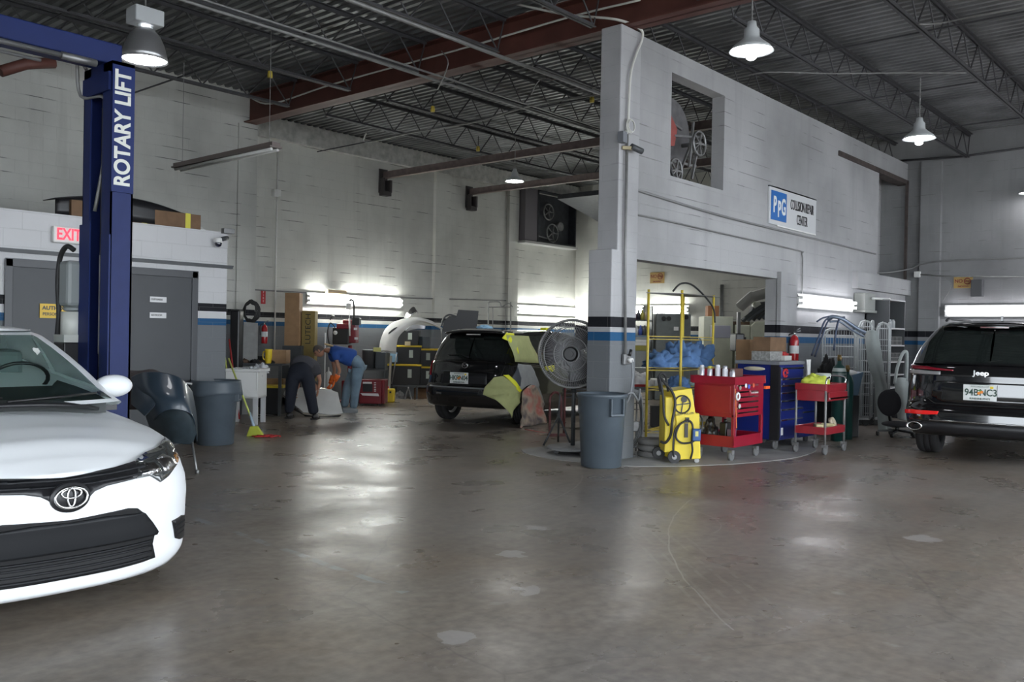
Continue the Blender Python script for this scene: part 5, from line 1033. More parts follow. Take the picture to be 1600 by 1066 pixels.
p_ = q(588, 553, .6); V_.tag(MB().bx(p_.x-.07, p_.x+.07, .64, .78, tz+.365, tz+.45).build('tape_roll_box', mat('pale_yellow_pack', (.6, .58, .2), .6)), 'pale yellow pack lying on top of the dark case', 'pack')
# compressor head group
V_ = VF(540, 632); q = V_.q; D0 = .4; t = V_.thing('air_compressor', 'red and black compressor with round gauge raised behind the man in blue', 'compressor')
a = q(519, 538, D0); c_ = q(545, 512, D0); b = MB(); b.bx(a.x, c_.x, D0, D0+.3, a.z, c_.z); b.build('gauge_box', M_BLACK, t, bevel=.02)
p_ = q(524, 520, D0); MB().lathe([(0, 0), (.045, 0), (.045, .012), (0, .012)], n=20, M=Matrix.Translation((p_.x, D0-.002, p_.z)) @ rotM(PI/2, 0, 0)).build('gauge', M_WHITE, t)
a = q(534, 536, D0); c_ = q(556, 500, D0); b = MB(); b.bx(a.x, c_.x, D0+.05, D0+.4, a.z, c_.z); b.cyl(((a.x+c_.x)/2, D0+.2, a.z-.05), ((a.x+c_.x)/2, D0+.2, 0), .05); b.bx(a.x-.1, c_.x+.1, D0-.05, D0+.45, 0, .04); b.build('motor_body', rw, t, bevel=.02)
a = q(526, 514, D0); c_ = q(548, 506, D0); MB().bx(a.x, c_.x, D0-.03, D0+.2, a.z, c_.z).build('top_cover', rw, t, bevel=.015)
a = q(550, 508, D0); c_ = q(562, 497, D0); MB().bx(a.x, c_.x, D0-.02, D0+.2, a.z, c_.z).build('black_cap', M_BLACK, t, bevel=.01)
for x, y in ((541, 518), (541, 524), (555, 514), (556, 529)): p_ = q(x, y, D0); MB().bx(p_.x-.035, p_.x+.035, D0+.03, D0+.05, p_.z-.025, p_.z+.025).build('label', M_WHITE, t)
b = MB(); b.cyl(q(546.5, 525, D0-.08), q(546, 498, D0-.05), .018); b.cyl(q(546, 498, D0-.05), q(546, 484, D0-.05), .01); b.build('white_tube', M_WPL, t)
b = MB(); p_ = q(545, 478, D0-.05); b.bx(p_.x-.05, p_.x+.05, D0-.1, D0, p_.z-.07, p_.z+.06); b.build('filter_unit', M_WPL, t, bevel=.01)
b = MB(); b.tube(smooth_path([q(546, 470, D0-.05), q(551, 469, D0), q(553, 478, D0), q(553, 500, D0)]), .02, 8); b.tube(smooth_path([q(524, 512, D0), q(516, 505, D0), q(512, 520, D0), q(516, 540, D0), q(530, 545, D0)]), .014, 6); b.tube(smooth_path([q(516, 500, D0), q(519, 494, D0), q(523, 495, D0-.1)]), .016, 6); b.build('hose', M_CABLE, t)
# yellow jug
V_ = VF(608, 629); q = V_.q; t = V_.thing('fuel_jug', 'yellow plastic jug on the floor right of the red welder', 'jug'); a = q(600.5, 629); c_ = q(616, 608)
MB().bx(a.x, c_.x, .0, .2, 0, c_.z).build('jug_body', M_YEL, t, bevel=.03); MB().cyl((a.x+.05, .1, c_.z-.005), (a.x+.05, .1, c_.z+.05), .03).build('cap', mat('jug_red_cap', (.5, .03, .02), .4), t)
p_ = q(610, 613); MB().bx(p_.x-.02, p_.x+.02, -.004, 0, p_.z-.02, p_.z+.02).build('label', M_BLACK, t)
# ------------------------------------------------------------ stacked black totes with yellow lids
def tote(V, x0, x1, ytop, ybot, D, label, grp='black totes with yellow lids', zb=None, lab=None, lid=True):
    a = V.q(x0, ybot, D); c_ = V.q(x1, ytop, D); z0 = a.z if zb is None else zb; h = c_.z-z0; w = c_.x-a.x
    t = thing('storage_tote', label, 'storage tote', V.B+Matrix.Rotation(VIEW, 3, 'Z') @ Vector(((a.x+c_.x)/2, D, z0)), VIEW, grp)
    b = MB(); k = .93; b.add([(-w/2*k, .02, 0), (w/2*k, .02, 0), (w/2*k, .4, 0), (-w/2*k, .4, 0), (-w/2, 0, h-.04), (w/2, 0, h-.04), (w/2, .42, h-.04), (-w/2, .42, h-.04)], [(0, 3, 2, 1), (4, 5, 6, 7), (0, 1, 5, 4), (1, 2, 6, 5), (2, 3, 7, 6), (3, 0, 4, 7)]); b.build('tote_body', M_BLACK, t, bevel=.01)
    if lid: b = MB(); b.bx(-w/2-.01, w/2+.01, -.012, .43, h-.045, h-.002); b.build('lid', mat('tote_lid_yellow', (.62, .45, .02), .45), t, bevel=.008)
    if lab is not None: MB().bx(lab-.045, lab+.045, -.0, .012, h*.35, h*.75).build('label', mat('pale_green_label', (.45, .5, .45), .5), t)
    return t
V_ = VF(642, 624); q = V_.q
rk = V_.thing('storage_rack', 'low steel rack holding the stacked black totes', 'rack'); z1 = q(640, 602, .1).z; x0 = q(613, 600, .1).x; x1 = q(690, 600, .1).x
MB().bx(x0, x1, .1, .65, z1-.04, z1).build('shelf', M_DGREY, rk)
for x in (x0+.03, (x0+x1)/2, x1-.03):
    for y in (.13, .6): MB().bx(x-.02, x+.02, y-.02, y+.02, 0, z1-.04).build('leg', M_DGREY, rk)
z = z1
for k, (yt, lb) in enumerate(((569.5, 'bottom'), (540, 'middle'))):
    tt = tote(V_, 616 if k == 0 else 620, 658, yt, 0, .12, lb+' black tote with a yellow lid in the stack left of the hatchback', zb=z, lab=.12); z = V_.q(640, yt, .12).z
tote(V_, 622, 655, 514, 0, .12, 'top open black tote of the stack, under the white fender', zb=z, lab=.1, lid=False)
z = z1
for k, yt in enumerate((573, 545)):
    tote(V_, 661, 687, yt, 0, .2, ('lower' if k == 0 else 'upper')+' black tote with yellow lid just behind the hatchback tail light', zb=z, lab=0); z = V_.q(675, yt, .2).z
a = q(655, 541, .16); o = MB().bx(-.12, .12, 0, .25, 0, .27).build('grey_tote', mat('slate_grey_box', (.06, .075, .09), .5), bevel=.01); tag(o, 'slate grey box with a pale label on top of the tote stack', 'box'); o.location = V_.B+Matrix.Rotation(VIEW, 3, 'Z') @ Vector((q(674, 541, .3).x-.12, .3, z))
p_ = MB().bx(-.06, .06, -.02, .08, 0, .09).build('label_pack', mat('cream_pack', (.65, .55, .35), .6)); tag(p_, 'small cream pack in front of the top tote', 'pack'); p_.location = V_.B+Matrix.Rotation(VIEW, 3, 'Z') @ Vector((q(637, 536, .08).x, .06, V_.q(640, 540, .12).z)); p_.rotation_euler = (0, 0, VIEW)
o = MB().bx(0, .34, 0, .3, 0, .24).build('carton', M_CARD2, bevel=.004); V_.tag(o, 'brown cardboard box on the floor under the tote rack', 'cardboard box'); o.location = V_.B+Matrix.Rotation(VIEW, 3, 'Z') @ Vector((q(645, 624, .0).x, .2, 0))
t = thing('jack_stand', 'grey steel jack stand on the floor under the tote rack', 'jack stand', at(V_, 638, 626, -.05), VIEW); t.location.z = 0
b = MB()
for sx in (-.07, .07):
    for sy in (-.07, .07): b.bar((sx, sy, 0), (sx*.25, sy*.25, .22), .02)
b.cyl((0, 0, .2), (0, 0, .28), .02); b.build('stand', M_STEEL, t)
o = crumple('rag', mat('grey_rag', (.15, .15, .15), .9), at(V_, 624, 626, .05), (.12, .1, .16), 77, 'grey bundle of parts on the floor beneath the totes', 'bundle', VIEW); o.location.z = 0
a = q(612, 566, .1); o = MB().bx(a.x-.03, q(621, 566, .1).x, .04, .09, a.z, q(612, 551, .1).z).build('blue_cloth', mat('light_blue_paper_cloth', (.30, .50, .68), .9), bevel=.01); V_.tag(o, 'light blue cloth hanging below the white fender', 'cloth')
a = q(607, 612, .0); b = MB(); b.bar(q(607, 628, .05)*1, q(611, 556, .05), .05, .05); o = V_.tag(b.build('wooden_post', mat('dirty_grey_post', (.28, .27, .24), .7)), 'pale grey upright post left of the tote stack', 'post')
# white front fender hanging over the totes
t = V_.thing('car_fender', 'white car front end panel hanging over the stacked totes', 'car fender'); wm = mat('white_panel_paint', (.62, .62, .6), .35, coat=.6, noise=.05)
surf([[(592, 549, -.12), (595, 530, -.15), (604, 512, -.15), (622, 501, -.1), (648, 496, -.05), (675, 502, 0), (700, 520, .1)], [(603, 549, -.18), (607, 533, -.2), (614, 519, -.2), (630, 507, -.15), (652, 500, -.1), (677, 506, -.05), (700, 521, .08)], [(619, 551, -.12), (620, 537, -.15), (624, 525, -.15), (638, 512, -.12), (656, 504, -.05), (680, 510, 0), (701, 522, .1)]], 'fender_skin', wm, t, .008, 5, 6)
surf([[(633, 517, -.14), (645, 508, -.16), (665, 509, -.12)], [(636, 518, -.14), (650, 514, -.17), (664, 514, -.12)]], 'headlight_trim', M_ALU, t, .02)
b = MB(); b.bar(q(596, 549, -.1), q(619, 552, -.08), .06, .04); b.bar(q(601, 551, -.1), q(601, 560, .05), .03); b.cyl(q(620, 553, .0), q(612, 600, .1), .015); b.cyl(q(690, 514, .0), q(690, 545, .25), .012); b.build('inner_bracket', M_STEEL, t)
surf([[(607, 520, -.22), (614, 514, -.22), (620, 511, -.2)], [(607, 523, -.22), (615, 517, -.22), (621, 512, -.2)]], 'side_vent', M_TRIM, t, .006)
t = V_.thing('headlight_unit', 'loose chrome headlight assembly lying on top of the white fender', 'headlight'); surf([[(632, 497, -.1), (637, 488, -.12), (645, 480, -.08), (650, 484, -.05)], [(640, 497, -.16), (644, 492, -.18), (650, 488, -.14), (653, 490, -.1)]], 'lamp_shell', mat('lamp_reflector', (.8, .8, .82), .12, 1.), t, .03); b = MB(); b.bar(q(636, 496, -.1), q(626, 490, -.1), .02); b.build('bracket', M_WPL, t)
# black hood panel upright behind the car
V_ = VF(720, 624, depth=19.8); q = V_.q; t = V_.thing('hood_panel', 'black hood panel standing on edge behind the hatchback', 'car panel')
b = MB(); pl = [(748, 486), (716, 484), (713, 494), (702, 494), (693, 502), (691, 516), (700, 524), (744, 521)]; b.prism([(q(x, y).x, q(x, y).z) for x, y in pl], 0, .05, 'y'); b.build('panel', M_TRIM, t, bevel=.01); b = MB(); b.tube(smooth_path([q(713, 495, -.02), q(702, 492, -.04), q(693, 498, -.03), q(690, 510, -.02)]), .02, 6); b.cyl(q(700, 522, .03), (q(700, 600, .03).x, .03, 0), .02); b.cyl(q(742, 521, .03), (q(742, 600, .03).x, .03, 0), .02); b.build('frame', M_DGREY, t)
V_ = VF(782, 624, depth=20.2); q = V_.q; t = V_.thing('wire_stand', 'thin grey metal stand with curled top behind the hatchback', 'stand'); b = MB()
for x in (763, 770, 790, 798): b.cyl(q(x, 472 if x in (763, 798) else 480, 0), (q(x, 600, 0).x, 0, 0), .018 if x in (763, 798) else .01, n=6)
b.cyl(q(763, 480), q(798, 480), .012, n=6); b.tube(smooth_path([q(763, 472), q(780, 472), q(784, 479), q(795, 474), q(801, 480)]), .012, 6); b.build('frame', M_STEEL, t)
# black tote on the floor behind the man with dark trousers
V_ = VF(418, 648); tote(V_, 403, 441, 603, 650, 0, 'large black floor tote with yellow lid behind the dark trousers', zb=0.)
o = MB().bx(0, .42, .45, .62, 0, .62).build('carton', M_CARD, bevel=.004); V_.tag(o, 'brown cardboard box behind the floor tote with the yellow lid', 'cardboard box'); o.location = V_.B+Matrix.Rotation(VIEW, 3, 'Z') @ Vector((V_.q(407, 600, .45).x, 0, 0)); o.scale = (1, 1, 1)
# white hood held low between the men
V_ = VF(490, 650); q = V_.q; t = V_.thing('car_hood', 'white car hood panel held low to the floor between the two men', 'car hood')
surf([[(434, 608, .35), (470, 606, .35), (505, 607, .35), (528, 614, .3)], [(448, 622, .1), (478, 622, .1), (508, 622, .1), (531, 628, .1)], [(474, 645, -.15), (495, 646, -.15), (515, 648, -.15), (536, 646, -.1)]], 'hood_skin', wm, t, .012)
surf([[(432, 610, .36), (450, 627, .08), (474, 648, -.16)], [(440, 630, .34), (458, 640, .12), (480, 651, -.12)]], 'hood_edge', M_TRIM, t, .012)
surf([[(474, 648, -.16), (500, 651, -.16), (533, 649, -.1)], [(478, 652, -.1), (500, 654, -.1), (528, 653, -.05)]], 'under_edge', M_TRIM, t, .012)
# ------------------------------------------------------------ the two men
def skinned(name, verts, edges, radii, m, parent, root=0, sub=2):
    K_ = {'body': .86, 'shirt': 1.16}.get(name, 1.18)
    me = bpy.data.meshes.new(name); me.from_pydata([tuple(v) for v in verts], edges, []); me.materials.append(m)
    o = bpy.data.objects.new(name, me); C.objects.link(o)
    md = o.modifiers.new('skin', 'SKIN'); md.use_smooth_shade = True
    for i, r in enumerate(radii):
        sv = me.skin_vertices[0].data[i]; r = r if not isinstance(r, tuple) else r; sv.radius = (r*K_, r*K_) if isinstance(r, (int, float)) else (r[0]*K_, r[1]*K_); sv.use_root = (i == root)
    s = o.modifiers.new('sub', 'SUBSURF'); s.levels = s.render_levels = sub
    bpy.context.view_layer.update(); dg = bpy.context.evaluated_depsgraph_get(); m2 = bpy.data.meshes.new_from_object(o.evaluated_get(dg)); o.modifiers.clear(); o.data = m2
    for p in m2.polygons: p.use_smooth = True
    o.parent = parent; return o
def chainskin(name, chains, m, parent, sub=2):
    """chains of (point, radius); a chain may start on the index of an existing vertex"""
    vs = []; es = []; rs = []
    for ch in chains:
        prev = None
        for it in ch:
            if isinstance(it, int): prev = it; continue
            p, r = it; vs.append(Vector(p)); rs.append(r)
            if prev is not None: es.append((prev, len(vs)-1))
            prev = len(vs)-1
    return skinned(name, vs, es, rs, m, parent, 0, sub)
def hand(parent, wrist, dirv, palm_n, m, side=1, s=1., curl=.5):
    d = Vector(dirv).normalized(); n = Vector(palm_n).normalized(); w = d.cross(n).normalized()*side; W_ = Vector(wrist)
    b = MB(); Mx = Matrix((( w.x, n.x, d.x, 0), (w.y, n.y, d.y, 0), (w.z, n.z, d.z, 0), (0, 0, 0, 1)))
    b.sph((0, 0, 0), (.043*s, .017*s, .052*s), 14, 8, 0, Matrix.Translation(W_+d*.05*s) @ Mx)
    for k, L_ in enumerate((.066, .076, .072, .058)):
        p = W_+d*.088*s+w*(.031-.0205*k)*s; q1 = p+(d*math.cos(curl*.5)+n*math.sin(curl*.5))*L_*.45*s; q2 = q1+(d*math.cos(curl)+n*math.sin(curl))*L_*.33*s; q3 = q2+(d*math.cos(curl*1.6)+n*math.sin(curl*1.6))*L_*.25*s
        b.tube([p-d*.02*s, p, q1, q2, q3], .009*s, 8, rs=[.010*s, .0098*s, .0092*s, .0085*s, .006*s])
    p = W_+d*.03*s+w*.036*s; q1 = p+(w*.6+d*.7+n*.2).normalized()*.035*s; q2 = q1+(w*.2+d*.9+n*.45).normalized()*.032*s; b.tube([p-w*.015*s, p, q1, q2], .01*s, 8, rs=[.013*s, .012*s, .0105*s, .008*s])
    return b
def head(parent, c, facing, up, hair, skin, s=1.):
    f = Vector(facing).normalized(); u = Vector(up); u = (u-f*u.dot(f)).normalized(); r = f.cross(u)
    Mx = Matrix.Translation(Vector(c)) @ Matrix(((r.x, f.x, u.x, 0), (r.y, f.y, u.y, 0), (r.z, f.z, u.z, 0), (0, 0, 0, 1)))
    b = MB(); T = lambda x, y, z: Mx @ Matrix.Translation((x*s, y*s, z*s))
    def sk(u_, v_):
        a = u_*2*PI; q = (v_-.5)*PI; x = math.cos(q)*math.cos(a); y = math.cos(q)*math.sin(a); z = math.sin(q)
        jaw = 1-.28*max(0, -z)**1.2; return Mx @ Vector((x*.076*jaw*s, (y*.098*(1-.1*max(0, -z))+.012*max(0, -z))*s, z*.118*s))
    b.grid(sk, 28, 20)
    b.sph((0, 0, 0), (.013*s, .022*s, .022*s), 10, 8, 0, T(0, .098, -.012)); b.sph((0, 0, 0), (.026*s, .008*s, .008*s), 10, 6, 1, T(0, .088, -.058))
    for sd in (1, -1):
        b.sph((0, 0, 0), (.013*s, .008*s, .008*s), 10, 6, 2, T(sd*.03, .085, .012)); b.sph((0, 0, 0), (.02*s, .006*s, .004*s), 8, 6, 3, T(sd*.03, .09, .03)); b.sph((0, 0, 0), (.008*s, .02*s, .03*s), 10, 8, 0, T(sd*.078, -.005, -.005))
    hd = b.build('head', [skin, mat('lip_tone', (.3, .12, .09), .5), mat('eye_dark', (.02, .015, .012), .2), hair], parent)
    h = MB()
    def hk(u_, v_):
        a = u_*2*PI; q = v_*PI*.5; x = math.cos(q)*math.cos(a); y = math.cos(q)*math.sin(a); z = math.sin(q); low = -.35 if y < .2 else .32
        z = z if v_ > .02 else z; zz = low+(1-low)*z; k = math.sqrt(max(0, 1-zz*zz))/max(1e-3, math.sqrt(x*x+y*y)) if v_ < .999 else 0
        j = 1.06+.02*math.sin(a*17+q*9); return Mx @ Vector((x*k*.077*j*s, y*k*.098*j*s, zz*.121*1.04*s))
    h.grid(hk, 40, 12); h.build('hair', hair, parent)
# man in the blue shirt, bent forward to the left, seen from his right side
V_ = VF(553, 645); q = V_.q; t = V_.thing('person', 'man in blue t-shirt and faded jeans bending over, wearing orange gloves', 'person')
jean = mat('faded_blue_jeans', (.20, .29, .37), .85, noise=.3, nscale=5, bump=.3, bscale=30); blue = mat('royal_blue_shirt', (.02, .075, .30), .85, noise=.15, nscale=5, bump=.3, bscale=20); org = mat('orange_work_glove', (.85, .16, .02), .6)
pel = q(561, 566, .0); kR = q(556, 603, -.02); aR = q(552, 640, -.02); kL = q(543, 603, .22); aL = q(538, 626, .25); aL.z = .09; aR.z = .09
ch = q(531, 549, -.02); nk = q(512, 547, -.02); shR = q(523, 554, -.18); shL = q(519, 554, .18); elR = q(531, 580, -.2); wrR = q(523, 596, -.2); elL = q(523, 580, .18); wrL = q(516, 600, .12)
hc = q(498.5, 548.5, -.02)
bodym = chainskin('body', [[(pel, .095), ((pel+ch)/2, .115), (ch, .13), (nk, .06), ((nk+hc)/2, .05)], [2, (shR, .06), ((shR+elR)/2, .046), (elR, .04), (wrR, .027)], [2, (shL, .06), ((shL+elL)/2, .046), (elL, .04), (wrL, .027)], [0, (pel+Vector((0, -.09, -.07)), .065), (kR, .055), (aR, .04)], [0, (pel+Vector((0, .09, -.07)), .065), (kL, .055), (aL, .04)]], M_SKIN, t)
chainskin('jeans', [[(pel, (.165, .155)), (pel+Vector((-.1, 0, .06)), .13)], [0, (pel+Vector((.0, -.09, -.1)), .115), ((pel+kR)/2+Vector((0, -.05, 0)), .10), (kR, .082), ((kR+aR)/2, .072), (aR+Vector((0, 0, -.02)), .068)], [0, (pel+Vector((0, .10, -.1)), .115), ((pel+kL)/2+Vector((0, .05, 0)), .10), (kL, .082), ((kL+aL)/2, .072), (aL+Vector((0, 0, -.02)), .068)]], jean, t)
up_ = Vector((0, 0, .0))
chainskin('shirt', [[(pel+Vector((-.05, 0, .05)), .155), ((pel+ch)/2+Vector((0, 0, -.01)), (.185, .165)), (ch+Vector((.03, 0, -.01)), (.185, .16)), (nk+Vector((.05, 0, 0)), .09)], [2, (shR, .085), ((shR+elR)/2+Vector((-.01, 0, .02)), .07)], [2, (shL, .085), ((shL+elL)/2, .07)]], blue, t)
head(t, hc, (-.72, -.12, -.7), (-.55, 0, .8), mat('grey_brown_hair', (.10, .085, .075), .8, bump=.5, bscale=80), M_SKIN, .98)
for nm, el, wr, sd in (('glove', elR, wrR, 1), ('glove', elL, wrL, -1)):
    d = Vector((-.35, 0, -1)); b = hand(t, wr, d, (-1, 0, .2), org, sd, 1.15, .9); b.tube([wr-(wr-el)*.35, wr], .04, 12, rs=[.042, .038]); b.build('glove', org, t)
    MB().tube([wr-(wr-el)*.62, wr-(wr-el)*.2], .04, 12, rs=[.05, .045]).build('sleeve_guard', org, t)
for a_, y in ((aR, 0), (aL, 0)):
    b = MB(); b.sph((0, 0, 0), (.15, .055, .055), 16, 10, 0, Matrix.Translation((a_.x-.06, a_.y, .05))); b.bx(a_.x-.2, a_.x+.08, a_.y-.05, a_.y+.05, 0, .025); b.build('shoe', mat('grey_shoe', (.25, .27, .28), .7), t)
MB().bx(0, .01, 0, .01, 0, .01) and None
p_ = q(513, 541, -.05); b = MB(); b.sph((0, 0, 0), (.1, .06, .02), 12, 8, 0, Matrix.Translation((p_.x+.02, -.08, p_.z+.02)) @ rotM(0, .25, 0)); b.build('shoulder_print', mat('tan_print', (.5, .38, .2), .8), t)
# man in dark trousers, bent away from the entrance
V_ = VF(474, 655); q = V_.q; t = V_.thing('person', 'man in dark navy trousers and grey shirt bent over with his back turned', 'person')
navy = mat('dark_navy_trousers', (.009, .012, .022), .85, bump=.3, bscale=25); gry = mat('charcoal_shirt', (.055, .055, .065), .85, noise=.1, bump=.3, bscale=20)
pel = q(469, 578, .05); aL = q(451, 650, .08); kL = q(455, 615, .02); aR = q(491, 652, -.02); kR = q(484, 612, -.04); aL.z = aR.z = .08
ch = q(473, 570, .38); ch.z -= .02; nk = q(484, 585, .62); nk.z -= .08; shR = q(496, 580, .48); shL = q(462, 582, .5); elR = q(500, 596, .42); wrR = q(497, 609, .3); elL = q(466, 604, .5); wrL = q(462, 610, .42); hc = nk+Vector((.05, .12, -.14))
chainskin('body', [[(pel, .095), ((pel+ch)/2, .115), (ch, .13), (nk, .06), ((nk+hc)/2, .05)], [2, (shR, .06), (elR, .04), (wrR, .027)], [2, (shL, .06), (elL, .04), (wrL, .027)], [0, (pel+Vector((-.09, 0, -.07)), .065), (kL, .055), (aL, .04)], [0, (pel+Vector((.09, 0, -.07)), .065), (kR, .055), (aR, .04)]], M_SKIN, t)
chainskin('trousers', [[(pel, (.19, .16)), (pel+Vector((0, .1, .07)), .15)], [0, (pel+Vector((-.11, 0, -.12)), .125), ((pel+kL)/2+Vector((-.06, 0, 0)), .11), (kL, .09), ((kL+aL)/2, .08), (aL, .075)], [0, (pel+Vector((.11, 0, -.12)), .125), ((pel+kR)/2+Vector((.06, 0, 0)), .11), (kR, .09), ((kR+aR)/2, .08), (aR, .078)]], navy, t)
chainskin('shirt', [[(pel+Vector((0, .08, .10)), (.19, .14)), ((pel+ch)/2+Vector((0, .03, .08)), (.20, .15)), (ch, (.19, .15)), (nk, .09)], [2, (shR, .09), ((shR+elR)/2, .075)], [2, (shL, .09), ((shL+elL)/2, .07)]], gry, t)
head(t, hc, (.1, .35, -.95), (0, .95, .2), mat('dark_hair', (.02, .016, .014), .7), M_SKIN, .98)
for el, wr, sd in ((elR, wrR, 1), (elL, wrL, -1)): hand(t, wr, (-.1, -.2, -1), (-sd, 0, .1), M_SKIN, sd, 1., .9).build('hand', M_SKIN, t)
for a_ in (aR, aL):
    b = MB(); b.sph((0, 0, 0), (.055, .14, .055), 16, 10, 0, Matrix.Translation((a_.x+.01, a_.y+.03, .05))); b.bx(a_.x-.045, a_.x+.065, a_.y-.1, a_.y+.16, 0, .025); b.build('shoe', M_TRIM, t)
# ------------------------------------------------------------ round the column
V_ = VF(893, 708); q = V_.q; t = V_.thing('pedestal_fan', 'large grey pedestal fan with a wire cage standing left of the column', 'fan')
hub = q(895, 553, -.12); R = .43
b = MB(); ax = Vector((-.25, -1, 0)).normalized(); sx = Vector((1, -.25, 0)).normalized()
def ring(c_, r, w_, n=48): b.tube([c_+sx*(r*math.cos(a*2*PI/n))+Vector((0, 0, r*math.sin(a*2*PI/n))) for a in range(n)], w_, 6, closed=True)
for r, dd in ((R, 0), (R, .12), (R*.97, .16), (R*.8, .20), (R*.5, .21), (R*.25, .21), (R*.8, -.06), (R*.5, -.07)): ring(hub+ax*(dd-.05), r, .006 if r < R else .012)
b.build('guard_ring', M_STEEL, t)
b = MB()
for k in range(96):
    a = 2*PI*k/96; e = sx*math.cos(a)+Vector((0, 0, math.sin(a)))
    b.tube([hub+ax*.15+e*.06, hub+ax*.15+e*R*.6, hub+ax*.11+e*R*.95, hub+ax*.06+e*R, hub-ax*.06+e*R], .0033, 4); b.tube([hub-ax*.11+e*.06, hub-ax*.11+e*R*.8, hub-ax*.06+e*R], .0033, 4)
b.build('wire_cage', mat('dusty_grey_wire', (.33, .33, .34), .6, .4), t)
b = MB(); b.cyl(hub+ax*.14, hub+ax*.19, .1, .075, 24); b.cyl(hub-ax*.3, hub-ax*.02, .09, n=24); b.cyl(hub+ax*.19, hub+ax*.21, .04, n=16); b.build('motor_hub', M_BLACK, t)
for k in range(3):
    a0 = 2*PI*k/3+.4; bl = MB(); bl.grid(lambda u, v: hub+(sx*math.cos(a0+v*1.1)+Vector((0, 0, math.sin(a0+v*1.1))))*(.07+u*(R*.86-.07))+ax*(.06-.1*v), 6, 8); bl.build('blade', mat('dull_fan_blade', (.07, .07, .075), .5, .4), t, solid=.003)
p0 = hub-ax*.12; b = MB(); b.cyl((p0.x, p0.y, .1), (p0.x, p0.y, hub.z-.12), .028); b.cyl((p0.x, p0.y, hub.z-.5), (p0.x, p0.y, hub.z-.3), .038); b.bar((p0.x, p0.y, hub.z-.12), p0, .05); b.tube(smooth_path([p0+Vector((0, 0, -.25)), p0+Vector((.18, -.1, -.22)), p0+Vector((.35, -.1, -.26))]), .012, 6); b.build('pole', M_DGREY, t)
b = MB(); b.lathe([(0, .1), (.25, .1), (.33, .085), (.34, .06), (.30, .05), (0, .05)], c=(p0.x, p0.y, 0), n=36); b.build('base_plate', mat('dusty_base_steel', (.3, .3, .3), .7, noise=.2), t)
for k in range(3): a = 2*PI*k/3+3.6; MB().cyl((p0.x+.24*math.cos(a), p0.y+.24*math.sin(a)-.015, .03), (p0.x+.24*math.cos(a), p0.y+.24*math.sin(a)+.015, .03), .03).build('caster', M_CABLE, t)
V_ = VF(862, 697); q = V_.q; t = V_.thing('tripod_stand', 'dark folding metal tripod beside the pedestal fan', 'stand'); b = MB(); top = q(873, 650, .1)
for e in (q(849, 701, -.05), q(892, 694, .1), q(872, 690, .45)): e.z = .01; b.cyl(top, e, .014, n=8)
b.cyl((top.x, top.y, .3), (top.x, top.y, top.z+.06), .018); b.cyl((top.x, top.y, top.z), (top.x+.01, top.y, q(874, 615).z), .012); b.build('stand', M_DGREY, t)
V_ = VF(872, 682); q = V_.q; t = V_.thing('pipe_rack', 'dull red bent pipe stand behind the fan pole', 'stand'); b = MB()
b.tube(smooth_path([(q(859, 682).x, 0, 0), q(859, 640), q(860, 620), q(868, 613), q(876, 622), (q(877, 660).x, 0, q(877, 660).z)], 5), .02, 8); b.cyl((q(883, 600).x, .1, 0), q(883, 604, .1), .018); b.bar((q(857, 600).x, -.02, .02), (q(888, 600).x, .05, .02), .04); b.build('stand', mat('oxblood_paint', (.12, .03, .03), .5), t)
V_ = VF(850, 676); tag(MB().tube(smooth_path([at(V_, 820, 671, .1)*1, at(V_, 850, 676, 0), at(V_, 880, 678, 0)]), .01, 6).build('air_hose', mat('dull_red_hose', (.35, .12, .1), .6)), 'thin red air hose on the floor by the plastic covered wheel', 'hose')
V_ = VF(845, 660); q = V_.q; t = V_.thing('paper_cup', 'small white cup on its side below the hatchback sill', 'cup'); MB().cyl((0, 0, .05), (.09, 0, .06), .035, .045).build('cup_body', M_WPL, t)
# dark shelving with folded slats visible under the fan
V_ = VF(905, 668); q = V_.q; t = V_.thing('wheel_dolly', 'low black slatted rack with wheels between fan and column', 'rack'); b = MB(); a = q(880, 622); c_ = q(924, 604)
for k in range(4): z = a.z+(c_.z-a.z)*k/3; b.bx(a.x, c_.x, .0, .3, z, z+.02)
for x in (a.x+.02, c_.x-.02): b.bx(x-.015, x+.015, .0, .03, 0, c_.z); b.bx(x-.015, x+.015, .27, .3, 0, c_.z)
b.build('slat_frame', M_BLACK, t)
# hoses hanging beside the column
V_ = VF(992, 706); q = V_.q; b = MB()
for k in range(4): b.tube(smooth_path([q(980, 606+k*3, .0), q(992+k*2, 612, -.02), q(1001+k, 640, -.03*k), q(999+k, 670+k*5, -.02), q(990, 690+k*3, 0), q(983, 690, .05), q(984, 650, .05), q(984+k, 620, .02)]), .012, 8)
V_.tag(b.build('hose_loops', mat('grey_hose', (.2, .21, .22), .6)), 'loops of grey air hose hanging right of the column', 'hose')
t = V_.thing('hose_bracket', 'grey metal regulator box on a post between the hoses and the yellow shelf', 'regulator'); a = q(986, 675); c_ = q(999, 659); MB().bx(a.x, c_.x, .02, .12, a.z, c_.z).build('box', M_STEEL, t, bevel=.01); MB().cyl((c_.x-.03, .06, 0), (c_.x-.03, .06, q(995, 625).z), .012).build('post', M_STEEL, t)
V_ = VF(985, 716); q = V_.q; V_.tag(MB().bx(-.02, .02, .1, .14, 0, q(985, 620).z).bx(-.06, .08, .05, .2, 0, .03).build('post', M_BLACK), 'black post standing close to the right edge of the column', 'post')
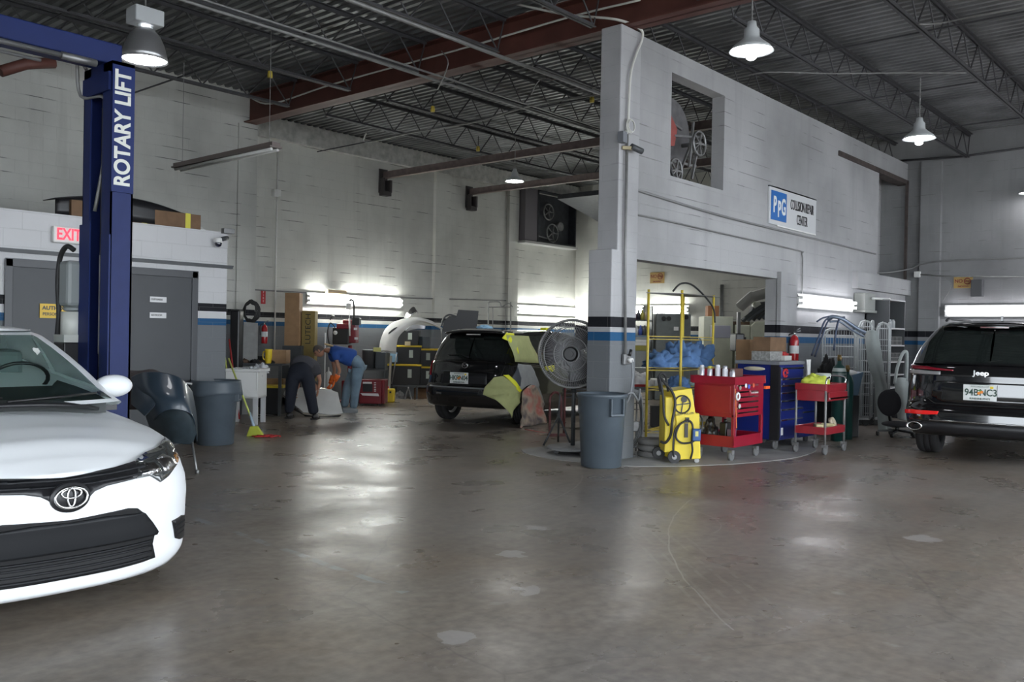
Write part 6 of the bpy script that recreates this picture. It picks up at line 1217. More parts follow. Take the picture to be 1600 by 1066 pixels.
# ------------------------------------------------------------ yellow wire shelving in the doorway
A = VF(1009, 694); q = A.q; t = A.thing('wire_shelf', 'tall yellow wire shelving unit standing in the wide doorway', 'shelf'); W_ = .47; DL = 1.35; sk = .40
def pp(u, v, z): return Vector((u*W_+v*(sk+.35), v*DL, z))
ym = mat('shelf_yellow', (.62, .47, .06), .5, noise=.1)
for u, v in ((0, 0), (1, 0), (0, 1), (1, 1)): MB().cyl(pp(u, v, 0), pp(u, v, 2.18), .019, n=10).build('post', ym, t)
for z, m_ in ((.2, ym), (.80, ym), (1.08, ym), (1.52, ym)):
    b = MB()
    for u in (0, 1):
        for dz in (0, -.04): b.cyl(pp(u, 0, z+dz), pp(u, 1, z+dz), .006, n=5)
    for v in (0, 1):
        for dz in (0, -.04): b.cyl(pp(0, v, z+dz), pp(1, v, z+dz), .006, n=5)
    for k in range(1, 20): b.cyl(pp(0, k/20, z), pp(1, k/20, z), .003, n=4)
    b.build('shelf_wire', m_, t)
b = MB(); b.add([pp(-.05, -.02, 2.13), pp(1.05, -.02, 2.13), pp(1.1, 1.15, 2.16), pp(-.05, 1.1, 2.16)], [(0, 1, 2, 3)]); A.tag(b.build('plastic_film', mat('grey_film', (.12, .12, .12), .4), solid=.01), 'thin grey sheet lying on top of the yellow wire shelving', 'sheet')
p_ = A.B+Matrix.Rotation(VIEW, 3, 'Z') @ pp(.5, .3, 2.16); A.tag(MB().tube(smooth_path([pp(.4, .3, 2.18), pp(.6, .35, 2.30), pp(.8, .55, 2.28), pp(1.15, .8, 2.0), pp(1.2, .85, 1.75)]), .014, 8).build('black_cable', M_CABLE), 'black hose arching over the top of the yellow shelving', 'hose')
for k, (u, v, s_, h_) in enumerate(((.25, .12, .26, .20), (.7, .28, .27, .30), (.4, .55, .3, .34), (.75, .75, .26, .32), (.5, .95, .2, .3))):
    crumple('blue_cloth_bundle', M_BLUECLOTH, A.B+Matrix.Rotation(VIEW, 3, 'Z') @ pp(u, v, 1.085), (s_, s_*.8, h_), 51+k, ['front left', 'second', 'middle', 'fourth', 'rearmost'][k]+' blue cloth bundle on the middle shelf of the yellow shelving', 'cloth bundle', VIEW, 'blue cloths on the yellow shelf', amp=.55, n=18)
crumple('blue_cloth_bundle', M_BLUECLOTH, A.B+Matrix.Rotation(VIEW, 3, 'Z') @ pp(.85, .1, .8), (.16, .12, .16), 60, 'small blue cloth hanging on the lower shelf of the yellow shelving', 'cloth bundle', VIEW)
o = MB().lathe([(0, 0), (.10, 0), (.12, .06), (.08, .09), (0, .10)], n=20).build('basin', mat('green_grey_plastic', (.22, .32, .29), .5)); tag(o, 'grey green tub on the lower shelf of the yellow shelving', 'tub'); o.location = A.B+Matrix.Rotation(VIEW, 3, 'Z') @ pp(1.15, .2, .82)
crumple('white_bag', mat('white_bag_plastic', (.7, .7, .7), .5), at(VF(1000, 690), 998, 605, 2.1), (.2, .15, .24), 66, 'crumpled white bag between the column and the yellow shelving', 'bag', VIEW, amp=.4)
tb = VF(1000, 690); q2 = tb.q; t2 = tb.thing('work_table', 'dark table under the white bag behind the yellow shelf post', 'table'); a = q2(985, 612, 1.9); c_ = q2(1060, 606, 1.9); b = MB(); b.bx(a.x, c_.x, 1.9, 2.5, c_.z-.05, c_.z); b.build('table_top', M_DGREY, t2)
for x in (a.x+.05, c_.x-.05): MB().bx(x-.02, x+.02, 2.0, 2.04, 0, c_.z-.05).build('leg', M_DGREY, t2)
o = MB().bx(q2(1022, 600, 1.95).x, q2(1060, 600, 1.95).x, 1.95, 2.4, c_.z, c_.z+.13).build('white_case', M_WPL, bevel=.02); tb.tag(o, 'white plastic case on the dark table behind the yellow shelving', 'case')
o = MB().bx(q2(988, 600, 1.95).x, q2(1010, 600, 1.95).x, 1.92, 2.2, c_.z, c_.z+.04).build('red_rag', mat('red_cloth', (.35, .03, .03), .9), bevel=.01); tb.tag(o, 'folded red cloth under the white bag', 'cloth')
for k, (x, h_, c3) in enumerate(((1025, .35, (.07, .07, .07)), (1040, .5, (.14, .11, .09)), (1050, .3, (.05, .06, .08)))):
    o = MB().bx(-.08, .08, 0, .2, 0, h_).build('parts_box', mat('dim_box_%d' % k, c3, .7), bevel=.005); tag(o, ['black', 'brown', 'navy'][k]+' box under the table in the doorway', 'box'); o.location = at(tb, x, 690, 2.1); o.location.z = 0; o.rotation_euler = (0, 0, VIEW)
# bucket of discs
V_ = VF(1020, 716); t = V_.thing('tyre', 'small grey stacked tyres on the floor before the yellow shelving', 'tyre'); b = MB()
for k in range(3): b.lathe([(.09, .01), (.16, .0), (.175, .03), (.175, .05), (.16, .075), (.09, .07), (.09, .01)], c=(0, .15, k*.077), n=32)
b.build('tyre_stack', mat('dusty_tyre', (.17, .165, .16), .85, noise=.2), t)
# ------------------------------------------------------------ yellow panel puller machine
V_ = VF(1068, 724); q = V_.q; t = V_.thing('dent_puller_machine', 'yellow wheeled body repair machine with cables, tapered front', 'repair machine')
ym2 = mat('machine_yellow', (.78, .60, .03), .38, noise=.06); P_ = lambda x, y, d=0: q(x, y, d)
f = [(1052, 719), (1095, 717), (1093, 646), (1087, 646), (1081, 607), (1050, 611), (1057, 660)]; f3 = [P_(*p) for p in f]
b = MB(); n = len(f3); back = [Vector((p.x-.06, .42, p.z)) for p in f3]; b.add([(p.x, 0, p.z) for p in f3]+back, [tuple(range(n)), tuple(range(n, 2*n))[::-1]]+[(i, n+i, n+(i+1) % n, (i+1) % n) for i in range(n)]); b.build('machine_body', ym2, t, bevel=.008)
b = MB(); a = P_(1040, 716, .05); c_ = P_(1053, 620, .1); b.bx(a.x-.02, a.x+.12, .03, .44, .12, c_.z); b.build('side_panel', ym2, t, bevel=.01)
p_ = P_(1066, 632, 0); b = MB(); b.tube([(p_.x+.095*math.cos(a*PI/14), -.01, p_.z+.105*math.sin(a*PI/14)) for a in range(28)], .009, 6, closed=True); b.bar((p_.x-.09, -.008, p_.z-.01), (p_.x+.09, -.008, p_.z+.015), .012); b.bar((p_.x-.01, -.008, p_.z-.1), (p_.x+.01, -.008, p_.z+.05), .012); b.cyl((p_.x+.02, -.012, p_.z+.06), (p_.x+.02, 0, p_.z+.06), .038); b.build('dial_symbol', M_BLACK, t)
text('lettering', 'DENT PULLER', M_BLACK, t, (P_(1070, 647).x, -.006, P_(1070, 647).z), (PI/2, -.12, 0), .035, .001)
b = MB(); p_ = P_(1072, 668); b.bx(p_.x-.02, p_.x+.02, -.02, 0, p_.z-.12, p_.z+.05); b.bx(p_.x-.01, p_.x+.03, -.03, 0, p_.z+.06, p_.z+.12); b.build('cable_hook', M_BLACK, t)
b = MB(); b.tube(smooth_path([P_(1074, 657, -.03), P_(1062, 664, -.04), P_(1056, 682, -.05), P_(1064, 692, -.05), P_(1078, 692, -.05), P_(1086, 688, -.06)]), .012, 8); b.tube(smooth_path([P_(1072, 657, -.03), P_(1056, 670, -.04), P_(1052, 695, -.05), P_(1053, 714, -.03)]), .012, 8); b.tube(smooth_path([P_(1074, 656, -.03), P_(1082, 664, -.04), P_(1081, 690, -.05), P_(1082, 705, -.04), P_(1079, 717, -.02)]), .012, 8); b.tube(smooth_path([P_(1086, 682, -.05), P_(1095, 672, -.05), P_(1097, 655, 0), P_(1088, 645, .05)]), .011, 8); b.build('cable', M_CABLE, t)
b = MB(); p_ = P_(1088, 679, -.06); b.bx(p_.x-.05, p_.x+.05, -.09, -.04, p_.z-.08, p_.z+.07); b.build('clamp_handle', mat('handle_blue', (.02, .08, .25), .4), t, bevel=.015); MB().bx(p_.x-.018, p_.x+.018, -.094, -.088, p_.z-.02, p_.z+.04).build('handle_window', mat('pale_yellow_pack', (.6, .58, .2), .6), t)
b = MB(); b.tube(smooth_path([P_(1032, 590, .05), P_(1040, 600, .02), P_(1050, 612, 0), P_(1055, 630, -.02), P_(1050, 660, -.03), P_(1048, 680, 0), P_(1040, 692, .02), P_(1032, 690, .05)]), .016, 8); b.tube(smooth_path([P_(1030, 588, .05), P_(1033, 600, .04), P_(1036, 620, .02), P_(1038, 650, 0), P_(1045, 665, 0)]), .014, 8); b.tube([P_(1028, 590, .1), P_(1032, 612, .1)], .014, 6); b.tube([P_(1040, 588, .1), P_(1044, 612, .1)], .014, 6); b.tube(smooth_path([P_(1028, 590, .1), P_(1034, 583, .1), P_(1040, 588, .1)]), .014, 6); b.build('hose_and_handle', M_CABLE, t)
for x, y in ((1053, 0), (1036, .35)):
    b = MB(); p_ = P_(x, 719); b.cyl((p_.x, y-.03, .075), (p_.x, y+.02, .075), .075, n=28); b.build('wheel', M_CABLE, t); MB().cyl((p_.x, y-.034, .075), (p_.x, y-.03, .075), .03).build('wheel_hub', M_STEEL, t)
MB().cyl((P_(1090, 719).x, .05, .03), (P_(1090, 719).x, .09, .03), .03).build('caster', M_STEEL, t)
# ------------------------------------------------------------ tool carts, square to the building
def caster(par, x, y, r=.06, z0=0.):
    c_ = MB(); c_.cyl((x, y-.018, r), (x, y+.018, r), r, n=20); o = c_.build('caster', mat('caster_grey', (.13, .13, .13), .6), par); MB().bx(x-.035, x+.035, y-.03, y+.03, r*1.4, r*2+.02).build('caster_fork', M_STEEL, o)
def handle(par, x0, x1, y, z): MB().bx(x0, x1, y-.025, y-.012, z-.008, z+.012).build('drawer_pull', M_CHROME, par)
lx, ly = 10.06, 5.13; t = thing('tool_cart', 'bright red rolling tool cart with spray cans on its top edge', 'tool cart', (lx, ly, 0)); t.scale = (1, 1, .92); wx, wy = .80, .56
b = MB(); z0 = .20; b.bx(0, wx, 0, wy, z0-.02, z0); b.bx(0, wx, 0, .015, z0, z0+.13); b.bx(0, .015, 0, wy, z0, z0+.13); b.bx(wx-.015, wx, 0, wy, z0, z0+.13); b.bx(0, wx, wy-.015, wy, z0, z0+.13); b.build('bottom_tray', M_RPAINT, t, bevel=.004)
for x in (0, wx-.05):
    for y in (0, wy-.04): MB().bx(x, x+.05, y, y+.04, z0, .62).build('post', M_RPAINT, t, bevel=.004)
MB().bx(0, wx, 0, wy, .58, 1.03).build('chest_body', M_RPAINT, t, bevel=.01)
MB().bx(-.006, 0, .05, wy-.05, .64, 1.0).build('side_panel', M_RPAINT, t, bevel=.004)
b = MB(); b.bx(-.03, wx+.02, -.02, 0, 1.03, 1.13); b.bx(-.03, -.01, -.02, wy+.04, 1.03, 1.13); b.bx(wx, wx+.02, -.02, wy+.02, 1.03, 1.13); b.bx(-.03, wx+.02, wy, wy+.02, 1.03, 1.13); b.bx(-.03, wx+.02, -.02, wy+.02, 1.02, 1.035); b.build('top_tray', M_RPAINT, t, bevel=.006)
for z, x0, x1 in ((.985, .03, .36), (.985, .38, .62), (.90, .03, .36), (.90, .38, .62), (.83, .03, .62), (.76, .03, .62), (.68, .03, .62), (.62, .03, .62)):
    d = MB().bx(x0, x1, -.012, 0, z-.035, z+.035).build('drawer', M_RPAINT, t, bevel=.004); handle(d, x0+.02, x1-.02, 0, z+.02)
text('lettering', 'CRAFTSMAN', M_WHITE, t, (.52, -.015, .90), (PI/2, 0, 0), .035, .001, 1.)
for k, (x, z, c3) in enumerate(((.25, 1.0, (.7, .7, .7)), (.33, .985, (.05, .1, .5)), (.46, 1.0, (.6, .1, .05)), (.1, .975, (.3, .25, .2)), (.09, .73, (.5, .5, .5)))): MB().cyl((x, -.024, z+.005), (x, -.026, z+.005), .03).build('sticker', mat('sticker_%d' % k, c3, .5), t)
b = MB(); b.tube([(.0+.04*math.cos(a*PI/8), -.045, .87+.045*math.sin(a*PI/8)) for a in range(16)], .012, 6, closed=True); b.build('tape_ring', M_WHITE, t)
b = MB(); b.bar((-.02, -.02, .97), (-.01, -.04, .45), .012); b.build('yardstick', mat('orange_strip', (.6, .15, .04), .6), t); MB().bx(wx, wx+.12, -.03, 0, .94, .98).build('orange_clip', mat('bright_orange', (.8, .12, .02), .5), t)
for x, y in ((.05, .06), (wx-.08, .06), (.05, wy-.06), (wx-.08, wy-.06)): caster(t, x, y)
def can(x, y, z, h, body, cap, label):
    t = thing('spray_can', label, 'spray can', (x, y, z), 0, 'spray cans on the red cart'); MB().lathe([(0, 0), (.032, 0), (.033, .005), (.033, h*.78), (.026, h*.84), (0, h*.85)], n=20).build('can_body', body, t); MB().lathe([(.026, h*.83), (.027, h*.97), (.015, h), (0, h)], n=16).build('cap', cap, t)
cw = mat('can_silver', (.55, .55, .6), .3, .5); cwh = mat('can_white', (.7, .7, .75), .35)
for k, (dy, h, b_, c3, lb) in enumerate(((.47, .21, cw, cwh, 'silver spray can with a wide white cap, leftmost on the red cart'), (.36, .20, cw, mat('cap_yellow', (.6, .55, .1), .5), 'silver spray can with a yellowish nozzle on the red cart'), (.25, .22, cwh, cwh, 'tall white and blue spray can in the middle of the row'), (.15, .21, cwh, cw, 'white spray can with a silver cap on the red cart'), (.05, .17, cw, M_STEEL, 'short silver spray can, rightmost on the red cart edge'))): can(lx-.0+.03, ly+dy, .96, h, b_, c3, lb)
# things on the bottom shelf
z = z0*.92; o = MB().bx(-.07, .07, -.05, .05, 0, .27).cyl((0, 0, .27), (0, 0, .31), .025).build('oil_jug', M_BLACK, bevel=.015); tag(o, 'black oil jug on the bottom shelf of the red cart', 'jug'); o.location = (lx+.2, ly+.22, z)
o = MB().bx(-.06, .06, -.035, .035, 0, .2).build('purple_bottle', mat('dark_purple_label', (.15, .1, .16), .5), bevel=.01); tag(o, 'dark bottle with a purple label on the red cart bottom shelf', 'bottle'); o.location = (lx+.14, ly+.1, z)
crumple('black_bag', mat('black_bag_plastic', (.03, .03, .028), .3), (lx+.2, ly+.42, z), (.13, .12, .28), 71, 'crumpled black plastic bag on the bottom shelf of the red cart', 'bag')
o = MB().bx(0, .3, 0, .25, 0, .03).build('sanding_pad', mat('grey_pad', (.3, .28, .25), .8)); tag(o, 'grey flat pad lying on the bottom tray of the red cart', 'pad'); o.location = (lx+.32, ly+.1, z+.08-.08)
o = MB().bx(0, .48, 0, .04, 0, .16).build('red_back_box', M_RPAINT, bevel=.006); tag(o, 'red metal tray standing upright at the back of the cart top', 'tray'); o.location = (lx+.08, ly+wy-.06, .955)
o = MB().bx(0, .34, 0, .2, 0, .17).build('toolbox', mat('dark_rust_brown', (.10, .04, .03), .6), bevel=.01); tag(o, 'dark brown box on the top tray of the red cart', 'box'); o.location = (lx+.28, ly+.2, .955)
# blue tool cabinet
lx, ly = 11.56, 5.24; t = thing('tool_cabinet', 'tall dark blue rolling tool cabinet right of the bright red cart', 'tool cabinet', (lx, ly, 0)); wx, wy, hz = .80, .62, 1.16
MB().bx(0, wx, 0, wy, .13, hz).build('cabinet_body', M_BPAINT, t, bevel=.012)
MB().bx(-.005, .03, -.012, .0, .13, hz-.02).build('corner_strip', M_TRIM, t); MB().bx(-.012, 0, 0, .12, .13, hz).build('corner_strip', M_TRIM, t)
zz = [.16, .42, .56, .68, .79, .89, .98, 1.13]
for a, c_ in zip(zz[:-1], zz[1:]): d = MB().bx(.05, wx-.03, -.012, 0, a+.005, c_-.005).build('drawer', M_BPAINT, t, bevel=.003); handle(d, .06, wx-.04, 0, c_-.02)
b = MB(); b.tube([(.16+.07*math.cos(a*PI/12), -.018, 1.05+.055*math.sin(a*PI/12)) for a in range(2, 22)], .012, 6); b.bx(.19, .25, -.022, -.012, 1.04, 1.06); b.tube([(.15+.045*math.cos(a*PI/12), -.018, 1.05+.03*math.sin(a*PI/12)) for a in range(24)], .006, 6, closed=True); b.build('red_emblem', mat('emblem_red', (.6, .03, .03), .4), t)
MB().cyl((.12, -.02, .90), (.12, -.012, .90), .012).build('lock', M_CHROME, t); MB().bx(.06, .12, -.016, -.012, .2, .30).build('sticker', M_WHITE, t); MB().sph((-.03, .35, hz-.06), (.02, .16, .03), 16, 8).build('side_handle', mat('cream_handle', (.55, .5, .38), .4), t)
MB().bx(-.04, wx, -.02, wy+.02, hz, hz+.05).build('top_surface', mat('grey_rubber_top', (.17, .18, .2), .6), t, bevel=.008)
for x, y in ((.08, .08), (wx-.1, .08), (.08, wy-.08), (wx-.1, wy-.08)): caster(t, x, y, .065)
o = thing('tool_chest', 'low dark blue drawer chest behind the small red service cart', 'tool cabinet', (12.42, 5.30, 0)); MB().bx(0, .55, 0, .5, .1, .72).build('chest_body', M_BPAINT, o, bevel=.01)
for z in (.2, .4, .6): d = MB().bx(.02, .53, -.012, 0, z-.08, z+.09).build('drawer', M_BPAINT, o, bevel=.003); handle(d, .04, .5, 0, z+.06)
for x in (.06, .48): MB().cyl((x, .1, .05), (x, .14, .05), .05).build('caster', M_CABLE, o)
zt = hz+.05
def box_(nm, x, y, sx_, sy_, sz_, m, label, cat, z=zt, rz=0., bev=.004): o = MB().bx(0, sx_, 0, sy_, 0, sz_).build(nm, m, bevel=bev); tag(o, label, cat); o.location = (x, y, z); o.rotation_euler = (0, 0, rz); return o
box_('parts_bin', 11.72, 5.45, .40, .28, .13, mat('clear_bin_grey', (.3, .3, .29), .4, noise=.5, nscale=30), 'clear plastic parts bin on the blue cabinet top', 'bin')
box_('carton', 11.74, 5.46, .52, .26, .2, M_CARD2, 'wide brown carton on the clear bin above the blue cabinet', 'cardboard box', zt+.131)
box_('carton', WY(1171, 560, 6.0).x, 6.0, .16, .22, 1.5, M_CARD, 'tall narrow brown carton standing left behind the blue cabinet', 'cardboard box', 0.)
box_('white_tray', 12.08, 5.40, .24, .36, .07, mat('white_tray_plastic', (.5, .5, .48), .5), 'white tray with odds and ends on the right of the cabinet top', 'tray')
crumple('red_rag', mat('red_cloth', (.35, .03, .03), .9), (12.2, 5.5, zt+.071), (.1, .09, .06), 83, 'red rag in the white tray on the blue cabinet', 'rag')
b = MB(); b.grid(lambda u, v: (.0+.13*u+.02*v, -.01-.02*math.sin(u*9+v*3), .0-.42*v), 10, 10); o = tag(b.build('white_towel', mat('white_cloth', (.7, .7, .68), .9), solid=.005), 'white towel hanging from the right corner of the blue cabinet', 'towel'); o.location = (12.40, 5.23, zt+.02)
box_('flat_carton', 12.5, 5.84, .62, .05, .98, mat('reddish_cardboard', (.30, .14, .10), .75, noise=.1), 'reddish cardboard sheet standing behind the small red service cart', 'cardboard', .26)
box_('crate', 12.5, 5.82, .6, .3, .25, M_DGREY, 'dark crate under the reddish cardboard sheet', 'crate', 0.)
extinguisher((14.0, YP-.16, 1.12), 'red fire extinguisher with white label on the pier beside the doorway', 1.05, -PI/2)
# red service cart
lx, ly = 11.58, 4.60; t = thing('service_cart', 'small red two shelf service cart on silver legs with yellow cloth', 'service cart', (lx, ly, 0)); wx, wy = .66, .40; wp = mat('worn_red_paint', (.30, .02, .03), .35, coat=.3, noise=.2)
for x in (0, wx):
    for y in (0, wy): MB().cyl((x, y, .13), (x, y, .90), .016, n=10).build('leg', M_PIPE, t); caster(t, x, y, .055)
b = MB(); b.bx(-.01, wx+.01, -.01, wy+.01, .26, .28); b.bx(-.01, wx+.01, -.015, 0, .26, .36); b.bx(-.015, 0, -.01, wy+.01, .26, .36); b.bx(wx, wx+.015, -.01, wy+.01, .26, .36); b.bx(-.01, wx+.01, wy, wy+.015, .26, .36); b.build('bottom_tray', wp, t, bevel=.004)
b = MB(); b.bx(-.01, wx+.01, -.01, wy+.01, .70, .88); b.bx(-.015, wx+.015, -.02, 0, .84, .93); b.bx(-.02, 0, -.01, wy+.01, .84, .93); b.bx(wx, wx+.02, -.01, wy+.01, .84, .93); b.bx(-.01, wx+.01, wy, wy+.02, .84, .93); b.build('top_tray', wp, t, bevel=.005)
d = MB().bx(.02, wx-.0, -.04, -.02, .72, .82).build('drawer', wp, t, bevel=.004); handle(d, .02, wx+.02, -.03, .74)
b = MB(); b.tube(smooth_path([(wx, 0, .93), (wx+.02, 0, 1.0), (wx+.05, .1, 1.02), (wx+.05, wy-.1, 1.02), (wx+.02, wy, 1.0), (wx, wy, .93)]), .012, 8); b.build('push_handle', M_CHROME, t); b = MB(); b.tube(smooth_path([(.0, 0, .93), (.03, 0, 1.0), (.12, 0, 1.02)]), .012, 8); b.build('side_rail', M_CHROME, t)
crumple('yellow_cloth', mat('lime_yellow_cloth', (.55, .62, .08), .85), (lx+.16, ly+.22, .885), (.15, .19, .16), 91, 'lime yellow cloth bundle on the top tray of the service cart', 'cloth', amp=.25)
t = thing('paint_tub', 'white tub with a pale lid on the top tray of the service cart', 'tub', (lx+.5, ly+.24, .885)); MB().lathe([(0, 0), (.08, 0), (.1, .12), (.1, .13), (0, .13)], n=24).build('tub_body', mat('tub_white', (.5, .5, .5), .5), t); MB().lathe([(0, .17), (.1, .17), (.105, .14), (.1, .13)], n=24).build('lid', mat('pale_green_label', (.45, .5, .45), .5), t)
for k in range(5):
    o = MB().bx(-.09, .09, -.05, .05, 0, .05).build('sponge', mat('cream_foam', (.62, .54, .3), .8, noise=.1) if k % 2 else mat('grey_foam', (.4, .38, .36), .8), bevel=.015); tag(o, ['grey', 'cream', 'pale grey', 'yellowish', 'third grey'][k]+' sanding block in the heap on the bottom tray', 'sanding block', 'sanding blocks on the service cart'); o.location = (lx+.1+.10*k, ly+.12+.05*(k % 3), .281+.052*(k % 2)); o.rotation_euler = (0, 0, .6*k)
t = thing('tape_roll', 'roll of cream masking tape on the bottom tray of the service cart', 'tape roll', (lx+.58, ly+.15, .285)); MB().lathe([(.045, 0), (.08, 0), (.08, .05), (.045, .05), (.045, 0)], n=28, M=Matrix.Translation((0, 0, .08)) @ rotM(1.2, .2, 0)).build('tape', mat('cream_tape', (.6, .52, .38), .6), t)
# gas cylinders, bag, tote right of the cart
V_ = VF(1309, 690); q = V_.q
for k, (x, d, r, yt) in enumerate(((1309, .1, .105, 569), (1322, .35, .09, 585))):
    p_ = q(x, 690, d); h = q(x, yt, d).z; t = V_.thing('gas_cylinder', ['dark green gas cylinder standing behind the small service cart', 'second dark cylinder right behind the green one'][k], 'gas cylinder'); MB().lathe([(0, 0), (r, 0), (r, h-.12), (r*.8, h-.04), (r*.35, h), (r*.3, h+.05), (0, h+.05)], c=(p_.x, d, 0), n=28).build('cylinder', mat('cylinder_green', (.012, .055, .05), .4, noise=.1), t)
    MB().lathe([(r*1.005, h-.15), (r*.97, h-.10), (r*.85, h-.06)], c=(p_.x, d, 0), n=28).build('shoulder_band', mat('pale_band', (.45, .5, .48), .5), t) if k == 0 else None
    b = MB(); b.cyl((p_.x, d, h+.04), (p_.x, d, h+.14), .03); b.cyl((p_.x, d-.06, h+.09), (p_.x, d+.05, h+.09), .018); b.build('valve', mat('old_brass', (.25, .18, .08), .4, .8), t)
V_ = VF(1290, 680); q = V_.q; o = crumple('black_backpack', mat('black_bag_cloth', (.012, .012, .012), .8), at(V_, 1291, 680, .5), (.17, .15, .42), 95, 'black bag heaped on the stand left of the green cylinder', 'bag', VIEW); o.location.z = .80
o2 = MB().bx(-.2, .2, -.05, .3, 0, .79).build('equipment_stand', M_BLACK, bevel=.01); tag(o2, 'black equipment stand below the black bag', 'stand'); o2.location = at(V_, 1291, 680, .42); o2.location.z = 0; o2.rotation_euler = (0, 0, VIEW)
V_ = VF(1332, 684); q = V_.q; t = V_.thing('tilted_bin', 'blue grey plastic bin on a dark stand, tilted and full of white paper', 'bin'); a = q(1327, 618, .05); c_ = q(1341, 583, .05); b = MB(); b.prism([(a.x, a.z), (a.x+.14, a.z), (a.x+.22, c_.z+.02), (a.x-.03, c_.z-.06)], .05, .35, 'y'); b.build('bin_body', mat('blue_grey_plastic', (.07, .12, .18), .5), t, bevel=.01); b = MB(); b.sph((0, 0, 0), (.1, .12, .05), 12, 8, 0, Matrix.Translation((a.x+.07, .2, c_.z-.01))); b.build('white_paper', M_WHITE, t); MB().bx(a.x-.02, a.x+.16, .05, .4, 0, a.z).build('stand', M_BLACK, t, bevel=.01)
# white roll cages
def cage(V, x0, x1, yt, D, dd, label, ny=9):
    a = V.q(x0, 690, D); c_ = V.q(x1, yt, D); t = V.thing('roll_cage', label, 'roll cage', 'white wire roll cages'); h = c_.z; w = c_.x-a.x; m = mat('white_cage_wire', (.36, .38, .38), .5, .2)
    def panel(P0, P1, nm, n):
        b = MB(); P0 = Vector(P0); P1 = Vector(P1); d = P1-P0; L_ = d.length; u = d/L_
        pt = [P0+Vector((0, 0, .12)), P0+Vector((0, 0, h-.12)), P0+u*.04+Vector((0, 0, h-.03)), P0+u*.12+Vector((0, 0, h)), P1-u*.12+Vector((0, 0, h)), P1-u*.04+Vector((0, 0, h-.03)), P1+Vector((0, 0, h-.12)), P1+Vector((0, 0, .12))]
        b.tube(pt, .016, 8)
        for k in range(1, n): b.cyl(P0+d*k/n+Vector((0, 0, .14)), P0+d*k/n+Vector((0, 0, h-.01)), .0035, n=5)
        for k in range(ny): z = .14+(h-.25)*k/(ny-1); b.cyl(P0+Vector((0, 0, z)), P1+Vector((0, 0, z)), .0055, n=5)
        b.build(nm, m, t)
    x0_, x1_ = a.x, c_.x; sk_ = dd*.5
    panel((x0_, D, 0), (x1_, D, 0), 'front_panel', 6); panel((x0_+sk_, D+dd, 0), (x1_+sk_, D+dd, 0), 'rear_panel', 6); panel((x1_, D, 0), (x1_+sk_, D+dd, 0), 'side_panel', 5)
    b = MB(); b.add([(x0_, D, .12), (x1_, D, .12), (x1_+sk_, D+dd, .12), (x0_+sk_, D+dd, .12)], [(0, 1, 2, 3)]); b.build('base', M_STEEL, t, solid=.03)
    for p in ((x0_+.05, D+.05), (x1_-.05, D+.05), (x1_+sk_-.05, D+dd-.05), (x0_+sk_+.05, D+dd-.05)): MB().cyl((p[0], p[1]-.015, .055), (p[0], p[1]+.015, .055), .055).build('caster', M_CABLE, t)
V_ = VF(1330, 672); cage(V_, 1282, 1336, 515, .1, .3, 'white wire roll cage behind the gas cylinders'); V_ = VF(1365, 664); cage(V_, 1338, 1362, 501, -.2, .4, 'white wire roll cage in the middle behind the long grey panel'); cage(V_, 1366, 1389, 504, -.15, .4, 'white wire roll cage nearest the tall dark shelving')
# long bumper parts hung over the cage
V_ = VF(1320, 680); q = V_.q; t = V_.thing('car_bumper', 'pale blue grey bumper reinforcement hanging over the white cages', 'car bumper'); bm2 = mat('pale_blue_metal', (.25, .3, .38), .35, .6)
b = MB(); b.tube(smooth_path([q(1293, 500, .2), q(1300, 495, .15), q(1315, 498, .1), q(1328, 506, .1), q(1340, 514, .1), q(1352, 520, .12)]), .03, 8); b.tube(smooth_path([q(1296, 503, .15), q(1312, 503, .1), q(1330, 515, .1), q(1350, 526, .12)]), .018, 8); b.build('bar', bm2, t)
b = MB(); b.tube(smooth_path([q(1268, 556, .1), q(1280, 525, .1), q(1288, 503, .15), q(1296, 497, .2), q(1306, 496, .2)]), .016, 8); b.tube(smooth_path([q(1273, 558, .1), q(1284, 528, .1), q(1292, 505, .15), q(1300, 498, .2)]), .014, 8); b.tube(smooth_path([q(1303, 548, .05), q(1306, 520, .05), q(1311, 500, .1), q(1320, 496, .12)]), .018, 8); b.tube(smooth_path([q(1276, 503, .15), q(1286, 497, .15), q(1300, 494, .18)]), .014, 8); b.build('side_rail', mat('slate_blue_metal', (.07, .09, .14), .4, .5), t)
V_ = VF(1385, 674); q = V_.q; t = V_.thing('bumper_cover', 'long pale grey bumper cover standing on end left of the office chair', 'car panel')
surf([[(1353, 518, .18), (1362, 516, .12), (1371, 518, .18)], [(1353, 540, .14), (1364, 540, .05), (1376, 545, .14)], [(1357, 570, .10), (1370, 572, .0), (1381, 578, .1)], [(1366, 600, .08), (1378, 604, -.02), (1386, 610, .08)], [(1370, 640, .06), (1382, 644, -.04), (1390, 650, .06)], [(1373, 673, .05), (1384, 674, -.04), (1393, 674, .05)]], 'panel', mat('pale_grey_primer', (.28, .31, .30), .55, noise=.1), t, .014)
# door shell
V_ = VF(1410, 664); q = V_.q; t = V_.thing('door_shell', 'bare white car door shell standing between the shelving and the black vehicle', 'car door'); wd = mat('pale_door_paint', (.42, .46, .45), .5, noise=.1)
b = MB(); b.tube(smooth_path([q(1398, 600, .1), q(1402, 575, .1), q(1410, 553, .1), q(1416, 550, .1), q(1417, 562, .1), q(1416, 595, .1)]), .03, 8); b.build('window_frame', wd, t); surf([[(1397, 592, .12), (1407, 590, .06), (1418, 592, .1)], [(1400, 620, .1), (1410, 620, .03), (1420, 620, .1)], [(1403, 655, .1), (1412, 657, .04), (1420, 658, .1)]], 'door_skin', wd, t, .03)
